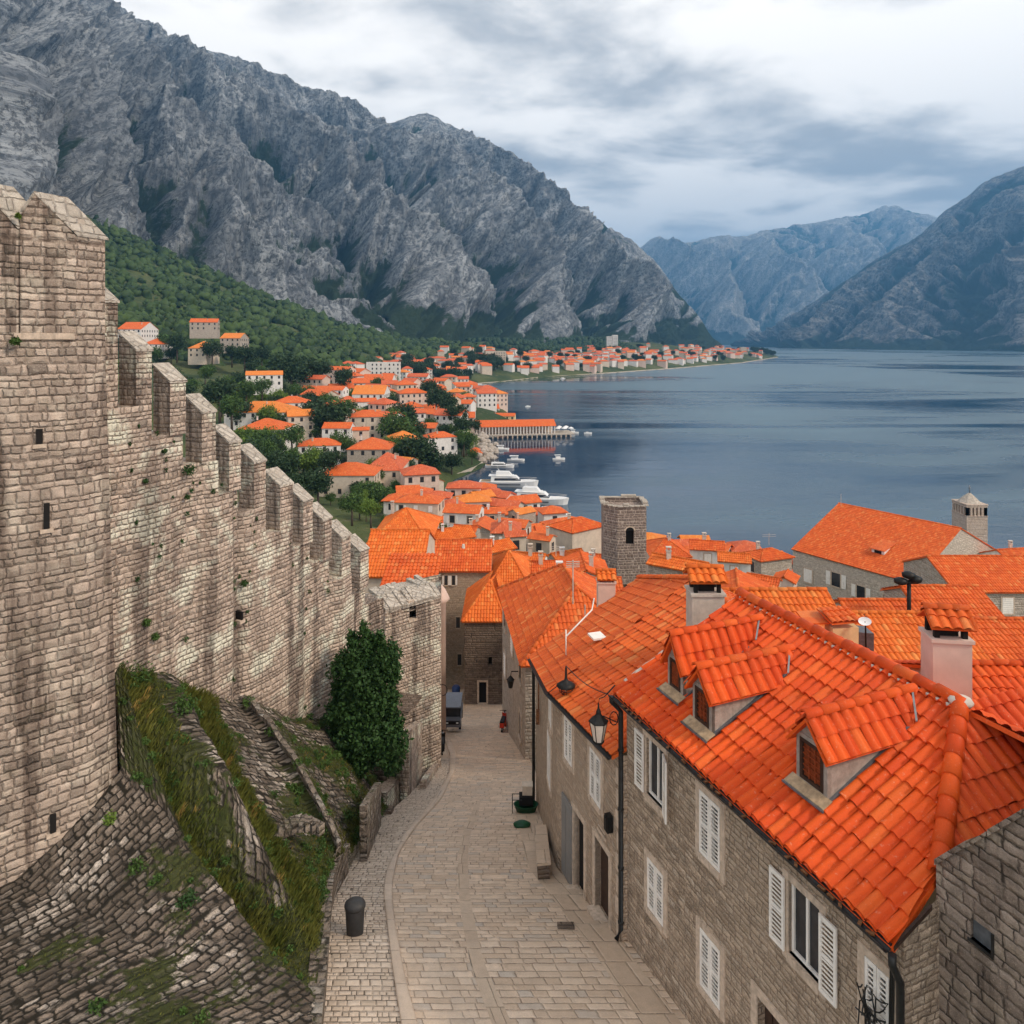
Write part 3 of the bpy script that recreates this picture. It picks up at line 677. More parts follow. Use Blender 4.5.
# ------------------------------------------------------------------ mountains
def rockmat(name, ra, rb, ga, gb, sc=1.0, vegb=0.0):
    m_, t = newmat(name); ob = t.n('ShaderNodeTexCoord').outputs['Object']; uv = t.n('ShaderNodeUVMap').outputs[0]
    gul = t.n('ShaderNodeAttribute', dict(attribute_name='gully')).outputs['Fac']; alt = t.n('ShaderNodeAttribute', dict(attribute_name='treeline')).outputs['Fac']
    n1 = t.noise(t.vm('MULTIPLY', uv, (1.1*sc, 0.35*sc, 1)), 1.0, 7, 0.68); n2 = t.noise(t.vm('MULTIPLY', uv, (5*sc, 2.2*sc, 1)), 1.0, 8, 0.75); n3 = t.noise(ob, 0.11*sc, 5, 0.75)
    rock = t.mix(t.ss(n2, 0.41, 0.57), ra, rb); rock = t.mix(t.ss(n3, 0.42, 0.53, 0.8, 0), rock, tuple(a*0.40 for a in ra))
    rock = t.mix(t.ss(n1, 0.40, 0.62, 0.0, 0.5), rock, tuple(a*0.6 for a in ra))
    veg = t.mix(n3, ga, gb)
    f = t.m('ADD', t.m('MULTIPLY', gul, 0.75), t.m('MULTIPLY', t.m('SUBTRACT', n1, 0.5), 1.1)); f = t.m('ADD', f, t.m('MULTIPLY', t.m('SUBTRACT', n2, 0.5), 1.0))
    f = t.m('ADD', f, t.m('MULTIPLY', t.m('SUBTRACT', n3, 0.5), 0.5))
    f = t.ss(t.m('ADD', t.m('ADD', f, vegb), t.m('MULTIPLY', alt, 1.0)), 0.46, 0.58)
    c = t.mix(f, rock, veg)
    t.set(t.b.inputs['Base Color'], c); t.b.inputs['Roughness'].default_value = 0.95; t.b.inputs['Specular IOR Level'].default_value = 0.1
    h = t.m('ADD', n2, t.m('MULTIPLY', n3, 0.5)); t.set(t.b.inputs['Normal'], bump(t, h, 13/sc))
    return m_
def mountain(name, ridge_px, Yr, base, nu, nv, amp, cell, shear, mat, seed, tl=140, back=900, prof=1.0, gpow=1.0):
    """ridge_px: silhouette (px,py); Yr(px): its distance; base(px) -> (x,y,z) of the foot"""
    rp = np.array(ridge_px, float); u = np.linspace(rp[0, 0], rp[-1, 0], nu); py = np.interp(u, rp[:, 0], rp[:, 1]); py = py+fbm(u/9, u*0, 4, seed)*1.6
    Yq = np.array([Yr(a) for a in u]); rx = (u-512)/F*Yq; rz_ = CZ-(py-HY)/F*Yq
    B = np.array([base(a) for a in u]); v = np.concatenate((np.linspace(0, 1, nv), np.linspace(1.02, 1.5, 14)))
    X = np.zeros((len(v), nu)); Yv = X.copy(); Z = X.copy()
    for i, q in enumerate(v):
        if q <= 1:
            X[i] = B[:, 0]+(rx-B[:, 0])*q; Yv[i] = B[:, 1]+(Yq-B[:, 1])*q; Z[i] = B[:, 2]+(rz_-B[:, 2])*q**prof
        else:
            X[i] = rx; Yv[i] = Yq+(q-1)*back*2; Z[i] = rz_-(q-1)*1.3*np.maximum(rz_, 100)
    # spurs and gullies run down the slope, slanting
    slen = np.hypot(np.hypot(rx-B[:, 0], Yq-B[:, 1]), rz_-B[:, 2]); s_ = np.concatenate(([0], np.cumsum(np.hypot(np.diff((rx+B[:, 0])/2), np.diff((Yq+B[:, 1])/2)))))
    Sg = np.broadcast_to(s_, X.shape); Tg = v[:, None]*slen[None]
    a_ = (Sg+shear*Tg)/cell; b_ = Tg/cell
    k = cell/300.0
    wv_ = fbm(Sg/(620*k), Tg/(500*k), 3, seed+3); w2_ = fbm(Sg/(180*k), Tg/(160*k), 4, seed+4)
    def tri(x): f_ = x-np.floor(x); return np.abs(2*f_-1)                      # 1 on a crest, 0 in the gully
    A1 = (Sg+shear*Tg)/(430*k)+wv_*0.75+w2_*0.12; r1 = tri(A1); q_ = 1-r1
    side = np.where((A1-np.floor(A1)) < 0.5, 1.0, -1.0)
    B1 = (Tg*1.0+q_*150*k*1.6+side*40*k)/(165*k)+w2_*0.8+np.floor(A1+0.5)*0.37; r2 = tri(B1)*np.clip(q_*1.8, 0, 1)+(1-np.clip(q_*1.8, 0, 1))*0.6
    r3 = ridged((Sg+shear*0.4*Tg)/(75*k)+wv_*1.2, Tg/(120*k)+w2_*0.7, 4, seed+9)
    amp1 = 0.62+0.5*fbm(Sg/(900*k), Tg*0+seed, 2, seed+5)
    hgt = 1.25*(r1**0.9-0.5)*amp1+0.34*(r2-0.5)+0.13*(r3-0.42)+0.10*wv_+0.03*fbm(Sg/(22*k), Tg/(34*k), 4, seed+11)
    env = np.clip(np.sin(np.clip(v, 0, 1)*math.pi*0.97+0.04), 0, 1)[:, None]**0.8*0.95+0.05
    env = np.where(v[:, None] > 1, 0.05, env)*np.clip(slen/700, 0.25, 1.2)[None]
    D = hgt*amp*env
    tx = np.gradient(X, axis=1); ty = np.gradient(Yv, axis=1); l = np.hypot(tx, ty)+1e-6
    nx, ny = ty/l, -tx/l
    X = X+nx*D*0.75; Yv = Yv+ny*D*0.75; Z = Z+D*0.65
    gl = np.clip(0.42-(0.55*(r2-0.5)+0.75*(r1-0.5)+0.45*(r3-0.42))*1.15, 0, 1)
    al = np.clip(1-(Z-tl*0.35)/tl+fbm(X/170, Yv/170, 4, seed+20)*0.6+(gl-0.5)*0.9, 0, 1)
    return gridmesh(name, X, Yv, Z, mat, np.stack((a_*cell/100, b_*cell/100), 2), attrs=dict(gully=gl, treeline=al))
ROCK1 = rockmat('limestone', (0.185, 0.200, 0.220), (0.47, 0.49, 0.505), (0.022, 0.040, 0.020), (0.050, 0.072, 0.032), 1.0, 0.12)
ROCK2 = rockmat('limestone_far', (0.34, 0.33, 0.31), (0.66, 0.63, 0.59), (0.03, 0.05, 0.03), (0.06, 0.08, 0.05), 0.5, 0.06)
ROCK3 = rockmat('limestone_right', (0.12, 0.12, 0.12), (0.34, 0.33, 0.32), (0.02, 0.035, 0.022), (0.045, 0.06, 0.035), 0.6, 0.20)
MAIN = [(-420, -330), (-250, -200), (-120, -120), (0, -60), (60, -25), (95, 0), (118, 14), (137, 31), (165, 33), (205, 48), (245, 66), (262, 78), (290, 92), (315, 95), (340, 104), (365, 118), (392, 126), (408, 121), (426, 117), (440, 124), (462, 136), (480, 143), (500, 158), (520, 171), (545, 190), (570, 206), (600, 221), (622, 236), (642, 250), (660, 268), (678, 292), (696, 312), (712, 336), (722, 345)]
def yr1(p): return float(np.interp(p, [-420, 0, 140, 425, 600, 722], [1300, 1750, 2300, 2900, 3050, 2850]))
def base1(p):
    Y = float(np.interp(p, [-420, 0, 100, 250, 400, 560, 722], [500, 620, 800, 950, 1150, 1750, 2750])); py = float(np.interp(p, [-420, 0, 100, 200, 300, 400, 520, 650, 722], [150, 240, 320, 345, 350, 352, 352, 352, 353]))
    return ((p-512)/F*Y, Y, CZ-(py-HY)/F*Y)
mountain('mountain', MAIN, yr1, base1, 1250, 620, 300, 300, 0.55, ROCK1, 3, tl=100)
RIGHT = [(735, 352), (750, 346), (765, 338), (790, 320), (812, 304), (830, 291), (850, 277), (872, 261), (900, 245), (922, 233), (945, 212), (965, 200), (985, 183), (1000, 177), (1024, 168), (1060, 150), (1150, 110), (1300, 70), (1500, 60)]
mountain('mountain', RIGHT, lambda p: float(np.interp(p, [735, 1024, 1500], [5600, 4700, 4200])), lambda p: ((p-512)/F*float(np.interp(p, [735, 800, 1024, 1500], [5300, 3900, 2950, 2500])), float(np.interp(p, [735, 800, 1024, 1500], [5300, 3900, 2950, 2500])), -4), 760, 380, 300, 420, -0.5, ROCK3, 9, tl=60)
FARR = [(560, 290), (600, 268), (630, 256), (645, 245), (660, 239), (680, 243), (705, 241), (727, 236), (745, 240), (765, 231), (790, 225), (815, 224), (835, 220), (860, 214), (880, 208), (902, 206), (920, 211), (932, 215), (960, 235), (1010, 250), (1100, 260)]
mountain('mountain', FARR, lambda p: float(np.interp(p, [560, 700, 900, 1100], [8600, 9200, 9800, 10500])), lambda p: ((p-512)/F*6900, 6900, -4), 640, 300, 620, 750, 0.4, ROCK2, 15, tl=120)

# green shoulder that comes down behind the wall towards the bay
HR = [(-160, 120), (60, 203), (100, 223), (150, 246), (200, 268), (250, 290), (300, 311), (350, 328), (400, 340), (480, 347)]
hu = np.linspace(-160, 480, 260); hv = np.concatenate((np.linspace(0, 1, 110), np.linspace(1.03, 1.6, 12)))
hYr = np.interp(hu, [-160, 100, 300, 480], [820, 880, 980, 1250]); hpy = np.interp(hu, [a[0] for a in HR], [a[1] for a in HR])+fbm(hu/18, hu*0, 4, 8)*1.6
hYb = np.interp(hu, [-160, 100, 250, 350, 480], [300, 440, 470, 560, 1000]); hxb = (hu-512)/F*hYb; hzb = tz(hxb, hYb)-1.5
hxr = (hu-512)/F*hYr; hzr = CZ-(hpy-HY)/F*hYr; V1 = np.minimum(hv, 1)[:, None]
HX = hxb+(hxr-hxb)*V1; HYY = hYb+(hYr-hYb)*V1+np.maximum(hv-1, 0)[:, None]*500; HZ = hzb+(hzr-hzb)*V1**1.15-np.maximum(hv-1, 0)[:, None]*160
HZ = HZ+fbm(HX/70, HYY/70, 4, 12)*9*np.sin(np.clip(V1, 0, 1)*math.pi)
gridmesh('hills', HX, HYY, HZ, GROUND)
# ================================================================== the street
def poly_px(pts): return [G(*p) for p in pts]
KL = poly_px([(401, 1024), (390, 953), (383.5, 893), (386, 873), (403, 838), (431, 805), (449, 775), (450, 756), (443, 735)])
KR = poly_px([(417, 1024), (404, 975), (395, 928), (391.5, 888), (399, 853), (418, 825), (441, 800), (455, 771), (455.5, 754), (449, 735)])
PL = poly_px([(338, 1024), (341, 980), (344, 903), (351, 888), (366, 860), (378, 833), (396, 815), (418, 795), (436, 775), (441, 756), (438, 735)])
RW = [V3(4.9, 11.1, 0), V3(3.50, 14.6, 0), V3(2.49, 17.1, 0), V3(1.18, 21.2, 0), V3(0.98, 24, 0), V3(.80, 27.5, 0), V3(.55, 34, 0), V3(-.05, 40, 0), V3(-.35, 52, 0)]
def line_at(L, Y):
    a = sorted([(p[1], p[0]) for p in L]); ys_ = [q[0] for q in a]; x_ = [q[1] for q in a]
    if Y < ys_[0]:
        s_ = (x_[1]-x_[0])/(ys_[1]-ys_[0]); s_ = max(-0.5, min(0.5, s_)); return x_[0]+(Y-ys_[0])*s_
    return float(np.interp(Y, ys_, x_))
def smoothed(L, Y): return sum(line_at(L, Y+d_) for d_ in (-.5, -.25, 0, .25, .5))/5
def strip(name, L, Rr, mat, y0, y1, dz=0.0, n=160, across=8, extl=0, extr=0, jit=0.012):
    ys_ = np.linspace(y0, y1, n); X = np.zeros((n, across+1)); Yv = X.copy(); Z = X.copy(); uv = np.zeros((n, across+1, 2)); d_ = 0; px_ = None
    for i, y in enumerate(ys_):
        a = smoothed(L, y)-extl; b = smoothed(Rr, y)+extr; c_ = np.array(((a+b)/2, y, zs(y)))
        if px_ is not None: d_ += np.linalg.norm(c_-px_)
        px_ = c_
        for k in range(across+1):
            x = a+(b-a)*k/across; X[i, k] = x; Yv[i, k] = y; Z[i, k] = zs(y)+dz; uv[i, k] = (x-a, d_)
    Z = Z+fbm(X*0.9, Yv*0.9, 3, 2)*jit
    return gridmesh(name, X, Yv, Z, mat, uv)
strip('road', KR, RW, PAVE, 8, 60, 0.0, 260, 12, 0.05, 0.5)
strip('pavement', PL, KL, COBB, 8, 36, 0.02, 200, 6, 0.35, 0.05)
strip('pavement', PL, KR, PAVE2, 36, 54, 0.004, 60, 4, 1.4, 0.3)
LANE = [V3(-5.2, 48, 0), V3(-5.6, 75, 0)]; LANR = [V3(0.5, 48, 0), V3(-3.0, 75, 0)]
strip('road', LANE, LANR, PAVE, 50, 80, -0.02, 60, 6)
# the long dressed slabs that cross the paving lengthwise, and the slabs at the foot of the houses
def inner(px_pts): return poly_px(px_pts)
GL = inner([(492, 1024), (468, 960), (459, 900), (458, 860), (462, 835), (472, 812), (476, 800)]); GR = inner([(512, 1024), (482, 960), (470, 900), (467.5, 860), (470, 835), (478.5, 812), (481, 800)])
strip('pavement', GL, GR, PAVE2, 13.5, 28, 0.006, 120, 2, 0, 0, 0.012)
EL = [p-V3(0.72, 0, 0) for p in RW]
strip('pavement', EL, RW, PAVE2, 8, 27, 0.010, 120, 3, 0, 0.1, 0.012)
# kerb
ys_ = np.linspace(8, 40, 190); kv = []; ku = []; d_ = 0; last = None
for y in ys_:
    a, b, z = smoothed(KL, y), smoothed(KR, y), zs(y); c_ = V3((a+b)/2, y, z); d_ += 0 if last is None else np.linalg.norm(c_-last); last = c_
    kv += [(a, y, z-0.1), (a, y, z+0.07), (a+0.02, y, z+0.085), (b-0.03, y, z+0.085), (b, y, z+0.06), (b, y, z-0.1)]; ku += [(0, d_), (.15, d_), (.18, d_), (.42, d_), (.48, d_), (.65, d_)]
kf = np.array([[i*6+k, (i+1)*6+k, (i+1)*6+k+1, i*6+k+1] for i in range(len(ys_)-1) for k in range(5)])[:, ::-1]
m = MB(); m.array(np.array(kv), kf, np.array(ku)[kf]); o = m.build('kerb', KERB); o['kind'] = 'structure'

# ================================================================== the fortress wall
CW = 19.7
def wallY(px, c=CW): return c/(0.44-(px-512)/F)
DW = unit((0.44, 1, 0)); NW = unit((1, -0.44, 0))
def wpt(Y, off, z, c=CW):
    return V3(-c+0.44*Y, Y, z)+NW*off
root = thing('fortress_wall', 'tall pale stone fortress wall with stepped battlements climbing along the left', 'fortress wall', (-11, 22, 33))
MER = [(117, 303), (151, 351), (185, 382), (215, 412), (240, 442), (265, 461), (292, 484), (312, 500), (331, 518), (350, 535), (368, 549)]
MY = []
for (px, py) in MER:
    Y = wallY(px); MY.append((Y, CZ-(py-HY)/F*Y))
MY.append((wallY(383.5), CZ-(562-HY)/F*wallY(383.5)))
body = MB(); prevY = 18.2
grid_pts = []
zb = 24.0
tops = []          # (Y0,Y1,top)
for i, (Y, z) in enumerate(MY):
    Yp = MY[i-1][0] if i else Y-1.15
    tops.append((Yp-(2.6 if i == 0 else 0), Y, z-1.55))
TH = 1.7
# outer face as a fine, slightly uneven sheet; the rest of the body as blocks
for (Ya, Yb_, zt) in tops:
    nx_, nz_ = 8, 110; ss_ = np.linspace(Ya, Yb_, nx_+1); zz_ = np.linspace(zb, zt, nz_+1)
    Yg, Zg = np.meshgrid(ss_, zz_); s_ = Yg*1.0925
    dsp = fbm(s_*0.45, Zg*0.16, 3, 40)*0.16+fbm(s_*2.2, Zg*2.2, 3, 41)*0.03+np.tanh(fbm(s_*0.62, Zg*0.015, 2, 44)*7)*0.13*np.clip((Yg-21.2)*1.0, 0, 1)
    Xg = -CW+0.44*Yg+NW[0]*dsp; Y2 = Yg+NW[1]*dsp
    i_ = np.arange((nx_+1)*(nz_+1)).reshape(nz_+1, nx_+1); f = np.stack((i_[:-1, :-1], i_[:-1, 1:], i_[1:, 1:], i_[1:, :-1]), 2).reshape(-1, 4)
    v = np.stack((Xg, Y2, Zg), 2).reshape(-1, 3); uv = np.stack((s_, Zg), 2).reshape(-1, 2)
    body.array(v, f, uv[f])
    A, B = wpt(Ya, 0.02, 0), wpt(Yb_, 0.02, 0); A2, B2 = wpt(Ya, -TH, 0), wpt(Yb_, -TH, 0)
    Z = lambda p, z_: p+V3(0, 0, z_)
    V_g = v.reshape(nz_+1, nx_+1, 3); up3 = V3(0, 0, 1)
    for col in (0, nx_):
        bk = (A2 if col == 0 else B2)
        for r in range(int(nz_*.6), nz_):
            p, q = V_g[r, col], V_g[r+1, col]; body.quad(p, q, V3(bk[0], bk[1], q[2]), V3(bk[0], bk[1], p[2]))
    for c_i in range(nx_):
        p, q = V_g[nz_, c_i], V_g[nz_, c_i+1]; f0, f1 = c_i/nx_, (c_i+1)/nx_; body.quad(p, q, A2+(B2-A2)*f1+V3(0, 0, zt), A2+(B2-A2)*f0+V3(0, 0, zt))
    body.quad(Z(B2, zb), Z(A2, zb), Z(A2, zt), Z(B2, zt))
body.build('wall', FORT, root)
SLITS = [(128, 352), (166, 408), (198, 446)]
def slopecap(mm, A, dl, off0, off1, z0, z1, t=0.07):
    """pale sloping slab over a merlon: from outer edge (low) to inner edge (high)"""
    for_ = [A+NW*off0+V3(0, 0, z0), A+DW*dl+NW*off0+V3(0, 0, z0), A+DW*dl+NW*off1+V3(0, 0, z1), A+NW*off1+V3(0, 0, z1)]
    up = V3(0, 0, t); mm.quad(*[p+up for p in for_]); mm.quad(*for_[::-1])
    for k in range(4): mm.quad(for_[k], for_[(k+1) % 4], for_[(k+1) % 4]+up, for_[k]+up)
rs_ = random.Random(4)
for i, (Y, z) in enumerate(MY[:-1]):
    Yp = MY[i-1][0] if i else Y-1.15
    gap = (Y-Yp)*0.52; ln = (Y-Yp-gap)*1.0925; A = V3(-CW+0.44*(Yp+gap), Yp+gap, 0)
    mm = MB(); zlow = z-1.57; hi = z+0.50; T = 0.66
    q = [A+NW*0.035, A+DW*ln+NW*0.035, A+DW*ln-NW*T, A-NW*T]
    zt4 = [z, z, hi, hi]
    for k in range(4):
        a_, b_ = q[k], q[(k+1) % 4]; mm.quad(a_+V3(0, 0, zlow), b_+V3(0, 0, zlow), b_+V3(0, 0, zt4[(k+1) % 4]), a_+V3(0, 0, zt4[k]))
    me = mm.build('merlon', FORT, root)
    mc = MB(); slopecap(mc, A-DW*0.03, ln+0.06, 0.07, -T-0.04, z-0.005, hi+0.02, 0.07); mc.build('cap', CAPM, me)
# near tower, standing a metre proud of the wall
CT_ = 18.6
def tpt(Y, off=0.0, z=0.0): return V3(-CT_+0.44*Y, Y, z)+NW*off
tw = thing('wall_tower', 'massive stone tower of the fortress wall with gabled battlements, at the left edge', 'tower', (-11.5, 17, 34))
KC = V3(-10.9, 18.0, 0); FD = unit((-0.74, -0.67, 0)); FN = V3(0.67, -0.74, 0); ED = KC+V3(.44, 1, 0)*.72
zl = CZ-(333-HY)/F*18.0; zmt = CZ-(236-HY)/F*18.0; m = MB(); zb = 27.0
def bat(z): return max(0.0, zl-z)*0.032*V3(1, -.2, 0)
def tface(mb, A, B, n1, seed, amp=1.0):
    ss_ = np.linspace(0, 1, n1+1); zz_ = np.linspace(zb, zl, 191); Sg, Zg = np.meshgrid(ss_, zz_); L_ = np.linalg.norm(B-A); d_ = (B-A)/L_; nn = V3(-d_[1], d_[0], 0); nn = nn if nn[0] > 0 else -nn; s_ = Sg*L_
    dsp = (fbm(s_*0.5+seed, Zg*0.3, 3, 50)*0.12+fbm(s_*2.6+seed, Zg*2.6, 3, 51)*0.035)*np.clip(s_*3, 0, 1)*np.clip((L_-s_)*3, 0, 1)*amp; bt = np.maximum(0, zl-Zg)*0.032
    v = np.stack((A[0]+d_[0]*s_+nn[0]*dsp+bt, A[1]+d_[1]*s_+nn[1]*dsp-bt*.2, Zg), 2).reshape(-1, 3); i_ = np.arange(v.shape[0]).reshape(191, n1+1)
    f = np.stack((i_[:-1, :-1], i_[:-1, 1:], i_[1:, 1:], i_[1:, :-1]), 2).reshape(-1, 4); uv = np.stack((s_+seed, Zg), 2).reshape(-1, 2); mb.array(v, f, uv[f])
FAR0 = KC+FD*9
tface(m, FAR0, KC, 90, 0.0); tface(m, KC, ED, 8, 9.0, .6)
back0, back1 = FAR0-FN*3.2, ED-FN*3.0+V3(-.5, .5, 0)
def vq(mb, a, b, z0, z1): mb.quad(a+V3(0, 0, z0), b+V3(0, 0, z0), b+V3(0, 0, z1), a+V3(0, 0, z1))
m.quad(ED+bat(zb)+V3(0, 0, zb), back1+bat(zb)+V3(0, 0, zb), back1+V3(0, 0, zl), ED+V3(0, 0, zl)); vq(m, back1, back0, zb, zl); vq(m, back0, FAR0, zb, zl)
m.quad(*[p+V3(0, 0, zl) for p in (FAR0, KC, ED, back1, back0)])
m.build('wall', FORT_T, tw)
DD = V3(.44, 1, 0)*.72
def gable_merlon(s0, s1, sap, z0, rise, off):
    a, b, c_ = KC+FD*s0+FN*off, KC+FD*s1+FN*off, KC+FD*sap+FN*off; z = lambda p, q_: p+V3(0, 0, q_); zf = zl+.004; mm = MB()
    for D_ in (V3(0, 0, 0), DD): mm.quad(z(b+D_, zf), z(a+D_, zf), z(a+D_, z0), z(c_+D_, z0+rise), z(b+D_, z0+rise*.35))
    mm.quad(z(a, zf), z(a+DD, zf), z(a+DD, z0), z(a, z0)); mm.quad(z(b, zf), z(b+DD, zf), z(b+DD, z0+rise*.35), z(b, z0+rise*.35))
    mo = mm.build('merlon', FORT_T, tw); mc = MB(); up = V3(0, 0, .05); e_ = unit(DD)*.03
    for (p, q, pz, qz, ex) in ((a, c_, z0, z0+rise, -FD*.06), (b, c_, z0+rise*.35, z0+rise, FD*.04)):
        Q = [z(p+ex-e_, pz), z(p+DD+ex+e_, pz), z(q+DD+e_, qz), z(q-e_, qz)]; mc.quad(*[k+up for k in Q])
        for k in range(4): mc.quad(Q[k], Q[(k+1) % 4], Q[(k+1) % 4]+up, Q[k]+up)
    mc.build('cap', CAPM, mo)
gable_merlon(-.0, 1.17, .86, zmt, .95, .012)
gable_merlon(1.24, 2.5, 2.0, zmt+.05, 1.0, .012)
m = MB(); m.obox(KC+FD*1.3+FN*.10+V3(0, 0, zl-.16), -FD*1.25, -FN*.3, (0, 0, .15)); m.build('ledge', TRIM, tw)
# arrow slits: dark openings with a stone lining
def slit(parent, px, py, w_, h, c=CT_, off=0.05):
    Y = c/(0.44-(px-512)/F); z = CZ-(py-HY)/F*Y; p = V3(-c+0.44*Y, Y, z)
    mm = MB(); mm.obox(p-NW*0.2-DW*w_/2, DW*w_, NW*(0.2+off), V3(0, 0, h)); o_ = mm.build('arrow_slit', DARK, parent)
    m2 = MB(); m2.obox(p-NW*0.05-DW*(w_/2+.08)+V3(0, 0, -.12), DW*(w_+.16), NW*(0.06+off), V3(0, 0, .11)); m2.build('sill', TRIM, o_)
def slit2(px, pyc, w_, h):
    k = (px-512)/F; s_ = (KC[0]-k*KC[1])/(k*FD[1]-FD[0]); p = KC+FD*s_; z = CZ-(pyc-HY)/F*p[1]; p = p+bat(z)+V3(0, 0, z-h/2); mm = MB(); mm.obox(p-FN*.2+FD*w_/2, -FD*w_, FN*(.2+.10), V3(0, 0, h)); o_ = mm.build('arrow_slit', DARK, tw)
    m2 = MB(); m2.obox(p-FN*.1+FD*(w_/2+.08)+V3(0, 0, -.1), -FD*(w_+.16), FN*(.1+.12), V3(0, 0, .09)); m2.build('sill', TRIM, o_)
slit2(36, 436, 0.13, 0.36); slit2(41, 515, 0.12, 0.62); slit2(39, 820, 0.12, 0.42)
slit(root, 239, 619, 0.07, 0.26, CW, 0.16)

# end tower of the wall, beside the lane
et = thing('wall_tower', 'square stone turret at the street end of the fortress wall with one small window', 'tower', (-4.2, 33, 27))
Pa = V3((385-512)/F*32, 32, 0); Pb = V3((441-512)/F*34, 34, 0); nn_ = unit(V3(-(Pa-Pb)[1], (Pa-Pb)[0], 0)); nn_ = nn_ if nn_[1] > 0 else -nn_
Pc, Pd = Pb+V3(-0.3, 3.2, 0), Pa+V3(-0.6, 3.4, 0)
za, zb2 = CZ-(612-HY)/F*32, CZ-(596-HY)/F*34
m = MB()
hole_t = 0.50
U_ = Pb-Pa; zs_w0 = CZ-(619-HY)/F*33; zs_w1 = zs_w0+0.78
nnf = nn_*-1
for (t0, t1, z0, z1) in ((0, .42, 24, None), (.42, .54, 24, zs_w0), (.54, 1, 24, None), (.42, .54, zs_w1, None)):
    A, B = Pa+U_*t0, Pa+U_*t1; top0 = za+(zb2-za)*t0 if z1 is None else z1; top1 = za+(zb2-za)*t1 if z1 is None else z1
    m.quad(A+V3(0, 0, z0), B+V3(0, 0, z0), B+V3(0, 0, top1), A+V3(0, 0, top0))
for (A, B, z0, z1) in ((Pb, Pc, zb2, zb2), (Pc, Pd, zb2, za), (Pd, Pa, za, za)): m.quad(A+V3(0, 0, 24), B+V3(0, 0, 24), B+V3(0, 0, z1), A+V3(0, 0, z0))
m.quad(Pa+V3(0, 0, za-.3), Pb+V3(0, 0, zb2-.3), Pc+V3(0, 0, zb2-.3), Pd+V3(0, 0, za-.3))
m.build('wall', FORT, et)
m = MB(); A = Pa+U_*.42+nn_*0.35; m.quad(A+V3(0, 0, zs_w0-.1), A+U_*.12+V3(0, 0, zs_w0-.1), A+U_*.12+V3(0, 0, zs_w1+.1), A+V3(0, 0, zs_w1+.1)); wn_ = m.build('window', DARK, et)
m = MB(); m.obox(Pa+U_*.405+nnf*0.03+V3(0, 0, zs_w1), U_*.15, nn_*.3, (0, 0, .1)); m.obox(Pa+U_*.405+nnf*0.05+V3(0, 0, zs_w0-.1), U_*.15, nn_*.3, (0, 0, .1)); m.build('frame', TRIM, wn_)
m = MB()      # broken pale coping that slopes inward
rs_ = random.Random(3); k = 14
for i in range(k):
    t0 = i/k; A = Pa+U_*t0; z = za+(zb2-za)*t0
    m.obox(A+nnf*rs_.uniform(.02, .10)+V3(0, 0, z-.05), U_/k*.97, nn_*rs_.uniform(.7, .95)+V3(0, 0, rs_.uniform(.32, .46)), V3(0, 0, rs_.uniform(.10, .2)))
    m.obox(A+nn_*.9+V3(0, 0, z+.25), U_/k*.97, nn_*rs_.uniform(.8, 1.1)+V3(0, 0, rs_.uniform(-.1, .16)), V3(0, 0, rs_.uniform(.12, .2)))
m.build('coping', CAPM, et)

# ================================================================== the rubble bank below the wall
def surf(px, py, Y): return P(px, py, Y)
def kface(px, py):
    k = (px-512)/F; s_ = (KC[0]-k*KC[1])/(k*FD[1]-FD[0]); return P(px, py, (KC+FD*s_)[1])+V3(.45, -.1, 0)
TT = [kface(-240, 1000), kface(0, 878), surf(119, 772, 18.6)+V3(.2, 0, 0), surf(121, 652, wallY(121)), surf(200, 684, wallY(200)), surf(240, 697, wallY(240)), surf(290, 714, wallY(290)), surf(330, 722, wallY(330)), surf(386, 775, wallY(386))]
TT = [p-NW*0.25 for p in TT]
BY = [10.5, 13.5, 15.8, 17.2, 18.6, 19.6, 21.6, 23.6, 26.0]
TU = [0, 1, 2, 2.35, 3.3, 4.0, 5.0, 6.0, 7.0]
BT = [V3(smoothed(PL, y)-0.42, y, zs(y)+(0.9 if y < 20.6 else 0.25)) for y in BY]
nu, nvv = 520, 300
uu = np.linspace(0, 7, nu); vv = np.linspace(0, 1, nvv)
def interp3(tab, u): return np.stack([np.interp(u, TU, [p[k] for p in tab]) for k in range(3)], -1)
TC, BC = interp3(TT, uu), interp3(BT, uu)
def bank_point(u, v):
    a, b = interp3(TT, np.array([u]))[0], interp3(BT, np.array([u]))[0]; return a+(b-a)*v
Ug, Vg = np.meshgrid(uu, vv); Pg = TC[None]+(BC-TC)[None]*Vg[..., None]
ln_ = np.linalg.norm(BC-TC, axis=1)[None]*Vg; _dl = np.linalg.norm(np.diff(Pg, axis=1), axis=2); al_ = np.concatenate((np.zeros((nvv, 1)), np.cumsum(_dl, axis=1)), 1); al_ = al_-al_[:, int(nu*2.2/7)][:, None]+20
env = np.sin(np.clip(Vg, 0, 1)*math.pi)**0.6
hump = env*(0.45*np.exp(-((Ug-5.4)/1.1)**2)+0.25*np.exp(-((Ug-1.0)/1.0)**2))       # bulging banks
step = 0.55*np.clip((Ug-4.0)/0.05, 0, 1)*np.clip((4.9-Ug)/0.9, 0, 1)*env**0.5         # the far bank stands above the near one
C1_, C2_ = 2.52-0.80*Vg, 3.40-1.30*Vg
rav = -0.95*env*np.exp(-((Ug-C1_)/0.20)**2)-0.50*env*np.exp(-((Ug-C2_)/0.24)**2)+0.40*env*np.exp(-((Ug-(C1_+C2_)/2)/0.13)**2)
dsp = hump+step+rav+fbm(al_*0.8, ln_*0.8, 4, 60)*0.16+fbm(al_*4.2, ln_*4.2, 3, 61)*0.055
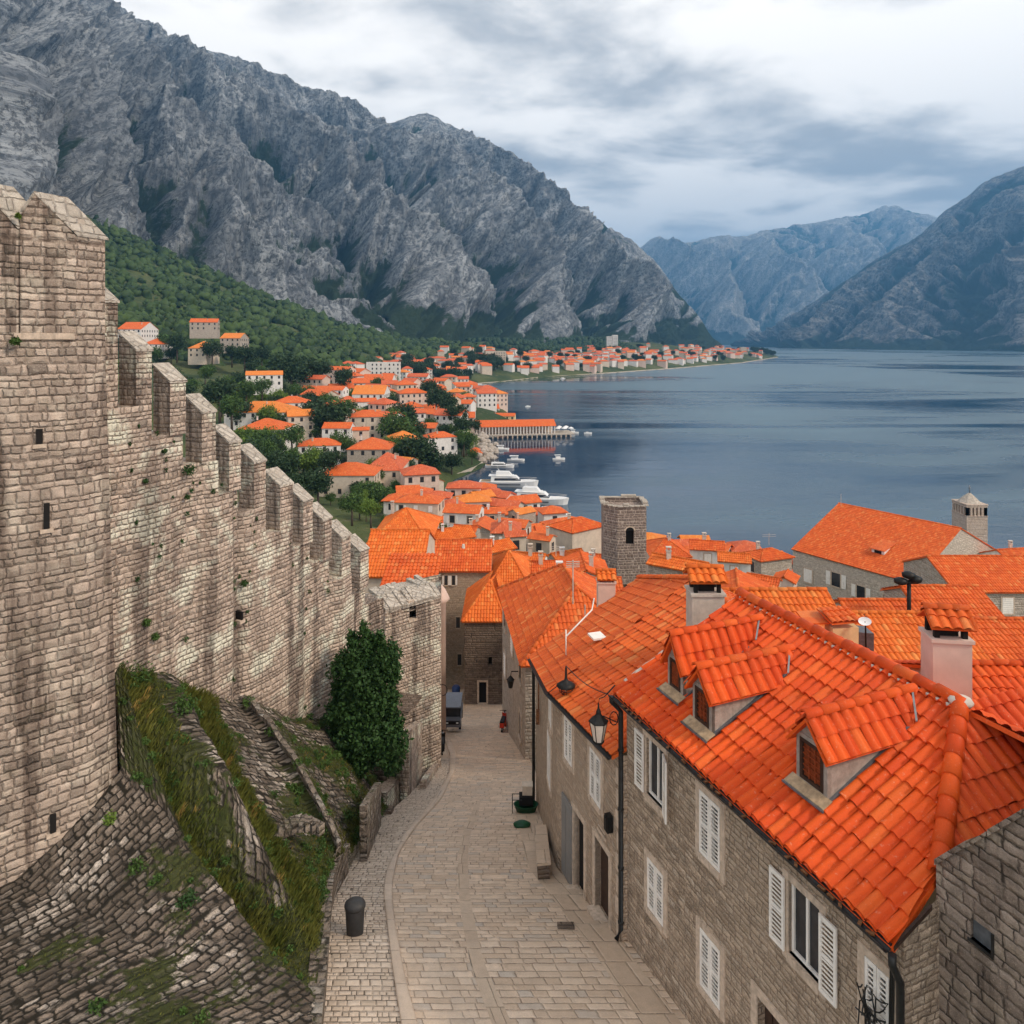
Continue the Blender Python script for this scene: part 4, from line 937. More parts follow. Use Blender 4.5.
# rounded stones standing out of the bank
rsw = np.random.RandomState(9); cell = 0.215
def worley(x, y, seed):
    xi, yi = np.floor(x).astype(int), np.floor(y).astype(int); d1 = np.full(x.shape, 9.0); d2 = d1.copy(); idn = np.zeros(x.shape)
    for dx in (-1, 0, 1):
        for dy in (-1, 0, 1):
            cx_, cy_ = xi+dx, yi+dy; h1 = _ang[_perm[(_perm[cx_ & 511]+cy_+seed) & 511]]/(2*math.pi); h2 = _ang[_perm[(_perm[(cx_+91) & 511]+cy_+seed) & 511]]/(2*math.pi)
            dd_ = np.hypot(cx_+0.29+0.42*h1-x, cy_+0.31+0.38*h2-y); nw_ = dd_ < d1
            d2 = np.where(nw_, d1, np.minimum(d2, dd_)); idn = np.where(nw_, h1, idn); d1 = np.minimum(d1, dd_)
    return d1, d2, idn
wx_ = fbm(al_*1.3, ln_*1.3, 3, 90)*1.1; wd1, wd2, wid = worley(al_/cell/1.25+wx_+np.floor(ln_/cell)*.5, ln_/cell+wx_*.25, 5)
edge = np.clip((wd2-wd1)/0.45, 0, 1)**.8; dsp = dsp+fbm(al_*9, ln_*9, 2, 62)*0.02
nrm_b = unit(V3(0.75, -0.25, 0.62)); Pg = Pg+nrm_b*dsp[..., None]
def bankmat():
    m_, t = newmat('bank_rubble'); uv = t.n('ShaderNodeUVMap').outputs[0]
    gr = t.n('ShaderNodeAttribute', dict(attribute_name='green')).outputs['Fac']
    g = t.N.new('ShaderNodeGroup'); g.node_tree = MG
    for k, v in enumerate((uv, 0.25, 0.185, 0.034, 0.13)): t.set(g.inputs[k], v)
    mask, rd, rd2, pil = g.outputs
    mid = t.noise(uv, 5, 6, 0.7); fin = t.noise(uv, 24, 5, 0.75); pit = t.noise(uv, 70, 4, 0.75); big = t.noise(uv, 0.55, 5, 0.65)
    c = t.mix(rd, (0.13, 0.098, 0.075), (0.42, 0.33, 0.26)); br = t.ss(t.noise(uv, 0.42, 4, 0.6), 0.47, 0.58)
    c = t.mix(t.m('MULTIPLY', t.ss(rd2, 0.25, 0.75), br), c, (0.82, 0.70, 0.59)); c = t.mix(t.ss(rd2, 0.84, 0.95, 0, 0.8), c, (0.74, 0.63, 0.53))
    c = t.mix(t.ss(fin, 0.48, 0.60, 0, 0.6), c, (0.10, 0.08, 0.062)); c = t.mix(t.ss(pit, 0.36, 0.46, 0.75, 0), c, (0.04, 0.032, 0.025)); c = t.mix(t.ss(mid, 0.45, 0.62, 0, 0.5), c, (0.13, 0.105, 0.08))
    c = t.mix(t.ss(big, 0.44, 0.58, 0.0, 0.62), c, (0.075, 0.060, 0.045))
    brk = t.m('MULTIPLY', t.ss(t.noise(uv, 2.2, 5, 0.7), 0.52, 0.64), 0.6)
    c = t.mix(t.m('MAXIMUM', mask, brk), (0.022, 0.018, 0.012), c)
    gm = t.ss(t.m('ADD', gr, t.m('MULTIPLY', t.m('SUBTRACT', mid, 0.5), 1.3)), 0.50, 0.66, 0, 0.92)
    c = t.mix(gm, c, t.mix(fin, (0.020, 0.030, 0.007), (0.085, 0.095, 0.024)))
    t.set(t.b.inputs['Base Color'], c); t.b.inputs['Roughness'].default_value = 0.92
    h = t.m('ADD', t.m('MULTIPLY', pil, 1.3), t.m('MULTIPLY', t.m('MULTIPLY', rd2, mask), 0.9)); h = t.m('ADD', h, t.m('ADD', t.m('MULTIPLY', mid, 0.8), t.m('MULTIPLY', fin, 0.5)))
    t.set(t.b.inputs['Normal'], bump(t, h, 0.075))
    return m_
gn = fbm(al_*0.55, ln_*0.55, 4, 70); green = 0.50+gn*0.95+0.75*np.exp(-((Ug-C1_)/0.20)**2)+0.85*np.exp(-((Ug-C2_)/0.24)**2)-.4*np.exp(-((Ug-(C1_+C2_)/2)/0.12)**2)+0.15*np.clip((Ug-4.2)/1, 0, 1)+0.25*np.clip(Vg-0.75, 0, .25)*2-0.30*(Ug < 2.0)*(Vg < .3)-0.12*(Ug < 1.6)
green = np.clip(green, 0, 1)
bank = gridmesh('embankment', Pg[..., 0], Pg[..., 1], Pg[..., 2], bankmat(), np.stack((al_, ln_), 2), attrs=dict(stone=edge, tone=np.clip(wid, 0, 1), green=green), kind='structure')
# stone coping line of the cross wall on the bank
cw = MB(); pts = []
for v in np.linspace(0.0, 1.0, 24):
    j = min(nvv-1, int(v*(nvv-1))); iu = int(np.searchsorted(uu, 4.06)); pts.append(Pg[j, iu]+nrm_b*0.06)
for a, b in zip(pts[:-1], pts[1:]):
    d_ = b-a; cw.obox(a-DW*0.16-V3(0, 0, .20), d_*0.97, DW*0.17, V3(0, 0, .26))
tag(cw.build('retaining_wall', RUBBLE), 'thin line of coping stones running down across the rubble bank', 'retaining wall')
# low parapet between bank and cobbled footpath
pw = thing('low_wall', 'low mossy stone parapet between the rubble bank and the cobbled footpath', 'wall', (-4.6, 17, 33.7))
m = MB(); ys_ = np.linspace(12, 20.8, 40)
for a, b in zip(ys_[:-1], ys_[1:]):
    xa, xb = smoothed(PL, a)-0.30, smoothed(PL, b)-0.30; za_, zb_ = zs(a), zs(b); h = 0.78
    A, B, C_, D_ = V3(xa, a, 0), V3(xb, b, 0), V3(xb-.30, b, 0), V3(xa-.30, a, 0)
    m.quad(A+V3(0, 0, za_-.3), B+V3(0, 0, zb_-.3), B+V3(0, 0, zb_+h), A+V3(0, 0, za_+h)); m.quad(A+V3(0, 0, za_+h), B+V3(0, 0, zb_+h), C_+V3(0, 0, zb_+h+.04), D_+V3(0, 0, za_+h+.04))
    m.quad(C_+V3(0, 0, zb_-.3), D_+V3(0, 0, za_-.3), D_+V3(0, 0, za_+h+.04), C_+V3(0, 0, zb_+h+.04))
m.build('wall', RUBBLE, pw)
m = MB(); rs_ = random.Random(8)
y = 12.0
while y < 20.6:
    l_ = rs_.uniform(.3, .55); xa, xb = smoothed(PL, y), smoothed(PL, y+l_); m.obox(V3(xa-.64, y+.01, zs(y)+.80), V3(xb-xa, l_-.02, zs(y+l_)-zs(y)), V3(.38, 0, 0), V3(0, 0, rs_.uniform(.06, .10))); y += l_
m.build('coping', RUBBLE, pw)
# walls, steps and slabs where the bank meets the path, below the turret
def thickwall(mb, pts, th, z0f, h): 
    for a, b in zip(pts[:-1], pts[1:]):
        a, b = np.asarray(a, float), np.asarray(b, float); t_ = unit(V3((b-a)[0], (b-a)[1], 0)); n_ = V3(-t_[1], t_[0], 0)*th
        mb.prism([tuple((a)[:2]), tuple((b)[:2]), tuple((b+n_)[:2]), tuple((a+n_)[:2])], [z0f(a)-.5, z0f(b)-.5, z0f(b)-.5, z0f(a)-.5], [z0f(a)+h[0], z0f(b)+h[1], z0f(b)+h[1], z0f(a)+h[0]])
gz = lambda p: zs(p[1])
w1 = MB(); a, b = G(367, 862), G(381, 826); thickwall(w1, [a, b], 0.22, gz, (1.7, 1.5)); tag(w1.build('garden_wall', RUBBLE), 'upright slab of stone wall at the foot of the bushy bank by the path', 'wall')
w2 = MB(); a, b = G(409, 796), G(422, 779); thickwall(w2, [a, b], 0.35, gz, (2.6, 2.5)); tag(w2.build('gate_pillar', FORT), 'tall narrow stone pier beside the path, below the turret', 'wall')
w3 = MB(); a, b = G(426, 789), G(438, 770); thickwall(w3, [a, b], 0.25, gz, (0.35, .3)); tag(w3.build('stone_step', FORT), 'low stone step at the foot of the turret', 'step')
w4 = MB(); a = G(383, 813); w4.box((a[0]-.2, a[1], a[2]+.16), (1.15, .32, .16), R(-12)); tag(w4.build('stone_slab', DARKST), 'dark fallen slab lying beside the path below the bush', 'slab')
w5 = MB(); a, b = G(386, 806), G(403, 792); thickwall(w5, [a, b], 0.6, gz, (0.5, .5)); tag(w5.build('stone_bench', FORT), 'pale stone block like a bench between slab and tall pier', 'bench')
w6 = MB(); a = G(398, 790); thickwall(w6, [a+V3(-2.2, .6, 0), a+V3(.2, .3, 0)], 0.3, gz, (1.6, 1.7)); tag(w6.build('garden_wall', FORT), 'short stone wall under the dark bush, joining the tall pier', 'wall')
m = MB(); a = G(398, 790); m.box((a[0]-.6, a[1]+1.8, a[2]+2.75), (2.3, 1.5, .12), R(-15)); tag(m.build('canopy', DARKST), 'flat slab canopy over the gap between bush and turret', 'canopy')
# arched stub of masonry low on the near bank
m = MB(); c_ = bank_point(3.0, 0.86)
for k in range(9):
    t_ = k/8; m.box((c_[0]-.7+1.1*t_, c_[1]-.2+.25*t_, c_[2]+.35+.35*math.sin(t_*2.6)), (.2, .35, .26), t_)
tag(m.build('ruined_arch', RUBBLE), 'stub of a broken stone arch sticking out of the grassy bank near the path', 'ruin')

# ================================================================== grass and plants on the bank
def blades(name, pts, hts, mats, label, cat, w_=0.012, kind='stuff', seed=0, lean=0.5, parent=None):
    rs = np.random.RandomState(seed); n_ = len(pts); pts = np.asarray(pts); hts = np.asarray(hts)
    an = rs.rand(n_)*2*math.pi; d_ = np.stack((np.cos(an), np.sin(an), 0*an), 1); ln2 = rs.rand(n_)*math.pi*2; le = np.stack((np.cos(ln2), np.sin(ln2), 0*an), 1)*(lean*rs.rand(n_)*hts)[:, None]
    le[:, 0] += hts*0.45; up = np.stack((0*an, 0*an, hts), 1)
    v = np.stack((pts-d_*w_, pts+d_*w_, pts+up*0.6+le*0.45+d_*w_*0.7, pts+up+le), 1).reshape(-1, 3)
    f = np.arange(n_*4).reshape(-1, 4); m_ = MB(); m_.array(v, f, np.zeros((n_, 4, 2)))
    o = m_.build(name, mats, parent); 
    if label: tag(o, label, cat, None, kind)
    return o
rs = np.random.RandomState(21); gp, gh, yp, yh = [], [], [], []
cand = rs.rand(260000, 2)
iu = (cand[:, 0]*(nu-1)).astype(int); jv = (cand[:, 1]*(nvv-1)).astype(int); gg = green[jv, iu]; u_c = uu[iu]; v_c = vv[jv]
strip1 = np.exp(-((u_c-(2.55-0.80*v_c))/0.17)**2)*(v_c < .9); strip2 = np.exp(-((u_c-(3.42-1.30*v_c))/0.24)**2)*(v_c < 0.98)
pr = 0.10*(gg > 0.58)+0.40*(strip1 > 0.35)+0.70*(strip2 > 0.3)+0.18*(gg > 0.80)+.2*((v_c > .86) & (u_c > 1.6))
pk = rs.rand(len(cand)) < pr*0.75
pts = Pg[jv[pk], iu[pk]]+rs.normal(0, .02, (pk.sum(), 3)); st = np.maximum(strip1, strip2)[pk]
hts = (0.06+0.15*st)*(0.6+0.8*rs.rand(pk.sum())); dry = (fbm(pts[:, 0]*1.6, pts[:, 2]*1.6, 3, 88) > 0.36) & (rs.rand(len(pts)) < .75)
blades('grass', pts[~dry]-V3(0, 0, .03), hts[~dry], GRASSM, 'green grass growing in strips down the rubble bank', 'grass', 0.013)
blades('grass', pts[dry]-V3(0, 0, .03), hts[dry], GRASSY, 'dry yellow and rust coloured grass among the green on the rubble bank', 'dry grass', 0.013, seed=3)
def leafcloud(cen, rad, n_, size, seed=0, shape=None, flat=0.0):
    """many small leaf faces through a crown's volume"""
    rs = np.random.RandomState(seed); d_ = rs.normal(size=(n_, 3)); d_ /= np.linalg.norm(d_, axis=1, keepdims=True); r_ = rs.rand(n_)**0.42
    p = d_*r_[:, None]*np.asarray(rad)[None]
    lump = fbm(p[:, 0]/max(rad)*2.2+seed, p[:, 1]/max(rad)*2.2+p[:, 2]/max(rad)*1.9, 3, seed)
    p = p*(1+0.75*lump)[:, None]
    keep = fbm(p[:, 0]/max(rad)*4+p[:, 2]/max(rad)*2, p[:, 1]/max(rad)*4-p[:, 2]/max(rad)*3, 2, seed+5) > -0.14
    p = p[keep]+np.asarray(cen)[None]; n2 = len(p)
    a = rs.normal(size=(n2, 3)); a /= np.linalg.norm(a, axis=1, keepdims=True); b = np.cross(a, rs.normal(size=(n2, 3))); b /= np.linalg.norm(b, axis=1, keepdims=True)
    s_ = size*(0.6+0.8*rs.rand(n2))[:, None]
    return np.stack((p-a*s_, p-b*s_*.55, p+a*s_, p+b*s_*.55), 1).reshape(-1, 3)
def leaves_obj(name, clouds, mat, parent):
    v = np.concatenate(clouds); m_ = MB(); m_.array(v, np.arange(len(v)).reshape(-1, 4), np.zeros((len(v)//4, 4, 2))); return m_.build(name, mat, parent)
# the big dark bush against the wall
bc = P(363, 770, 27.0); bush = thing('evergreen_bush', 'big dark evergreen bush growing against the foot of the fortress wall', 'bush', bc)
cl_ = []
for (px, py, Y, rx, rz2, n_) in ((358, 735, 27.0, 1.15, 1.1, 9000), (350, 715, 27.2, .85, .9, 5000), (372, 712, 27.2, .95, 1.0, 6000), (380, 742, 26.6, .8, .8, 4500), (366, 682, 27.4, .95, .9, 6000), (360, 655, 27.6, .6, .7, 3000), (383, 670, 27.5, .55, .7, 2600), (370, 645, 27.7, .35, .5, 1200), (344, 690, 27.6, .45, .5, 1600), (390, 700, 27.2, .4, .6, 1400), (356, 762, 26.6, .7, .5, 2600), (346, 668, 27.5, .62, .6, 2200), (388, 656, 27.4, .55, .55, 1800), (340, 720, 27.2, .6, .6, 1800), (393, 745, 26.6, .6, .6, 1800), (352, 640, 27.6, .22, .45, 500), (364, 632, 27.6, .2, .5, 450), (380, 640, 27.6, .2, .5, 450), (394, 672, 27.3, .3, .45, 600), (335, 708, 27.4, .35, .35, 600), (397, 725, 27.0, .3, .5, 700), (334, 742, 27.0, .35, .4, 700), (392, 765, 26.5, .4, .35, 700)):
    cl_.append(leafcloud(P(px, py, Y), (rx, rx*.9, rz2), n_, 0.075, seed=px))
leaves_obj('crown', cl_, LEAF, bush)
m = MB(); m.tube([bc+V3(0, .1, -1.2), bc+V3(0, .1, .6), P(362, 700, 27.3), P(366, 665, 27.5)], [.12, .1, .06, .02]); 
for px, py in ((350, 715), (380, 715), (383, 675), (352, 745)): m.tube([bc+V3(0, .1, .4), P(px, py, 27.2)], [.05, .012], 5)
m.build('trunk', BARK, bush)
def tuft(label, p, r_, n_, mat, size=.04, hang=0.0, blade=True, seed=0, group=None, down=0):
    t_ = leafcloud(p, (r_, r_, r_*.9), n_, size, seed=seed); o = leaves_obj('wall_plant', [t_], mat, None); return tag(o, label, 'plant', group)
WPL = [('leafy plant sprouting from a joint high on the battlement wall, widest of the wall plants', 187, 469, .20, 400, LEAF), ('small green plant on the tower just below the ledge', 17, 341, .11, 260, LEAF2), ('tiny fern on the gabled battlement at the left edge', 20, 217, .07, 120, LEAF3),
       ('round tuft on the wall above the bushy plant, near its first joint line', 162, 451, .08, 140, LEAF), ('dark tuft halfway between wall top and grassy ledge', 143, 481, .08, 140, LEAF), ('small hanging plant below the widest wall plant', 185, 497, .08, 130, LEAF), ('tuft of weeds right of the widest wall plant', 210, 491, .09, 150, LEAF),
       ('dark hanging weed on the stained streak of the wall', 242, 583, .13, 260, LEAF), ('upright weed rising from the ledge beside the tower', 145, 622, .13, 260, LEAF2), ('second upright weed rising from the ledge, shorter and right of the first', 153, 636, .12, 240, LEAF2), ('weed at the foot of the wall above the green shrub', 180, 662, .16, 330, LEAF2),
       ('rounded weed cushion at the wall foot in the middle of the bank', 202, 683, .17, 400, LEAF2), ('green shrub with broad leaves on top of the grassy ravine', 183, 707, .34, 1200, LEAF2), ('second broad leaved shrub lower in the grassy ravine', 192, 716, .28, 800, LEAF2), ('dense weed clump filling the corner between tower and wall', 133, 680, .42, 1500, LEAF2),
       ('weed by the head of the coping line, at the foot of the wall', 247, 704, .22, 450, LEAF2), ('small weed at the wall foot right of the coping line', 293, 712, .15, 260, LEAF2), ('weed at the wall foot left of the dark bush', 308, 717, .16, 280, LEAF2), ('dark weed cushion on the bank left of the bush, at the wall foot', 271, 732, .17, 300, LEAF2),
       ('green weed growing on the bright stones of the far bank', 296, 765, .16, 300, LEAF2), ('weed low on the far bank near the end of the coping line', 300, 792, .18, 320, LEAF2), ('dark green weed on the near bank low in the corner', 186, 902, .22, 420, LEAF), ('fern-like weed on the near rubble under the pale stones', 135, 868, .20, 380, LEAF2), ('weed at the bottom left on dark rubble', 95, 1008, .16, 320, LEAF2), ('pale green weed on the near rubble below the tower foot', 108, 820, .16, 300, LEAF3)]
def bank_hit(px, py):
    """nearest visible bank point under a pixel"""
    qx = 512+F*Pg[..., 0]/Pg[..., 1]; qy = HY+F*(CZ-Pg[..., 2])/Pg[..., 1]; d_ = np.hypot(qx-px, qy-py)
    k = np.argmin(d_+Pg[..., 1]*0.02); return Pg.reshape(-1, 3)[k]
for i, (lb, px, py, r_, n_, mt) in enumerate(WPL):
    if px < 60: p = kface(px, py)+FN*.12-V3(.45*(py < 400), 0, 0)
    elif py < 660: p = P(px, py, wallY(px))+NW*0.10
    else: p = bank_hit(px, py)+nrm_b*0.06
    tuft(lb, p, r_, n_, mt, 0.035, seed=i+3)

rs = np.random.RandomState(55); cl_ = []; jj = rs.randint(0, nvv, 4000); ii = rs.randint(0, nu, 4000); gsel = green[jj, ii]; kk_ = 0
for a_, b_, g_ in zip(jj, ii, gsel):
    if g_ < .62 or rs.rand() > .35: continue
    if uu[b_] < 2.0 and rs.rand() > .5: continue
    r_ = rs.uniform(.05, .17); cl_.append(leafcloud(Pg[a_, b_]+nrm_b*r_*.3, (r_, r_, r_*.7), int(60+r_*900), .028, seed=int(a_*7+b_))); kk_ += 1
    if kk_ > 330: break
o = leaves_obj('weeds', cl_, LEAF2, None); tag(o, 'low weeds and ferns growing all over the rubble bank', 'weeds', None, 'stuff')

cl_ = []; rs = np.random.RandomState(8)
for k in range(60):
    px = rs.uniform(122, 330); top_ = np.interp(px, [117, 185, 265, 350], [360, 440, 510, 580]); bot = np.interp(px, [122, 200, 290, 330], [650, 680, 700, 710]); py = top_+(bot-top_)*rs.rand()**1.5*.98+14
    r_ = rs.uniform(.03, .085); cl_.append(leafcloud(P(px, py, wallY(px))+NW*.07, (r_, r_, r_*1.3), int(30+r_*900), .026, seed=k))
o = leaves_obj('weeds', cl_, LEAF, None); tag(o, 'tiny weeds sprouting from many joints of the fortress wall', 'weeds', None, 'stuff')
# ================================================================== houses along the street
def holes_wall(mb, O, U, length, z0, z1, holes, depth=0.2, z1b=None, splitx=()):
    """wall with real openings. holes: (u0,u1,za,zb); inward reveal; z1b: other height at the far end"""
    O = np.asarray(O, float); U = unit(U); I = V3(U[1], -U[0], 0); z1b = z1 if z1b is None else z1b
    inn = IN_DIR if IN_DIR is not None else I
    us = sorted(set([0, length]+[h[0] for h in holes]+[h[1] for h in holes])); zz = sorted(set([z0]+[h[2] for h in holes]+[h[3] for h in holes])); zz = [z for z in zz if z < min(z1, z1b)]
    def p(u, z): return O+U*u+V3(0, 0, z)
    for i in range(len(us)-1):
        for j in range(len(zz)):
            za_ = zz[j]; last = j == len(zz)-1; um = (us[i]+us[i+1])/2; zm = za_+0.001 if last else (za_+zz[j+1])/2
            if any(h[0] < um < h[1] and h[2] < zm < h[3] for h in holes): continue
            if last:
                t0, t1 = z1+(z1b-z1)*us[i]/length, z1+(z1b-z1)*us[i+1]/length; mb.quad(p(us[i], za_), p(us[i+1], za_), p(us[i+1], t1), p(us[i], t0))
            else: mb.quad(p(us[i], za_), p(us[i+1], za_), p(us[i+1], zz[j+1]), p(us[i], zz[j+1]))
    for (a, b, c_, d_) in holes:
        D = inn*depth
        mb.quad(p(a, c_), p(b, c_), p(b, c_)+D, p(a, c_)+D); mb.quad(p(a, d_), p(b, d_), p(b, d_)+D, p(a, d_)+D)
        mb.quad(p(a, c_), p(a, d_), p(a, d_)+D, p(a, c_)+D); mb.quad(p(b, c_), p(b, d_), p(b, d_)+D, p(b, c_)+D)
IN_DIR = None
def louver(O, U, N, w_, h, t_=0.035):
    """louvered leaf, lower corner O, along U, thickness along N"""
    m_ = MB(); f = 0.05; U = unit(U); N = unit(N); Z = V3(0, 0, 1)
    m_.obox(O, U*f, N*t_, Z*h); m_.obox(O+U*(w_-f), U*f, N*t_, Z*h); m_.obox(O+U*f, U*(w_-2*f), N*t_, Z*f); m_.obox(O+U*f+Z*(h-f), U*(w_-2*f), N*t_, Z*f); m_.obox(O+U*f+Z*(h*.5-f/2), U*(w_-2*f), N*t_, Z*f)
    k = int((h-2*f)/0.075)
    for i in range(k):
        z = f+0.012+i*(h-2*f)/k; m_.obox(O+U*f+Z*z+N*0.003, U*(w_-2*f), N*0.022+Z*0.020, Z*0.034)
    return m_
def near_window(parent, O, U, out, u0, u1, z0, z1, state, frame=0.13, wallO=None):
    """u0,u1 along the wall from O. state: closed / open / half"""
    U = unit(U); out = unit(out); p = lambda u, z, d_=0.0: O+U*u+V3(0, 0, z)+out*d_
    m_ = MB(); b = frame; w_ = u1-u0; h = z1-z0; pr_ = 0.03
    m_.obox(p(u0-b, z0-b, -.15), U*b, out*(.15+pr_), (0, 0, h+2*b)); m_.obox(p(u1, z0-b, -.15), U*b, out*(.15+pr_), (0, 0, h+2*b)); m_.obox(p(u0, z1, -.15), U*w_, out*(.15+pr_), (0, 0, b)); m_.obox(p(u0, z0-b, -.15), U*w_, out*(.15+pr_+.03), (0, 0, b))
    win = m_.build('window', TRIM, parent)
    m_ = MB(); fw = .05; di = -.11
    for (a, c_) in ((u0, u0+fw), (u1-fw, u1), ((u0+u1)/2-fw/2, (u0+u1)/2+fw/2)): m_.obox(p(a, z0+fw, di), U*(c_-a), out*.05, (0, 0, h-2*fw))
    m_.obox(p(u0, z0, di), U*w_, out*.05, (0, 0, fw)); m_.obox(p(u0, z1-fw, di), U*w_, out*.05, (0, 0, fw)); m_.build('frame', WHITE, win)
    m_ = MB(); m_.quad(p(u0+.02, z0+.02, di+.012), p(u1-.02, z0+.02, di+.012), p(u1-.02, z1-.02, di+.012), p(u0+.02, z1-.02, di+.012)); m_.build('pane', GLASS, win)
    hw = w_/2
    if state == 'closed':
        louver(p(u0+.01, z0+.01, .0), U, out, hw-.015, h-.02).build('shutter', WHITE, win); louver(p(u0+hw+.005, z0+.01, .0), U, out, hw-.015, h-.02).build('shutter', WHITE, win)
    if state in ('open', 'half'):
        louver(p(u0-hw-.04, z0, .05), U, out, hw, h).build('shutter', WHITE, win)
        if state == 'open': louver(p(u1+.04, z0, .05), U, out, hw, h).build('shutter', WHITE, win)
        else:
            d_ = unit(U*0.30+out*0.95*0.4); louver(p(u1+.03, z0, .05), unit(U*0.8+out*0.35), unit(out*.8-U*.35), hw, h).build('shutter', WHITE, win)
    return win
def gutter(name, A, B, parent, r=0.075, out=None):
    A, B = np.asarray(A, float), np.asarray(B, float); d_ = unit(B-A); out = unit(out); up = V3(0, 0, 1); m_ = MB(); n_ = 8
    for rr, s_ in ((r, 1), (r*.86, -1)):
        ring = [A+out*rr*math.cos(math.pi*k/n_)*1-up*rr*math.sin(math.pi*k/n_) for k in range(n_+1)]
        for k in range(n_): q = [ring[k], ring[k+1], ring[k+1]+(B-A), ring[k]+(B-A)]; m_.quad(*(q if s_ > 0 else q[::-1]))
    for s_ in (1, -1): m_.obox(A+out*s_*r-up*.0+out*(-.006), (B-A), out*.012, up*.012)
    L = np.linalg.norm(B-A)
    for k in range(int(L/0.8)+1):
        p = A+d_*min(L-.03, k*0.8+.1); m_.obox(p-out*(r+.06)-up*.03, d_*.03, out*(.08), up*.02)
    return m_.build(name, PIPE, parent)

# ---- the near house on the right
E0 = V3(2.49, 17.1, 0); D1 = unit(V3(.371, -.928, 0)); W1 = unit(V3(.928, .371, 0)); OUT1 = -W1
def H1(t_, w_, z): return E0+D1*t_+W1*w_+V3(0, 0, z)
ZE, ZR, WR = 39.6, 41.4, 3.73
hs = thing('stone_house', 'nearest stone house with bright orange tiled roof, three dormers and white shutters', 'house', H1(3.7, 3.7, 33.8))
IN_DIR = W1; m = MB()
WN = [(.88, 1.60, 37.70, 39.0, 'half'), (2.86, 3.52, 37.68, 38.95, 'closed'), (5.32, 6.02, 37.58, 38.82, 'open'), (6.90, 7.34, 37.55, 38.80, 'closed'), (.94, 1.58, 35.17, 36.30, 'closed'), (2.88, 3.52, 35.02, 36.18, 'closed')]
DOOR1 = (4.55, 5.55, 33.9, 36.2); WO = H1(0, .27, 0)
holes_wall(m, WO, D1, 7.55, 32.5, ZE-.05, [(a, b, c_, d_) for (a, b, c_, d_, s_) in WN]+[DOOR1])
m.quad(WO+V3(0, 0, 32.5), WO+W1*7+V3(0, 0, 32.5), WO+W1*7+V3(0, 0, ZE-.1), WO+W1*3.46+V3(0, 0, ZR-.1), WO+V3(0, 0, ZE))
o_ = WO+D1*7.55
m.quad(o_+V3(0, 0, 32.5), o_+W1*.72+V3(0, 0, 32.5), o_+W1*.72+V3(0, 0, ZE+.33), o_+V3(0, 0, ZE-.05))
m.build('wall', FAC1, hs)
for (a, b, c_, d_, s_) in WN: near_window(hs, WO, D1, OUT1, a, b, c_, d_, s_)
dm = MB(); a, b, c_, d_ = DOOR1; dm.obox(WO+D1*(a-.16)+V3(0, 0, c_)-W1*.03, D1*.16, W1*.2, (0, 0, d_-c_+.16)); dm.obox(WO+D1*b+V3(0, 0, c_)-W1*.03, D1*.16, W1*.2, (0, 0, d_-c_+.16)); dm.obox(WO+D1*a+V3(0, 0, d_)-W1*.03, D1*(b-a), W1*.2, (0, 0, .16)); df = dm.build('door_frame', TRIM, hs)
dm = MB(); dm.obox(WO+D1*a+V3(0, 0, c_)+W1*.16, D1*(b-a), W1*.04, (0, 0, d_-c_))
for k in range(5): dm.obox(WO+D1*(a+.05+k*.19)+V3(0, 0, c_+.05)+W1*.145, D1*.15, W1*.02, (0, 0, d_-c_-.1))
dm.build('door', WOODD, df)
# roof: main slope, hip slope, far slope
TIP = H1(5.86, WR, ZR); HB = H1(7.42, 1.15, ZE+.4826*1.15); far0, farR = H1(-.12, -.02, ZE-.01), H1(-.12, WR, ZR)
m = MB()
O_ = H1(0, 0, ZE); U_ = D1; sl = unit(W1*WR+V3(0, 0, 1.8)); Ls = math.hypot(WR, 1.8)
roof_poly = [(-.12, -.05), (7.62, -.05), (7.42, 1.27), (5.86, Ls), (-.12, Ls)]
mm_pts = [O_+U_*u+sl*v-V3(0, 0, .04) for u, v in roof_poly]
slab(m, mm_pts, .10, .245, .40)
tiles(m, O_, U_, sl, roof_poly, .205, .44, 10, .064, 3, .034)
# hip slope towards the viewer
N2 = unit(np.cross(HB-TIP, W1)); 
vdn = unit(np.cross(W1, N2)); vdn = vdn if vdn[2] > 0 else -vdn      # up-slope
hp = [(TIP, 0), (TIP+W1*5.0, 0), None, (HB, 0)]; lowO = HB
def hipc(p): return (float(np.dot(p-lowO, W1)), float(np.dot(p-lowO, vdn)))
Lh = hipc(TIP)[1]; tipu = hipc(TIP)[0]
hip_poly = [(0, 0), (7.0, 0), (7.0, Lh), (tipu, Lh)]
slab(m, [lowO+W1*u+vdn*v-V3(0, 0, .04) for u, v in hip_poly], .08, .245, .4)
tiles(m, lowO, W1, vdn, hip_poly, .25, .46, 10, .068, 5, .034)
# back slope
bk = [H1(9.5, WR, ZR), H1(-.12, WR, ZR), H1(-.12, WR*2, ZE), H1(9.5, WR*2, ZE)]
roof_plane(m, [H1(8, WR*2+.2, ZE-.1), H1(-.12, WR*2+.2, ZE-.1), H1(-.12, WR, ZR), H1(8, WR, ZR)], 5, .245, .4, .055, 9)
ridge(m, H1(-.15, WR, ZR+.05), TIP+V3(0, 0, .05), .13, .42, 10, 2)
ridge(m, HB+V3(0, 0, .05)+unit(HB-TIP)*.05, TIP+V3(0, 0, .07), .14, .42, 10, 6)
roof1 = m.build('roof', T_NEAR, hs, smooth=True)
m = MB()   # mortar bed under the ridge tiles, pale bedding on the far verge
rs_ = random.Random(5); kk_ = np.arange(0, 5.9, .07)
m.tube([H1(k, WR-.13+rs_.uniform(-.01, .01), ZR-.05) for k in kk_], [rs_.uniform(.028, .05) for _ in kk_], 6)
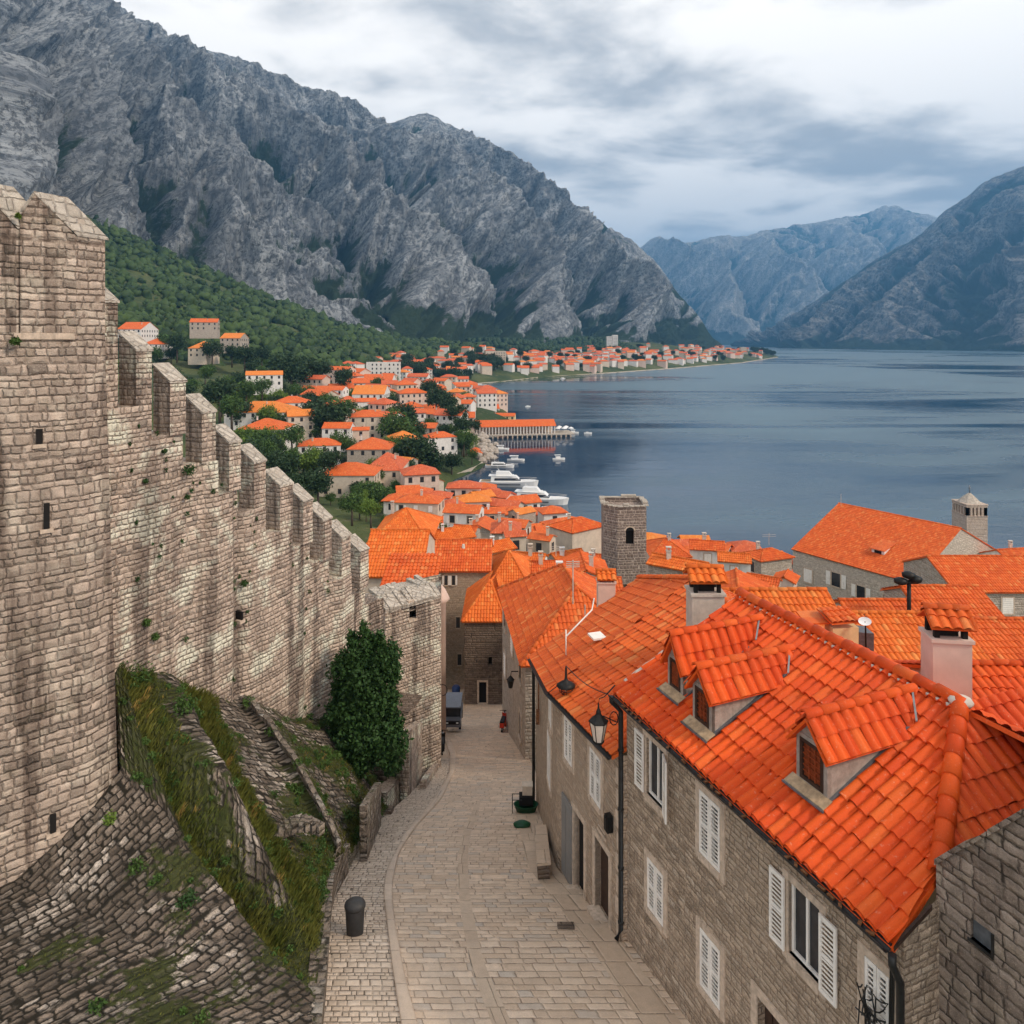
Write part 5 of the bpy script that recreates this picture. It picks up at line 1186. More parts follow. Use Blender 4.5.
kk_ = np.arange(.3, 3.75, .09); m.tube([H1(-.13, k, ZE+.4826*k+.02) for k in kk_]+[H1(0, WR-.1, ZR)], [rs_.uniform(.03, .07) for _ in kk_]+[.04], 6)
m.lathe(TIP+V3(0, 0, .02), [(.20, 0), (.21, .05), (.17, .10), (.05, .13)], 10)
m.build('mortar', PLASTER, roof1)
gutter('gutter', H1(-.1, -.10, ZE-.03), H1(7.6, -.10, ZE-.03), hs, .085, OUT1)
m = MB(); m.obox(H1(-.1, 0.0, ZE-.16), D1*7.7, W1*.05, (0, 0, .11)); 
rs_ = random.Random(6)
for q in range(42):
    if rs_.random() < .6: m.box(H1(.1+q*.18, -.09, ZE-.07), (.12, .05, .03), R(rs_.uniform(-90, 90)))
m.build('fascia', RUST, hs)
for q in range(1):
    m = MB(); m.obox(H1(7.58, 0, ZE-.12), W1*.75+V3(0, 0, .36), D1*.04, (0, 0, .07)); m.build('verge_board', WOODD, hs)
m = MB(); p0 = H1(7.66, -.08, ZE-.1); m.tube([p0, p0+V3(0, 0, -.15), p0+W1*.12+V3(0, 0, -.40)+D1*.02, p0+W1*.13+V3(0, 0, -.55)+D1*.02, p0+W1*.13+V3(0, 0, -6.5)+D1*.02], .055, 10)
for z in (1.2, 2.6): m.tube([p0+W1*.13+D1*.02+V3(0, 0, -z), p0+W1*.13+D1*.02+V3(0, 0, -z-.06)], .068, 10)
m.build('downpipe', PIPE, hs)
m = MB(); p0 = H1(-.08, -.10, ZE-.08); q0 = H1(-.02, .12, 0); m.tube([p0, p0+V3(0, 0, -.12), V3(q0[0], q0[1], ZE-.45), V3(q0[0], q0[1], 33.95), V3(q0[0], q0[1], 33.75)+OUT1*.12], .06, 10)
for z in (38.2, 36.8, 35.4, 34.1): m.tube([V3(q0[0], q0[1], z), V3(q0[0], q0[1], z+.05)], .075, 10)
m.build('downpipe', PIPE, hs)
m = MB(); rs_ = random.Random(12)     # bunch of black cables on the wall
for k in range(11):
    a = WO+D1*7.15+OUT1*.06+V3(0, 0, 38.1); pts = [a+D1*rs_.uniform(-.15, .25)+V3(0, 0, rs_.uniform(-.5, .5)) +OUT1*rs_.uniform(0, .28) for _ in range(4)]
    fine = []
    for i in range(3):
        for s_ in (0, .33, .66): fine.append(pts[i]*(1-s_)+pts[i+1]*s_+V3(0, 0, -.06*math.sin(s_*3)))
    m.tube(fine, .011, 5)
for k in range(3): m.tube([WO+D1*(7.38+k*.03)+OUT1*.05+V3(0, 0, 39.2), WO+D1*(7.36+k*.03)+OUT1*.06+V3(0, 0, 38.0), WO+D1*(7.38+k*.03)+OUT1*.05+V3(0, 0, 36.4)], .012, 5)
m.build('cable_bundle', PIPE, hs)
# dormers
def dormer(tc_, w0, wid, wallh, zr, back_w, state, label=None):
    zf = ZE+.4826*w0; ztop = zf+wallh; h = wid/2; root_ = MB()
    bw = w0+(wallh)/.4826   # where the side wall top meets the roof
    a0, a1 = H1(tc_-h, w0, 0), H1(tc_+h, w0, 0)
    fr = MB()
    # cheeks
    for s_ in (-1, 1):
        t_ = tc_+s_*h; q = [H1(t_, w0, zf-.1), H1(t_, bw, ztop-.02), H1(t_, w0, ztop)]
        th_ = -s_*.07*D1; fr.quad(*q); fr.quad(*[p+th_ for p in q][::-1]); fr.quad(q[0], q[2], q[2]+th_, q[0]+th_)
    for (t0, t1, z0, z1) in ((tc_-h, tc_-h+.09, zf-.15, ztop), (tc_+h-.09, tc_+h, zf-.15, ztop), (tc_-h+.09, tc_+h-.09, zf-.15, zf+.14), (tc_-h+.09, tc_+h-.09, ztop-.08, ztop)):
        fr.obox(H1(t0, w0-.005, z0), D1*(t1-t0), W1*.08, (0, 0, z1-z0))
    fr.quad(H1(tc_-h, w0+.01, ztop), H1(tc_+h, w0+.01, ztop), H1(tc_, w0+.01, zr-.05))
    do = fr.build('dormer', PLGREY, hs)
    if label: do['label'] = label
    rf = MB(); ov = .13; y0 = w0-.14; sl_ = (zr-ztop)/h
    for s_ in (1, -1):
        e = tc_+s_*(h+ov); ze_ = ztop-sl_*ov; bw_e = (ze_-ZE)/.4826+.1
        e0, e1 = H1(e, y0, ze_), H1(e, max(bw_e, y0+.3), ze_+.03); r0, r1 = H1(tc_, y0, zr), H1(tc_, back_w, zr)
        slabpts = [e0, e1, r1, r0]; U2 = unit(e1-e0); N_ = np.cross(U2, r0-e0); N_ = unit(N_ if N_[2] > 0 else -N_); V2 = np.cross(N_, U2); V2 = V2 if V2[2] > 0 else -V2
        slab(rf, [p-V3(0, 0, .03) for p in slabpts], .05, .22, .36)
        p2 = [(float(np.dot(p-e0, U2)), float(np.dot(p-e0, V2))) for p in slabpts]
        tiles(rf, e0, U2, V2, p2, .25, .42, 9, .066, int(tc_*10)+s_+2, .03)
    ridge(rf, H1(tc_, y0-.02, zr+.03), H1(tc_, back_w, zr+.03), .10, .40, 10, int(tc_*3))
    rf.build('roof', T_NEAR, do, smooth=True)
    # window with glazing bars or slatted blind
    wz0, wz1 = zf+.15, ztop-.08; t0, t1 = tc_-h+.09, tc_+h-.09
    g = MB(); g.quad(H1(t0, w0+.05, wz0), H1(t1, w0+.05, wz0), H1(t1, w0+.05, wz1), H1(t0, w0+.05, wz1)); g.build('pane', DARK if state != 'slats' else WOODR, do)
    f_ = MB()
    for (p, q, r_, s_) in ((t0, t0+.06, wz0, wz1), (t1-.06, t1, wz0, wz1), (t0+.06, t1-.06, wz0, wz0+.06), (t0+.06, t1-.06, wz1-.06, wz1)): f_.obox(H1(p, w0-.02, r_), D1*(q-p), W1*.05, (0, 0, s_-r_))
    f_.build('frame', WOODD, do)
    b_ = MB()
    if state == 'slats':
        kk = 14
        for i in range(kk): b_.obox(H1(t0+.06, w0-.005, wz0+.07+i*(wz1-wz0-.14)/kk), D1*(t1-t0-.12), W1*.02, (0, 0, .022))
    else:
        for i in range(1, 3): b_.obox(H1(t0+.06+(t1-t0-.12)*i/3-.01, w0+.0, wz0+.06), D1*.02, W1*.025, (0, 0, wz1-wz0-.12))
        for i in range(1, 6): b_.obox(H1(t0+.06, w0-.002, wz0+.06+(wz1-wz0-.12)*i/6-.008), D1*(t1-t0-.12), W1*.02, (0, 0, .016))
        b_.quad(H1(t0+.06, w0+.03, wz0+.06), H1(t1-.06, w0+.03, wz0+.06), H1(t1-.06, w0+.03, wz1-.06), H1(t0+.06, w0+.03, wz1-.06))
    b_.build('shutter', WOODR, do)
    lf = MB(); lf.obox(H1(tc_-h-.10, w0-.20, zf-.4826*.20+.115), D1*(wid+.20), W1*.20+V3(0, 0, .09), V3(0, 0, .018)); lf.build('sill', WOODP, do)
    l2_ = MB(); l2_.obox(H1(tc_+h+.0, w0, zf+.04), W1*(bw-w0)+V3(0, 0, wallh), D1*.05, (0, 0, .05)); l2_.obox(H1(tc_-h-.12, w0-.235, zf-.4826*.23+.10), D1*(wid+.24), W1*.03, (0, 0, .035))
    e = tc_+h+ov; l2_.obox(H1(e-.02, back_w-.55, zr-.28), D1*-(h+ov)*.95+W1*.45+V3(0, 0, .34), W1*.05, (0, 0, .02))
    l2_.build('flashing', LEAD, do)
dormer(1.23, .80, .58, .86, 41.36, 3.25, 'slats', 'farthest of the dormers, with a closed slatted shutter')
dormer(2.51, .58, .64, .92, 41.20, 2.98, 'bars', 'middle dormer with small glazing bars')
dormer(5.17, .92, .72, .95, 41.42, 3.42, 'bars', 'nearest dormer with small glazing bars')

# ---- chimneys with tiled caps
def tiled_chimney(label, x, y, z0, z1, w_, wall, rz, tile=T_OLD, capr=.30):
    r_ = thing('chimney', label, 'chimney', (x, y, z0)); m_ = MB(); a = V3(math.cos(rz), math.sin(rz), 0); b = V3(-math.sin(rz), math.cos(rz), 0); C = V3(x, y, 0)
    m_.obox(C-a*w_/2-b*w_*.4+V3(0, 0, z0), a*w_, b*w_*.8, (0, 0, z1-z0)); m_.obox(C-a*(w_/2+.04)-b*(w_*.4+.04)+V3(0, 0, z1), a*(w_+.08), b*(w_*.8+.08), (0, 0, .07)); m_.build('stack', wall, r_)
    m_ = MB()
    for s_ in (-1, 1):
        for q in (-1, 1): m_.box(C+a*s_*w_*.36+b*q*w_*.26+V3(0, 0, z1+.07+capr/2), (.1, .1, capr), rz)
    m_.box(C+V3(0, 0, z1+.17), (w_*.5, w_*.35, .18), rz); m_.build('vent', DARK, r_)
    m_ = MB(); zt = z1+.07+capr; hw = w_*.58; hd = w_*.52; rise_ = .26
    for s_ in (1, -1):
        e0, e1 = C-a*hw-b*s_*hd+V3(0, 0, zt), C+a*hw-b*s_*hd+V3(0, 0, zt); roof_plane(m_, [e0, e1, C+a*hw+V3(0, 0, zt+rise_), C-a*hw+V3(0, 0, zt+rise_)], 8, .2, .3, .05, 4, .03)
    ridge(m_, C-a*hw+V3(0, 0, zt+rise_+.03), C+a*hw+V3(0, 0, zt+rise_+.03), .08, .3, 8, 1); m_.build('cap', tile, r_, smooth=True)
    return r_
tiled_chimney('grey plastered chimney under a little tiled roof, behind the two far dormers', 5.36, 20.0, 37.5, 41.0, .88, PLASTER, R(0), T_LIGHT, .35)
tiled_chimney('pale pink chimney with sooty tiled cap standing behind the main ridge', 8.98, 14.9, 39, 41.85, .74, PLPINK, R(-8), T_OLD, .26)

# ---- second house down the street
C1 = V3(2.49, 17.1, 0); C2 = V3(1.18, 21.2, 0); C3 = V3(.80, 27.5, 0)
h2 = thing('stone_house', 'second stone house down the street with grey door, white shutters and orange roof', 'house', (4, 21, 32.8))
dA = unit(C2-C1); nA = unit(V3(dA[1], -dA[0], 0)); nA = nA if nA[0] > 0 else -nA; LA = np.linalg.norm(C2-C1); dB = unit(C3-C2); nB = unit(V3(dB[1], -dB[0], 0)); nB = nB if nB[0] > 0 else -nB; LB = np.linalg.norm(C3-C2)
IN_DIR = nA; m = MB()
WA = [(1.12, 1.80, 36.12, 37.38, 'closed'), (3.02, 3.58, 36.12, 37.32, 'closed')]; DA = [(2.20, 2.92, 32.9, 35.05), (.66, 1.50, 33.4, 35.25)]
ins_ = nA*.12
holes_wall(m, C1+ins_, dA, LA, 31, 38.15, [w_[:4] for w_ in WA]+DA, .22, 37.65)
IN_DIR = nB
WB = [(1.0, 1.75, 35.95, 37.1, 'closed'), (1.25, 2.15, 33.9, 35.4, 'closed')]
holes_wall(m, C2+nB*.12, dB, LB, 28.5, 37.65, [w_[:4] for w_ in WB], .22, 35.85)
ee = C3+nB*.12; m.quad(ee+V3(0, 0, 28.5), ee+nB*6+V3(0, 0, 28.5), ee+nB*6+V3(0, 0, 37.2), ee+V3(0, 0, 35.85))
m.quad(C1+ins_+V3(0, 0, 31), WO+D1*.03+V3(0, 0, 31), WO+D1*.03+V3(0, 0, 38.1), C1+ins_+V3(0, 0, 38.1))
m.build('wall', FAC2, h2)
for w_ in WA: near_window(h2, C1+ins_, dA, -nA, *w_)
for w_ in WB: near_window(h2, C2+nB*.12, dB, -nB, *w_)
def near_door(parent, O, U, out, u0, u1, z0, z1, mat, leaf=None):
    m_ = MB(); b = .13
    m_.obox(O+U*(u0-b)+V3(0, 0, z0)-out*.15, U*b, out*.18, (0, 0, z1-z0+b)); m_.obox(O+U*u1+V3(0, 0, z0)-out*.15, U*b, out*.18, (0, 0, z1-z0+b)); m_.obox(O+U*u0+V3(0, 0, z1)-out*.15, U*(u1-u0), out*.18, (0, 0, b)); m_.obox(O+U*(u0-.05)+V3(0, 0, z0-.25)-out*.1, U*(u1-u0+.1), out*.32, (0, 0, .27))
    fo = m_.build('door_frame', TRIM, parent); m_ = MB(); m_.obox(O+U*u0+V3(0, 0, z0)-out*.20, U*(u1-u0), out*.04, (0, 0, z1-z0)); d_ = m_.build('door', mat, fo)
    return fo
near_door(h2, C1+ins_, dA, -nA, *DA[0], DARK); near_door(h2, C1+ins_, dA, -nA, *DA[1], WOODD)  # first one: dark panel standing for the shade inside an open doorway
m = MB(); O_ = C1+ins_-nA*.02; m.obox(O_+dA*2.98+V3(0, 0, 32.8), dA*.72, -nA*.045, (0, 0, 2.25)); m.obox(O_+dA*3.02+V3(0, 0, 32.95)-nA*.045, dA*.28, -nA*.012, (0, 0, 1.9)); m.obox(O_+dA*3.36+V3(0, 0, 32.95)-nA*.045, dA*.28, -nA*.012, (0, 0, 1.9)); dl = m.build('door_leaf', GREYP, h2); dl['label'] = 'grey door leaf folded back against the wall'
m = MB(); m.obox(C1+ins_+dA*.42-nA*.17+V3(0, 0, 36.0), dA*.18, nA*.15, (0, 0, .40)); m.obox(C1+ins_+dA*.44-nA*.19+V3(0, 0, 36.04), dA*.14, nA*.02, (0, 0, .32)); m.build('meter_box', IRON, h2)
m = MB(); m.obox(C1+ins_+dA*.80-nA*.02+V3(0, 0, 35.52), dA*.5, -nA*.02, (0, 0, .07)); m.obox(C1+ins_+dA*.84-nA*.02+V3(0, 0, 35.66), dA*.4, -nA*.02, (0, 0, .03)); m.build('door_plate', TRIM, h2)
m = MB(); 
for k, (z, l_) in enumerate(((34.2, .34), (34.7, .46), (35.2, .34), (35.8, .42), (36.4, .32), (37.0, .44), (37.5, .34), (36.1, .4))): m.obox(C1+ins_+dA*.04-nA*.015+V3(0, 0, 33.7+k*.52), dA*l_*.5, -nA*.018, (0, 0, .40))
m.build('corner_stones', TRIM, h2)
m = MB()
ea0, ea1 = C1-nA*.12+dA*.05+V3(0, 0, 38.12), C2-nA*.12+V3(0, 0, 37.66); eb1 = C3-nB*.12+dB*.1+V3(0, 0, 35.85)
RA, RB, RC = V3(6.9, 18.2, 40.25), V3(6.1, 24.2, 39.95), V3(5.4, 30.5, 38.4)
roof_plane(m, [ea0, ea1, RB, RA], 7, .225, .38, .052, 21); 
pn_ = np.cross(eb1-ea1, RB-ea1); q = V3(5.3, 30.2, 0); q[2] = ea1[2]-(pn_[0]*(q[0]-ea1[0])+pn_[1]*(q[1]-ea1[1]))/pn_[2]
roof_plane(m, [ea1, eb1, q, RB+V3(0, .0, 0)], 7, .225, .38, .052, 22)
roof_plane(m, [RA+V3(5, 1.5, -2.2), RA, RB, RB+V3(5, 1.5, -2.2)][::-1], 5, .225, .38, .05, 23)
ridge(m, RA+V3(0, 0, .05), RB+V3(0, 0, .05), .12, .42, 8, 3); ridge(m, RB+V3(0, 0, .05), q+V3(0, 0, .05), .12, .42, 8, 4)
m.build('roof', T_OLD, h2, smooth=True)
gutter('gutter', ea0-V3(0, 0, .02)-nA*.06, ea1-V3(0, 0, .02)-nA*.06, h2, .07, -nA); gutter('gutter', ea1-V3(0, 0, .02)-nB*.06, eb1-V3(0, 0, .02)-nB*.06, h2, .07, -nB)
m = MB(); m.tube([eb1+V3(0, 0, -.1), eb1+nB*.15+V3(0, 0, -.5), eb1+nB*.15+V3(0, 0, -7)], .06, 8); m.build('downpipe', PIPE, h2)
m = MB(); p = C2+nB*.1+dB*4.6+V3(0, 0, 35.0); m.tube([p+V3(0, 0, .8)-nB*.05, p-nB*.05+V3(0, 0, -.3)], .03, 6); m.box(p-nB*.08+V3(0, 0, -.5), (.12, .12, .5)); m.build('rusty_pipe', RUST, h2)
m = MB(); rv = P(566, 655, 21.5); m.tube([rv, rv+V3(0, 0, .75)], .02, 6); m.tube([rv+V3(0, 0, .55), P(592, 610, 22.5), P(594, 598, 22.6)], .025, 6); m.build('antenna_mast', WHITE, h2)
m = MB(); a = P(592, 651, 22.0)  # skylight
m.box(P(597, 636, 23.5), (.45, .5, .06), 0.3); m.build('skylight', WHITE, h2)

# ---- third house, darker tiles
h3 = house('third house down the street with a dark red pyramid of ridged tiles', (3.3, 41.2), 10.5, 6.6, R(97), 25.5, 32.2, 2.35, 'hip', FAC3, T_OLD, n=5, chim=0, floors=2, group=None)
# house that closes the street
h4 = thing('stone_house', 'narrow dark grey stone house closing the end of the street, with pale door frame', 'house', (-1.9, 54.5, 21.5))
IN_DIR = V3(0, 1, 0); m = MB(); xl, xr = (464.5-512)/F*52, (504-512)/F*52; zt = CZ-(620-HY)/F*52
dx0, dx1, dz0, dz1 = (479-512)/F*52, (486.3-512)/F*52, 21.75, CZ-(682-HY)/F*52
wx0, wx1, wz0, wz1 = (488.5-512)/F*52, (492-512)/F*52, CZ-(665-HY)/F*52, CZ-(657-HY)/F*52
holes_wall(m, V3(xl, 52, 0), V3(1, 0, 0), xr-xl, 20, zt, [(dx0-xl, dx1-xl, dz0, dz1), (wx0-xl, wx1-xl, wz0, wz1)], .3)
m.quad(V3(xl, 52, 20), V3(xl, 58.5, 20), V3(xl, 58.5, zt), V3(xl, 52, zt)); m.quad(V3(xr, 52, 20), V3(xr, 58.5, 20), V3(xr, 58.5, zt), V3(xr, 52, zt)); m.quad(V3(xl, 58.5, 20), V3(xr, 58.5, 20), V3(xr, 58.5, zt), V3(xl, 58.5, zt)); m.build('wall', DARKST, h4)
near_door(h4, V3(0, 52, 0), V3(1, 0, 0), V3(0, -1, 0), dx0, dx1, dz0, dz1, DARK)
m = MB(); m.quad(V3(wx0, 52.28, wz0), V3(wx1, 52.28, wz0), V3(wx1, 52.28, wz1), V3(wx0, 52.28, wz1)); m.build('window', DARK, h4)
m = MB(); ra, rb = V3(-1.7, 55.5, zt+1.75), V3(-1.2, 57, zt+1.8)
e = [V3(xl-.2, 51.8, zt-.05), V3(xr+.15, 51.8, zt-.05), V3(xr+.15, 58.6, zt-.05), V3(xl-.2, 58.6, zt-.05)]
roof_plane(m, [e[0], e[1], ra], 5, seed=31); roof_plane(m, [e[1], e[2], rb, ra], 5, seed=32); roof_plane(m, [e[3], e[0], ra, rb], 5, seed=33); roof_plane(m, [e[2], e[3], rb], 5, seed=34)
ridge(m, e[0], ra, .1, .4, 6, 1); ridge(m, e[1], ra, .1, .4, 6, 2); m.build('roof', T_LIGHT, h4)

# ---- near wall in the lower right corner, rising towards the viewer
nw = thing('stone_house', 'dark weathered stone gable of a house in the lower right corner with small grey hatch', 'house', H1(9, 1.3, 36))
def Wp(t_, w_, z): return H1(t_, w_, z)
m = MB(); w0 = .98; t0, t1 = 7.5, 10.3; zt0, zt1 = 40.38, 43.66; hz0, hz1 = CZ-(963-HY)/F*9.55, CZ-(925-HY)/F*9.55
ht0, ht1 = 8.02, 8.32; hz0, hz1 = 39.68, 39.98
def top(t_): return zt0+(zt1-zt0)*(t_-t0)/(t1-t0)
N_ = W1
for (a, b, z0, z1) in ((t0, ht0, 33, None), (ht0, ht1, 33, hz0), (ht0, ht1, hz1, None), (ht1, t1, 33, None)):
    za_, zb_ = (top(a) if z1 is None else z1), (top(b) if z1 is None else z1); m.quad(Wp(a, w0, z0), Wp(b, w0, z0), Wp(b, w0, zb_), Wp(a, w0, za_))
m.quad(Wp(t0, w0, 33), Wp(t0, w0, top(t0)), Wp(t0, w0+.45, top(t0)), Wp(t0, w0+.45, 33))
m.quad(Wp(t0, w0+.45, 33), Wp(t0, w0+.45, top(t0)), Wp(t1, w0+.45, top(t1)), Wp(t1, w0+.45, 33)); m.quad(Wp(t0, w0, top(t0)), Wp(t1, w0, top(t1)), Wp(t1, w0+.45, top(t1)), Wp(t0, w0+.45, top(t0)))
for (a, z) in ((ht0, 0), (ht1, 0)): m.quad(Wp(a, w0, hz0), Wp(a, w0, hz1), Wp(a, w0+.12, hz1), Wp(a, w0+.12, hz0))
m.quad(Wp(ht0, w0, hz0), Wp(ht1, w0, hz0), Wp(ht1, w0+.12, hz0), Wp(ht0, w0+.12, hz0)); m.quad(Wp(ht0, w0, hz1), Wp(ht1, w0, hz1), Wp(ht1, w0+.12, hz1), Wp(ht0, w0+.12, hz1))
q_ = [H1(8.9, w0+.45, 0), H1(16, w0+.45, 0), H1(16, w0+9, 0), H1(8.9, w0+9, 0)]  # unseen house body behind the gable, added to keep sun off the lane
for k in range(4): a_, b_ = q_[k], q_[(k+1) % 4]; m.quad(a_+V3(0, 0, 30), b_+V3(0, 0, 30), b_+V3(0, 0, 41.8), a_+V3(0, 0, 41.8))
m.build('wall', NEARW, nw)
m = MB(); roof_plane(m, [q_[0]+V3(0, 0, 41.8), q_[1]+V3(0, 0, 41.8), H1(16, w0+4.7, 43.9), H1(8.9, w0+4.7, 43.9)], 0); roof_plane(m, [q_[2]+V3(0, 0, 41.8), q_[3]+V3(0, 0, 41.8), H1(8.9, w0+4.7, 43.9), H1(16, w0+4.7, 43.9)], 0); m.build('roof', T_FAR, nw)  # roof of the added, unseen house body
m = MB(); m.quad(Wp(ht0, w0+.06, hz0), Wp(ht1, w0+.06, hz0), Wp(ht1, w0+.06, hz1), Wp(ht0, w0+.06, hz1)); hp_ = m.build('hatch', LEAD, nw)
m = MB(); m.obox(Wp(ht0-.03, w0-.02, hz0-.04), D1*(ht1-ht0+.06), W1*.1, (0, 0, .04)); m.obox(Wp(ht1, w0-.02, hz0), D1*.035, W1*.1, (0, 0, hz1-hz0)); m.build('frame', PIPE, hp_)
m = MB(); rs_ = random.Random(15); a = t0
while a < t1-.1:
    l_ = rs_.uniform(.25, .5); b = min(t1, a+l_); m.obox(Wp(a+.008, w0-.05, top(a)-.02), D1*(b-a-.016)+V3(0, 0, top(b)-top(a)), W1*rs_.uniform(.5, .58), V3(0, 0, rs_.uniform(.06, .10))); a = b
m.build('coping', NEARW, nw)
# lower side wall under the verge
m = MB(); A = H1(7.9, .45, 0); m.obox(H1(7.62, .42, 33), D1*2.6, W1*.30, (0, 0, 4.55)); lw = m.build('side_wall', NEARW, None); tag(lw, 'lower side wall with a pale coping beside the black downpipe, bottom right', 'wall')
m = MB(); m.obox(H1(7.60, .38, 37.55), D1*2.7, W1*.38, (0, 0, .07)); m.build('coping', TRIM, lw)
# ================================================================== street lamps and small things
def lantern(label, c, s_=1.0, glass=LENS):
    r_ = thing('street_lamp', label, 'lamp', c); c = V3(*c); z = V3(0, 0, 1)
    f_ = MB(); g = MB(); t_, b_ = .17*s_, .095*s_; h = .36*s_
    for k in range(6):
        a0, a1 = k*math.pi/3, (k+1)*math.pi/3; q = [c+V3(math.cos(a)*r, math.sin(a)*r, zz) for a, r, zz in ((a0, b_, -h/2), (a1, b_, -h/2), (a1, t_, h/2), (a0, t_, h/2))]
        g.quad(*q); f_.tube([q[0], q[3]], .010*s_, 5)
    f_.lathe(c-z*h/2, [(b_+.015*s_, -.03*s_), (b_+.015*s_, 0)], 6); f_.lathe(c+z*h/2, [(t_+.02*s_, 0), (t_+.02*s_, .02*s_), (t_*.5, .10*s_), (.05*s_, .15*s_), (.045*s_, .20*s_), (.02*s_, .25*s_), (.012*s_, .34*s_)], 6)
    f_.build('frame', IRON, r_); g.build('glass', glass, r_); return r_, c+z*(h/2+.34*s_)
L1p = P(598.5, 731, 16.7); lp, top1 = lantern('six sided black street lantern hanging at the corner of the nearest house', L1p, 1.22)
m = MB(); anchor = H1(-.05, .05, 0)+V3(0, 0, CZ-(722-HY)/F*17.0); cur = [top1, top1+V3(.02, 0, .12), P(604, 697, 16.8), P(607, 694, 16.85)]
m.tube(cur, .012, 6); m.tube([P(607, 694, 16.85), H1(-.1, .0, 39.75)], .018, 6); m.tube([P(603, 716, 17), anchor+V3(0, 0, -.1)], .014, 6)
m.tube([H1(-.05, -.05, 39.0)+V3(.10*math.cos(a), 0, .16*math.sin(a)) for a in np.linspace(0, 6.28, 12)], .014, 5); m.build('bracket', IRON, lp)
L2p = P(566, 686, 20.6); r_ = thing('street_lamp', 'black bell shaped street lamp hanging above the second roof edge from a wire', 'lamp', L2p); c = V3(*L2p); m = MB()
m.lathe(c, [(.27, 0), (.28, .02), (.17, .10), (.06, .16), (.035, .26), (.03, .50), (.012, .58)], 12); m.build('lamp_shade', IRON, r_)
m = MB(); 
for k in range(8): a = k*math.pi/4; m.tube([c+V3(.22*math.cos(a), .22*math.sin(a), 0), c+V3(.17*math.cos(a), .17*math.sin(a), -.18), c+V3(.05*math.cos(a), .05*math.sin(a), -.24)], .009, 4)
m.tube([c+V3(.2*math.cos(a), .2*math.sin(a), -.09) for a in np.linspace(0, 6.28, 14)], .008, 4); m.build('cage', IRON, r_)
m = MB(); m.lathe(c+V3(0, 0, -.14), [(.03, 0), (.07, .05), (.05, .13)], 8); m.build('bulb', LENS, r_)
m = MB(); A_ = c+V3(0, 0, .58); B_ = P(607, 694, 16.85); m.tube([A_*(1-t_)+B_*t_+V3(0, 0, -.12*math.sin(t_*math.pi)) for t_ in np.linspace(0, 1, 10)], .013, 5)
m.tube([c+V3(-.2, .1, -.02), P(548, 693, 20.9)], .012, 5)
tag(m.build('wire', PIPE), 'thin black wire stretched between the two street lamps over the roof', 'wire')
# wall lamp of wrought iron further down
L3 = P(511.5, 681, 37.5); r_ = thing('street_lamp', 'small wrought iron wall lamp on the third house far down the street', 'lamp', L3); m = MB(); c = V3(*L3)
m.tube([c+V3(.35, 0, .5), c+V3(0, 0, .5), c+V3(-.05, 0, .25)], .03, 5); m.lathe(c+V3(-.05, 0, -.35), [(.10, 0), (.19, .4), (.22, .42), (.06, .6)], 6); m.build('frame', IRON, r_)
m = MB(); m.lathe(c+V3(-.05, 0, -.33), [(.09, 0), (.17, .36)], 6, 1.04, 1.04); m.build('glass', LENS, r_)

# litter bin on the footpath
b = G(355, 934); b[2] = zs(b[1])+.02; r_ = thing('litter_bin', 'dark grey rounded litter bin standing on the cobbled footpath against the parapet', 'bin', b); m = MB()
m.lathe(b, [(.20, .0), (.205, .04), (.235, .62), (.225, .66)], 18, 1, .85); m.build('body', BINM, r_)
m = MB(); m.lathe(b, [(.25, .64), (.26, .68), (.24, .74), (.15, .80), (.02, .81)], 18, 1, .85); m.build('lid', BINM, r_)
# stone bench block along the houses
b = G(545, 880); r_ = tag(MB() and thing('stone_bench', 'long dark stone block used as a bench against the second house', 'bench', b), None)
m = MB(); q = G(541, 840); d_ = unit(V3(q[0]-b[0], q[1]-b[1], q[2]-b[2])); L_ = np.linalg.norm(q-b); m.obox(b+V3(-.2, .0, -.02), d_*L_, V3(.34, .05, 0), (0, 0, .42)); m.build('block', DARKST, r_)
m = MB(); m.obox(b+V3(-.23, -.02, .40), d_*(L_+.04), V3(.40, .05, 0), (0, 0, .07)); m.build('seat', PAVE2, r_)
# cluttered box with pot further down
b = G(526, 812); r_ = thing('planter_box', 'dark planter box with a green lip standing by the wall behind the stone bench', 'planter', b)
m = MB(); m.lathe(b+V3(0, 0, 0), [(.26, 0), (.34, .28), (.36, .30), (.33, .30), (.28, .12)], 14, 1.3, .8); m.build('tub', GREEN, r_)
m = MB(); m.box(b+V3(0, .1, .42), (.5, .35, .3)); m.build('soil_box', DARK, r_)
m = MB(); m.box(b+V3(.05, .2, .72), (.36, .3, .34)); m.box(b+V3(.05, .2, .90), (.40, .34, .04)); tag(m.build('cardboard_box', CLOTH), 'small cream box standing on top of the green tub', 'box')
m = MB(); 
for s_ in (-1, 1): m.tube([b+V3(-.5, s_*.18, 0), b+V3(-.5, s_*.18, .55), b+V3(-.15, s_*.18, .55)], .018, 5)
m.tube([b+V3(-.5, -.18, .3), b+V3(-.5, .18, .3)], .018, 5); m.tube([b+V3(-.5, -.18, .55), b+V3(-.5, .18, .55)], .018, 5); tag(m.build('metal_rack', IRON), 'small black metal rack next to the green tub', 'rack')
b = G(522, 827); m = MB(); m.lathe(b+V3(0, 0, .0), [(.1, 0), (.24, .05), (.25, .12), (.14, .19), (.03, .2)], 12, 1.2, .7); tag(m.build('bag', GREEN), 'flat green bag lying on the paving in front of the tub', 'bag')
b = G(568, 928); m = MB(); m.box(b+V3(-.05, 0, .01), (.42, .34, .02)); 
for k in range(5): m.box(b+V3(-.05, -.12+k*.06, .022), (.36, .02, .012))
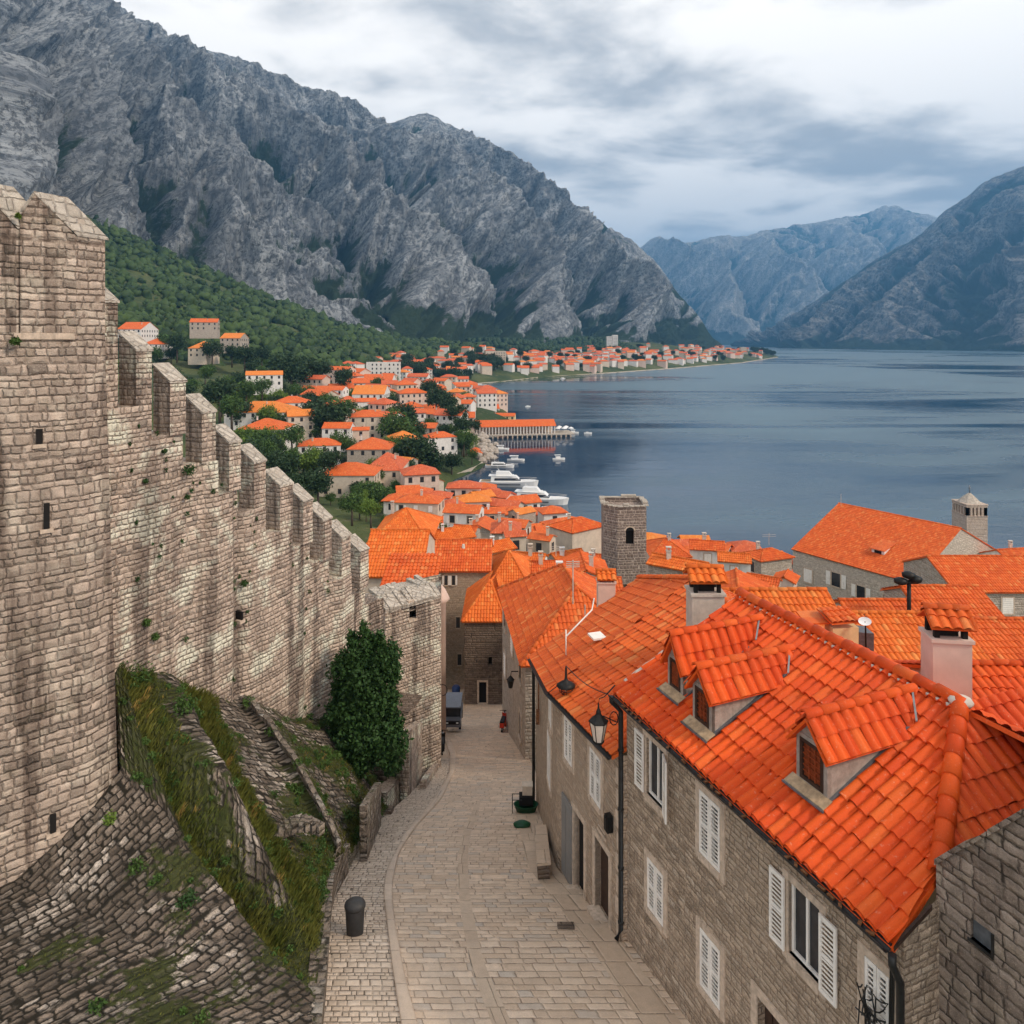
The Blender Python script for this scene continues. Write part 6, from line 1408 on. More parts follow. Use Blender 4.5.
tag(m.build('drain_cover', DARKST), 'dark square drain cover set in the paving before the dark doorway', 'drain')
# red and white scooter clutter by the third house
def scooter(label, b, col, rz, s_=1.0):
    r_ = thing('motor_scooter', label, 'scooter', b, rz=rz); 
    for x in (-.55, .55):
        m_ = MB(); m_.tube([V3(x, 0, .24)+V3(.20*math.cos(a), 0, .20*math.sin(a)) for a in np.linspace(0, 6.2832, 15)], .055, 6, False); wmesh = m_.build('wheel', RUBBER, r_, local=True)
        m_ = MB(); m_.tube([V3(x, -.04, .24), V3(x, .04, .24)], .12, 10); m_.build('rim', WHITE, wmesh, local=True)
    m_ = MB(); m_.obox((-.75, -.13, .45), (.75, 0, 0), (0, .26, 0), (0, 0, .28)); m_.obox((-.15, -.14, .22), (.5, 0, 0), (0, .28, 0), (0, 0, .08)); m_.obox((.34, -.16, .24), (.06, 0, 0), (0, .32, 0), (-.12, 0, .62)); m_.obox((.35, -.07, .45), (.3, 0, -.1), (0, .14, 0), (0, 0, .06)); m_.build('body', col, r_, local=True)
    m_ = MB(); m_.obox((-.72, -.12, .73), (.68, 0, 0), (0, .24, 0), (0, 0, .09)); m_.build('saddle', RUBBER, r_, local=True)
    m_ = MB(); m_.tube([(.28, 0, .8), (.2, 0, 1.02)], .035, 6); m_.tube([(.14, -.3, 1.05), (.22, 0, 1.02), (.14, .3, 1.05)], .02, 6); m_.build('handlebar', IRON, r_, local=True)
    m_ = MB(); m_.lathe((.30, 0, .86), [(.02, -.05), (.08, 0), (.02, .05)], 8); m_.build('headlight', BOATW, r_, local=True)
    return r_
scooter('red motor scooter leaning close to the third house, right side of the lane', G(504, 730)+V3(0, .1, 0), REDP, R(80))
b = G(508, 728); m = MB(); m.lathe(b+V3(.15, .4, 0), [(.1, 0), (.2, .3), (.24, .55), (.2, .6)], 10); tag(m.build('white_sack', BOATW), 'pale sack standing just behind the red scooter', 'sack')
scooter('dark motor scooter with red front parked under the turret', G(444, 752)+V3(-.1, 0, 0), RUBBER, R(95))
m = MB(); b = G(444, 735); m.obox(b+V3(-.12, .2, .6), (.12, 0, 0), (0, .5, 0), (0, 0, .75)); tag(m.build('red_board', REDP), 'upright red board between dark scooter and grey cart', 'board')
# small grey utility cart
b = G(452, 733); r_ = thing('utility_cart', 'small grey motor cart with dark cargo bed parked beside the turret', 'cart', b); x, y, z = b
m = MB(); m.obox((x-.5, y+.1, z+.28), (1.0, 0, 0), (0, 2.1, 0), (0, 0, .42)); m.obox((x-.46, y+1.2, z+.70), (.92, 0, 0), (0, .9, 0), (0, 0, .35)); m.build('body', CARTM, r_)
m = MB(); m.obox((x-.50, y+.35, z+1.28), (1.0, 0, 0), (0, 1.55, .15), (0, 0, .06)); m.build('roof', CARTM, r_)
for sx in (-.47, .43):
    for yy in (.4, 1.8): m = MB(); m.obox((x+sx, y+yy, z+.68), (.04, 0, 0), (0, .04, 0), (0, 0, .68)); m.build('post', IRON, r_)
m = MB()
m.obox((x-.43, y+.42, z+.75), (.86, 0, 0), (0, .03, 0), (0, 0, .5)); m.build('windscreen', GLASS, r_)
m = MB(); m.obox((x-.44, y+.08, z+.45), (.88, 0, 0), (0, .03, 0), (0, 0, .2)); m.build('grille', DARK, r_)
for s_ in (-.36, .24): m = MB(); m.obox((x+s_, y+.05, z+.52), (.13, 0, 0), (0, .05, 0), (0, 0, .07)); m.build('headlight', BOATW, r_)
for sx in (-.5, .38):
    for yy in (.45, 1.75): m = MB(); m.tube([V3(x+sx, y+yy, z+.24), V3(x+sx+.13, y+yy, z+.24)], .24, 12); m.build('wheel', RUBBER, r_)
b = G(456, 702); m = MB(); m.lathe(b, [(.26, 0), (.3, .7), (.3, 1.1), (.2, 1.2)], 10); tag(m.build('blue_barrel', BLUE), 'blue barrel standing behind the grey cart', 'barrel')
scooter('blue parked motorcycle at the corner of the house that closes the street', P(460, 683, 62)+V3(0, 0, -.3), BLUE, R(20))
m = MB(); p = P(440.5, 690, 36.5); m.tube([p+V3(.02, 0, .28*math.cos(a))+V3(.22*math.sin(a)+.1, 0, 0) for a in np.linspace(0, 6.28, 16)], .02, 5); m.tube([p+V3(-.15, 0, .28), p+V3(.1, 0, .28)], .02, 5); tag(m.build('mirror', IRON), 'round traffic mirror ring on the corner of the turret', 'mirror')

# ================================================================== town: landmarks
g0 = 'houses of the old town below the walls'
# hall by the water
HALLST = stone('hall_stone', (0.52, 0.43, 0.35), (0.78, 0.67, 0.56), (0.40, 0.32, 0.26), 0.36, 0.22, 0.02, 0.06, 0.03)
hall = house('large stone hall with long orange gabled roof and dormer, by the water', (56.2, 105.5), 17.8, 23.3, math.atan2(.838, -.545), 6, 17.2, 5.2, 'gable', HALLST, T_OLD, n=4, chim=0, win='none', name='hall', cat='hall')
A = V3(51, 92, 0); U_ = unit(V3(41.3-51, 107-92, 0)); rz_w = math.atan2(-U_[1], -U_[0])
outh = unit(V3(-.84, -.545, 0))
for (px, py, kd, sc) in ((808, 576, 'closed', 1.45), (836, 580, 'open', 1.45), (861, 592, 'open', 1.3), (888, 602, 'glass', 1.3)):
    k = (px-512)/F; s_ = (k*92-51)/(U_[0]-k*U_[1]); p = A+U_*s_+outh*.02+V3(0, 0, CZ-(py-HY)/F*(92+U_[1]*s_)-.9); o = put_window(hall, p, rz_w, kd); o.scale = (sc, 1, sc)
# its dormer
base_h = P(878, 553, 99); m = MB(); d2 = unit(V3(.84, .545, 0))
m.obox(base_h-U_*.9+V3(0, 0, -.9), U_*1.8, d2*4.2, (0, 0, 1.5)); dh = m.build('dormer', PLWHITE, hall); m = MB(); roof_plane(m, [base_h-U_*1.1-d2*.3+V3(0, 0, .55), base_h+U_*1.1-d2*.3+V3(0, 0, .55), base_h+U_*1.1+d2*4.9+V3(0, 0, 1.7), base_h-U_*1.1+d2*4.9+V3(0, 0, 1.7)], 0); m.build('roof', T_FAR, dh)
m = MB(); m.obox(base_h-U_*.5-d2*.03+V3(0, 0, -.55), U_*1.0, d2*.05, (0, 0, .9)); m.build('window', DARK, dh)
BELLST = stone('bell_tower_stone', (0.50, 0.38, 0.30), (0.72, 0.58, 0.48), (0.36, 0.27, 0.21), 0.6, 0.35, 0.03, 0.05, 0.03)
# small bell tower
ct = P(971, 530, 150); zt = CZ-(512-HY)/F*150; w_ = 4.3; bt = thing('bell_tower', 'slim stone bell tower with arcaded top standing behind the hall', 'tower', (ct[0], 150, 3)); m = MB(); X0 = ct[0]; zt = CZ-(503-HY)/F*150
m.prism([(X0-w_/2, 148), (X0+w_/2, 148), (X0+w_/2, 153), (X0-w_/2, 153)], 3, zt-2.4)
m.prism([(X0-w_/2, 148), (X0+w_/2, 148), (X0+w_/2, 153), (X0-w_/2, 153)], zt-.5, zt)
for k in range(6):
    for (a, b) in ((X0-w_/2+.25+k*(w_-.5)/5, 148.25), (X0-w_/2+.25, 148.25+k*.9), (X0+w_/2-.25, 148.25+k*.9)): m.box((a, b, zt-1.45), (.42, .42, 1.95))
m.box((X0, 150.5, zt-2.3), (w_+.15, 5.15, .2)); m.box((X0, 150.5, zt+.05), (w_+.2, 5.2, .2)); m.build('wall', BELLST, bt)
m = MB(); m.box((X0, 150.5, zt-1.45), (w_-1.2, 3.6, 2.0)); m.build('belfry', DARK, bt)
m = MB(); m.lathe((X0, 150.5, zt+.15), [(2.2, 0), (2.0, .2), (1.1, 1.1), (.3, 1.8)], 8); m.build('roof', CAPM, bt); m = MB(); m.tube([(X0, 150.5, zt+1.8), (X0, 150.5, zt+3.6)], .08, 6); m.lathe((X0, 150.5, zt+3.1), [(.05, -.2), (.3, 0), (.05, .2)], 8); m.build('finial', LEAD, bt)
# square tower in the middle
YT = 78; x0, x1 = (605-512)/F*YT, (647-512)/F*YT; zt = CZ-(507-HY)/F*YT; zb_ = 12; sq = thing('square_tower', 'tall square grey stone tower with an arched opening, rising from the old town roofs', 'tower', ((x0+x1)/2, YT+2, zb_))
c0, c1_, c2, c3 = V3(x0+.0, YT+1.2, 0), V3(x0+1.35, YT, 0), V3(x1, YT+.35, 0), V3(x1+.2, YT+4.8, 0); c4 = V3(x0+.2, YT+4.8, 0)
m = MB(); IN_DIR = V3(0, 1, 0); U_ = unit(c2-c1_); L_ = np.linalg.norm(c2-c1_); aw = (4.2-1.6)/4.5; oz0, oz1 = CZ-(545-HY)/F*YT, CZ-(531-HY)/F*YT
ox0 = (626-512)/F*YT-c1_[0]; ox1 = (634.5-512)/F*YT-c1_[0]
holes_wall(m, c1_, U_, L_, zb_, zt, [(ox0, ox1, oz0, oz1)], .5)
for (a, b) in ((c0, c1_), (c2, c3), (c3, c4), (c4, c0)): m.quad(a+V3(0, 0, zb_), b+V3(0, 0, zb_), b+V3(0, 0, zt), a+V3(0, 0, zt))
m.quad(*[q+V3(0, 0, zt-.5) for q in (c0, c1_, c2, c3, c4)])
m.box(((x0+x1)/2+.6, YT-.02, CZ-(583-HY)/F*YT), (x1-x0-1.1, .25, .25)); m.build('wall', TOWST, sq)
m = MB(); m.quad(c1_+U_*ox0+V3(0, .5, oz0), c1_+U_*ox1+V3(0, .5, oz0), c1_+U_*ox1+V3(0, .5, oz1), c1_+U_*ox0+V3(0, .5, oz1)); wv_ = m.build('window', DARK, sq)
m = MB(); cx_ = (ox0+ox1)/2; rr = (ox1-ox0)/2; n_ = 8    # arch head over the opening and its ring of stones
for k in range(n_):
    a0, a1 = math.pi*k/n_, math.pi*(k+1)/n_; P_ = lambda a, r: c1_+U_*(cx_+r*math.cos(a))+V3(0, -.03, oz1+r*math.sin(a)*.8)
    m.quad(P_(a0, rr), P_(a0, rr*1.35), P_(a1, rr*1.35), P_(a1, rr))
m.build('arch', TRIM, wv_); m = MB(); m.quad(*[c1_+U_*(cx_+rr*math.cos(math.pi*k/n_))+V3(0, -.02, oz1+rr*math.sin(math.pi*k/n_)*.8) for k in range(n_+1)]); m.build('arch_opening', DARK, wv_)
m = MB(); rs_ = random.Random(2); per = [c0, c1_, c2, c3, c4, c0]
for a, b in zip(per[:-1], per[1:]):
    L_ = np.linalg.norm(b-a); k = max(2, int(L_/.55))
    for i in range(k):
        t_ = (i+.5)/k; q = a+(b-a)*t_; hgt = .10+(.22 if (0.15 < t_ < .5) else .0); m.box((q[0], q[1]+.05, zt+hgt/2), (.56, .42, hgt), 0)
m.build('coping', CAPM, sq)
tiled_chimney('pale chimney with a round heap of cream tiles on top, left of the square tower', 3.85, 29.5, 35.2, 38.1, .70, PLPINK, 0, T_LIGHT, .12)
m = MB(); cy = P(849, 640, 22.5); r_ = thing('chimney', 'yellow rendered chimney block with a grey slate side, behind the long ridge', 'chimney', cy); m.obox(cy+V3(-.5, 0, -1.4), (.85, .1, 0), (0, .6, 0), (0, 0, 1.75)); m.build('stack', PLYEL, r_); m = MB(); m.obox(cy+V3(.36, .1, -1.4), (.42, -.1, 0), (0, .6, 0), (0, 0, 1.60)); m.build('slate_side', LEAD, r_)
m = MB(); m.obox(cy+V3(-.6, -.15, .52), (1.0, .2, .0), (-.1, .9, .15), (0, 0, .05)); m.obox(cy+V3(-1.3, .1, .42), (.9, .1, 0), (0, .8, .1), (0, 0, .05)); tiles(m, cy+V3(-.6, -.2, .6), unit(V3(1, .2, 0)), unit(V3(-.1, .9, .2)), [(0, 0), (1.0, 0), (1.0, .8), (0, .8)], .2, .3, 6, .045, 5); m.build('cap', T_OLD, r_)
dp = P(865, 622, 22.3); r_ = thing('satellite_dish', 'white satellite dish mounted beside the yellow chimney', 'satellite dish', dp); m = MB(); dv = unit(V3(-.3, -.35, .85)); a_ = unit(np.cross(dv, (0, 0, 1))); b_ = np.cross(dv, a_)
rings = [[dp+a_*math.cos(t_)*rr+b_*math.sin(t_)*rr*.9+dv*(rr*rr*.9) for t_ in np.linspace(0, 6.2832, 17)[:-1]] for rr in (.02, .08, .14, .19)]
for i in range(3):
    for k in range(16): m.quad(rings[i][k], rings[i][(k+1) % 16], rings[i+1][(k+1) % 16], rings[i+1][k])
m.build('dish', BOATW, r_); m = MB(); m.tube([dp, dp-dv*.12, dp-dv*.2+V3(0, 0, -.7)], .025, 6); m.tube([dp-b_*.2, dp+dv*.32], .012, 5); m.build('mast', IRON, r_)
fp = P(909, 618, 36); r_ = thing('roof_vent', 'black roof exhaust pipe with double cowl, in front of the hall gable', 'vent', fp); m = MB(); m.tube([fp+V3(0, 0, -.6), fp+V3(0, 0, 1.75)], .10, 8); m.build('pipe', IRON, r_)
m = MB(); 
for (dx, dz) in ((-.42, 1.85), (.32, 1.95), (-.02, 2.15)): m.lathe(fp+V3(dx, 0, dz-.18), [(.1, 0), (.30, .08), (.32, .26), (.1, .36)], 10)
m.tube([fp+V3(-.5, 0, 1.8), fp+V3(.45, 0, 1.8)], .10, 6); m.build('cowl', IRON, r_)
def antenna(label, px0, py0, py1, Y, arms=3):
    a = P(px0, py1, Y); b = P(px0, py0, Y); m_ = MB(); m_.tube([a, b], .03, 5); s_ = Y/30
    for k in range(arms): z = b[2]-.15*s_*(k+1)*.5; m_.tube([(b[0]-.28*s_, b[1], z), (b[0]+.28*s_, b[1], z+.02)], .018, 4)
    return tag(m_.build('tv_antenna', PLASTER), label, 'antenna')
antenna('tall bent television aerial above the dark red roof', 573, 560, 604, 34, 4); antenna('short aerial pole standing right of the tall bent aerial', 585, 605, 622, 33, 0); antenna('aerial on the orange roof left of the big pale sided roof', 556, 545, 556, 60)
antenna('aerial above the far right house by the sea, left of the hall', 769, 533, 545, 95, 2); antenna('thin aerial on the far end of the hall ridge', 841, 494, 506, 112, 0)

# ================================================================== town: houses by the street and on the seaward side (tiles modelled)
ST = [
 # label, px0, px1, ridge, eave, Y, kind, ang, opts
 ('stone house with red orange roof and a pair of white windows beyond the turret', 427, 490, 540, 569, 60, 'gable', None, dict(wh=9.5, wall=FAC2, roof=T_OLD, n=4, chim=0, win='none')),
 ('long light orange roof beside the fortress turret with a dark gap under it', 360, 421, 530, 574, 50, 'gable', None, dict(wh=7, wall=PLBEIGE, roof=T_LIGHT, n=4, chim=0, win='none')),
 ('small house with coarse red tiles tucked right behind the turret', 380, 428, 566, 600, 38, 'shed', None, dict(wh=5, wall=PLPINK, roof=T_OLD, n=5, chim=0, win='none')),
 ('broad orange hipped roof above the last battlements with skylight', 368, 428, 508, 544, 82, 'hip', None, dict(wh=6, wall=FAC3, roof=T_LIGHT, n=4)),
 ('small square house with steep orange pyramid roof behind the grey end house', 491, 527, 551, 585, 62, 'hip', None, dict(wh=6, roof=T_LIGHT, n=4, wall=FAC2, chim=0)),
 ('orange roof with a big white chimney, right behind the pyramid roof', 521, 562, 561, 585, 66, 'gable', None, dict(wh=6, roof=T_OLD, n=4, wall=FAC3)),
 ('orange gabled roof in front of the square tower, left side', 560, 607, 552, 580, 66, 'gable', 90, dict(wh=6, roof=T_OLD, n=4, wall=FAC3)),
 ('low orange roof just under the square tower', 575, 625, 578, 604, 48, 'gable', None, dict(wh=6, roof=T_OLD, n=4, wall=PLBEIGE, chim=0)),
 ('tile clad roof with wide ridge right of the pale chimney', 600, 668, 583, 640, 30, 'gable', 118, dict(wh=5, roof=T_LIGHT, n=5, wall=FAC2, chim=0, asp=1.5)),
 ('pinkish old tiled lean-to roof left of the grey chimney', 660, 706, 602, 640, 25.5, 'gable', 20, dict(wh=5, roof=T_LIGHT, n=6, wall=PLPINK, chim=0)),
 ('beige house with plain gable wall behind the tiled grey chimney', 700, 775, 564, 606, 44, 'gable', 75, dict(wh=8, roof=T_OLD, n=4, wall=PLBEIGE, win='none', asp=1.2, chim=0)),
 ('long orange roof over a wall with green shuttered windows, right of the square tower', 648, 712, 540, 572, 62, 'gable', -35, dict(wh=7, roof=T_LIGHT, n=4, wall=FAC3, asp=2.2, floors=2)),
 ('flat orange terrace house at the sea behind the long roof', 652, 690, 538, 556, 96, 'hip', None, dict(wh=7, wall=PLPINK, roof=T_OLD, n=4)),
 ('white house with orange roof at the waterside, middle of the quay', 688, 726, 538, 550, 98, 'gable', -12, dict(wh=7, wall=PLWHITE, roof=T_OLD, n=4)),
 ('low house with pale yellow orange roof before the waterside', 716, 752, 550, 562, 84, 'gable', -15, dict(wh=6, wall=PLWHITE, roof=T_LIGHT, n=4, chim=0)),
 ('square house with bright red orange hipped roof at the sea, left of the hall', 745, 790, 536, 560, 90, 'hip', 20, dict(wh=8, wall=FAC3, roof=T_OLD, n=4)),
 ('small stone house with two orange roofs before the hall', 745, 782, 568, 586, 64, 'gable', -30, dict(wh=6, wall=FAC3, roof=T_OLD, n=4, chim=0)),
 ('small house with steep dark gable between the beige gable and the hall', 772, 800, 566, 582, 70, 'gable', 60, dict(wh=7, wall=PLPINK, roof=T_OLD, n=4, chim=0, win='none')),
 ('orange roof behind the far end of the long ridge with pale mortar line', 738, 845, 590, 628, 27, 'gable', None, dict(wh=5, wall=PLPINK, roof=T_LIGHT, n=6, chim=0, asp=2.2, win='none')),
 ('wide light orange roof behind the long ridge, running to the right edge', 846, 1012, 613, 694, 27, 'gable', None, dict(wh=5, wall=PLBEIGE, roof=T_LIGHT, n=6, chim=0, asp=1.9, win='none')),
 ('stone house with a short orange roof right of the tiled chimney cap', 922, 1000, 586, 614, 41, 'gable', None, dict(wh=7, wall=FAC3, roof=T_OLD, n=5, chim=0, asp=1.6)),
 ('house with white window band under an orange roof at the right edge', 955, 1060, 556, 590, 60, 'gable', None, dict(wh=7, wall=FAC3, roof=T_OLD, n=4, chim=0, asp=1.8)),
 ('low orange roof at the right edge behind the pink chimney', 985, 1060, 619, 655, 33, 'gable', None, dict(wh=5, wall=PLBEIGE, roof=T_OLD, n=5, chim=0)),
 ('house with orange roof at the right edge, seaward of the window band', 988, 1060, 556, 566, 95, 'gable', 10, dict(wh=6, wall=PLWHITE, roof=T_OLD, n=4)),
 ('orange roof strip between chimney and near hip at the right edge', 962, 1075, 664, 716, 18, 'gable', None, dict(wh=4, wall=PLBEIGE, roof=T_NEAR, n=7, chim=0, win='none', asp=1.8)),
 ('orange roof between the hall and the wide light roof', 855, 936, 600, 624, 36, 'gable', None, dict(wh=6, wall=PLBEIGE, roof=T_OLD, n=5, chim=0, win='none')),
 # middle of the old town
 ('low roof with crossing gables above the pair of white windows', 426, 476, 517, 540, 88, 'gable', 25, dict(wh=6, n=4)),
 ('stone gabled house below the yellow roof', 466, 497, 512, 530, 112, 'gable', 80, dict(wh=7, wall=FAC3, chim=1, roof=T_FAR)),
 ('orange roof at the harbour behind the stone gable', 444, 484, 500, 513, 128, 'gable', -10, dict(wh=6)),
 ('small orange roof left of the harbour steps', 478, 505, 503, 513, 150, 'gable', 5, dict(wh=6)),
 ('house with bright yellow orange roof near the yachts', 508, 536, 500, 514, 150, 'gable', 40, dict(wh=6, roof=T_FAR2, chim=0)),
 ('long orange roof in front of the yellow one', 495, 532, 514, 527, 118, 'gable', -20, dict(wh=6)),
 ('cluster roof with brownish tiles in the middle of the old town', 492, 520, 519, 532, 104, 'hip', None, dict(wh=6, roof=T_FAR3)),
 ('small stone cottage with red tiled gable left of the tree', 503, 526, 524, 536, 96, 'gable', 12, dict(wh=6, roof=T_FAR3)),
 ('orange roof sloping left in the middle of the town with ragged eave', 474, 516, 528, 552, 78, 'gable', 35, dict(wh=6, n=4)),
 ('long roof right of the ragged eave', 512, 548, 545, 562, 76, 'gable', -15, dict(wh=6, n=4)),
 ('light orange roof right of the tree with an aerial', 545, 588, 540, 562, 80, 'gable', 28, dict(wh=6, roof=T_LIGHT, n=4)),
 ('large hipped orange roof with long beige wall at the sea, left of the tower', 548, 606, 512, 532, 112, 'hip', 38, dict(wh=8, wall=PLBEIGE, roof=T_OLD, n=4, asp=1.3, win='none')),
 ('small orange roof squeezed between two larger ones, left of the square tower', 583, 607, 548, 560, 90, 'gable', -20, dict(wh=6, n=4)),
 ('orange roof below the light one with white dormer', 530, 575, 566, 584, 55, 'gable', 12, dict(wh=6, n=4)),
 ('house with beige wall and orange roof by the harbour, on the left', 395, 444, 489, 503, 150, 'hip', -8, dict(wh=7.5, wall=PLBEIGE, asp=1.6)),
 ('orange roof with a terrace wall above the harbour', 400, 445, 470, 484, 200, 'gable', -38, dict(wh=6, asp=2.2)),
 ('small orange roof below the beige harbour house', 408, 436, 516, 530, 100, 'gable', 15, dict(wh=6, n=4)),
 ('little red roof at the foot of the beige harbour house', 425, 450, 528, 540, 92, 'gable', -30, dict(wh=6, n=4, roof=T_FAR3)),
 ('orange roof near the harbour wall with a dark dormer', 452, 480, 520, 532, 96, 'gable', -15, dict(wh=6, n=4)),
 ('orange roof between the harbour steps and the tree', 528, 556, 528, 540, 108, 'gable', -25, dict(wh=6)),
]
for r_ in ST:
    lb, a, b, pr_, pe_, Y, kd, ang, op = r_; op = dict(op); hpx(lb, a, b, pr_, pe_, Y, kd, ang, group=g0, **op)
m = MB(); c = P(463.5, 566, 62.5)     # pale cone on the roof of the house with the pair of windows
m.lathe(c, [(.62, 0), (.25, .9), (.10, 1.9)], 10); tag(m.build('vent_cone', PLASTER), 'pale pointed vent cone on the red orange roof above the white windows', 'vent')
wl = [o for o in COL.objects if o.parent is None and 'pair of white windows' in o.get('label', '') and o.name.startswith('stone') or o.get('label', '').startswith('stone house with red orange')][0]
for px in (446, 453.5): p = P(px, 585, 59.98); put_window(wl, p, 0, 'open', sc=(.30, 1, .62))
for (px, py) in ((458, 628), (459.5, 665)): p = P(px, py, 59.98); put_window(wl, p, 0, 'glass', sc=(.36, 1, .7))
# sloping parapet wall with a small clay cap, beside the turret
m = MB(); A, B = P(415, 551, 56), P(437, 590, 46); m.obox(A+V3(-.1, 0, -7), (B-A), V3(.3, .1, 0), (0, 0, 7)); pt_ = m.build('parapet_wall', PLPINK); tag(pt_, 'sloping pink parapet wall with white coping behind the turret', 'wall'); m = MB(); m.obox(A+V3(-.2, 0, 0), (B-A), V3(.45, .1, 0), (0, 0, .12)); m.build('coping', BOATW, pt_)
c = P(440.5, 606, 42); m = MB(); m.lathe(c+V3(0, 0, -8), [(.32, 0), (.32, 8.2), (.55, 8.4), (.5, 8.55), (.28, 9.0), (.08, 9.25)], 10); o = m.build('pillar', PLPINK); tag(o, 'slender round pale pillar with a clay cap at the edge of the turret', 'pillar')
# ================================================================== houses on the left slopes and round the bay
MID = [
 ('large beige house with orange hipped roof and small dark windows above the battlements', 319, 374, 462, 475, 185, 'hip', None, dict(wh=7.2, wall=PLBEIGE, roof=T_FAR, floors=2, chim=0)),
 ('long villa with wide orange roof high on the left of the town', 224, 290, 401, 412, 262, 'hip', None, dict(wh=6.5, wall=PLWHITE)),
 ('tall white house rising behind the long villa', 272, 313, 390, 403, 285, 'hip', 15, dict(wh=10, wall=PLWHITE, asp=1.3)),
 ('white house with orange hipped roof right above the battlements', 237, 283, 418, 429, 235, 'hip', None, dict(wh=7.6, wall=PLWHITE)),
 ('house with curved orange roof and white terrace in the left of the town', 297, 343, 432, 446, 225, 'hip', 12, dict(wh=6, wall=PLWHITE, asp=1.5)),
 ('four storey beige house with orange hipped roof', 347, 389, 407, 417, 262, 'hip', 10, dict(wh=10, wall=PLBEIGE, asp=1.4)),
 ('low house with wide orange roof in front of the four storey house', 347, 389, 437, 449, 225, 'hip', None, dict(wh=5, wall=FAC3)),
 ('red roofed house with two small dormers beside the beige house', 364, 400, 452, 470, 195, 'hip', None, dict(wh=6, roof=T_FAR3)),
 ('small house with pointed orange roof beside the white terrace', 311, 326, 458, 466, 205, 'gable', 60, dict(wh=6, wall=PLWHITE)),
 ('orange awning roofed shed among the trees left of the town', 276, 298, 460, 467, 205, 'gable', None, dict(wh=3.5, wall=PLBEIGE, chim=0)),
 ('small orange roof between the white terrace and the four storey house', 322, 350, 422, 428, 248, 'gable', None, dict(wh=6)),
 ('little house at the foot of the four storey house', 352, 370, 423, 430, 240, 'gable', 10, dict(wh=6)),
 ('big white apartment house with orange roof above the boats', 421, 458, 425, 438, 262, 'hip', 24, dict(wh=9.5, wall=PLWHITE, asp=1.4)),
 ('orange roofed house left of the big white apartment house', 409, 440, 417, 428, 290, 'gable', -10, dict(wh=7)),
 ('diagonal orange roof near the trees above the harbour', 390, 418, 450, 462, 222, 'gable', -30, dict(wh=5)),
 ('small red roofed cottage at the edge of the harbour', 468, 482, 447, 453, 285, 'hip', None, dict(wh=4, wall=PLPINK)),
 ('pyramid roofed orange house in the middle of the slope', 398, 425, 394, 407, 335, 'hip', 10, dict(wh=9, wall=PLPINK, asp=1.1)),
 ('orange house before the pyramid roofed one', 413, 446, 405, 414, 320, 'gable', -15, dict(wh=8)),
 ('white row house left of the pyramid roofed house', 352, 384, 385, 394, 350, 'gable', None, dict(wh=9, wall=PLWHITE)),
 ('white house with terrace left on the slope', 352, 378, 394, 402, 330, 'gable', 20, dict(wh=8, wall=PLWHITE)),
 ('row of white houses with orange roofs in the middle distance', 301, 348, 382, 390, 345, 'gable', -8, dict(wh=8, wall=PLWHITE, asp=2.6)),
 ('orange house group on the wooded slope', 320, 356, 362, 370, 430, 'gable', -20, dict(wh=10, wall=PLPINK, asp=2)),
 ('large flat roofed white apartment block', 366, 400, 362, 363, 520, 'flat', None, dict(wh=13, wall=PLWHITE, roof=T_FAR, chim=0)),
 ('second pale block stepping down beside the flat roofed apartment block', 362, 392, 374, 380, 430, 'gable', None, dict(wh=9, wall=PLWHITE)),
 ('white country house with orange roof beside the garden wall on the left slope', 245, 284, 367, 375, 340, 'gable', 18, dict(wh=6.5, wall=PLWHITE, asp=2)),
 ('two storey house with orange roof below the old ruin on the slope', 188, 206, 341, 348, 430, 'hip', None, dict(wh=7, wall=PLBEIGE)),
 ('stone house with small orange roof right of the ruin', 220, 240, 333, 338, 470, 'gable', None, dict(wh=7, wall=FARST)),
 ('old roofless looking stone house high on the slope', 190, 220, 315, 322, 480, 'gable', 15, dict(wh=8, wall=FARST)),
 ('house with orange roof just over the battlements, farthest left', 117, 141, 322, 329, 440, 'gable', None, dict(wh=6, wall=PLWHITE)),
 ('small white house with orange pyramid roof over the battlements', 142, 159, 338, 344, 430, 'hip', None, dict(wh=6, wall=PLWHITE)),
 ('house at the shoulder of the slope with orange roof', 300, 322, 372, 378, 400, 'gable', -10, dict(wh=7)),
 ('small house between slope and bay with pale walls', 425, 447, 384, 390, 420, 'gable', 10, dict(wh=7)),
 ('long waterfront house with cream wall behind the pier', 480, 516, 411, 416, 425, 'gable', -6, dict(wh=7.5, wall=PLYEL, asp=3)),
 ('white waterfront hotel behind the cream house', 462, 500, 402, 409, 455, 'gable', 10, dict(wh=9, wall=PLWHITE, asp=2)),
 ('orange roofed waterfront house at the point', 452, 478, 394, 400, 500, 'gable', -12, dict(wh=8, wall=PLWHITE)),
 ('pale waterfront house beside the dark trees', 448, 470, 404, 411, 430, 'gable', 15, dict(wh=8, wall=PLBEIGE)),
]
for r_ in MID:
    lb, a, b, pr_, pe_, Y, kd, ang, op = r_; hpx(lb, a, b, pr_, pe_, Y, kd, ang, group='houses on the slope and waterfront', simple=Y > 200, **op)
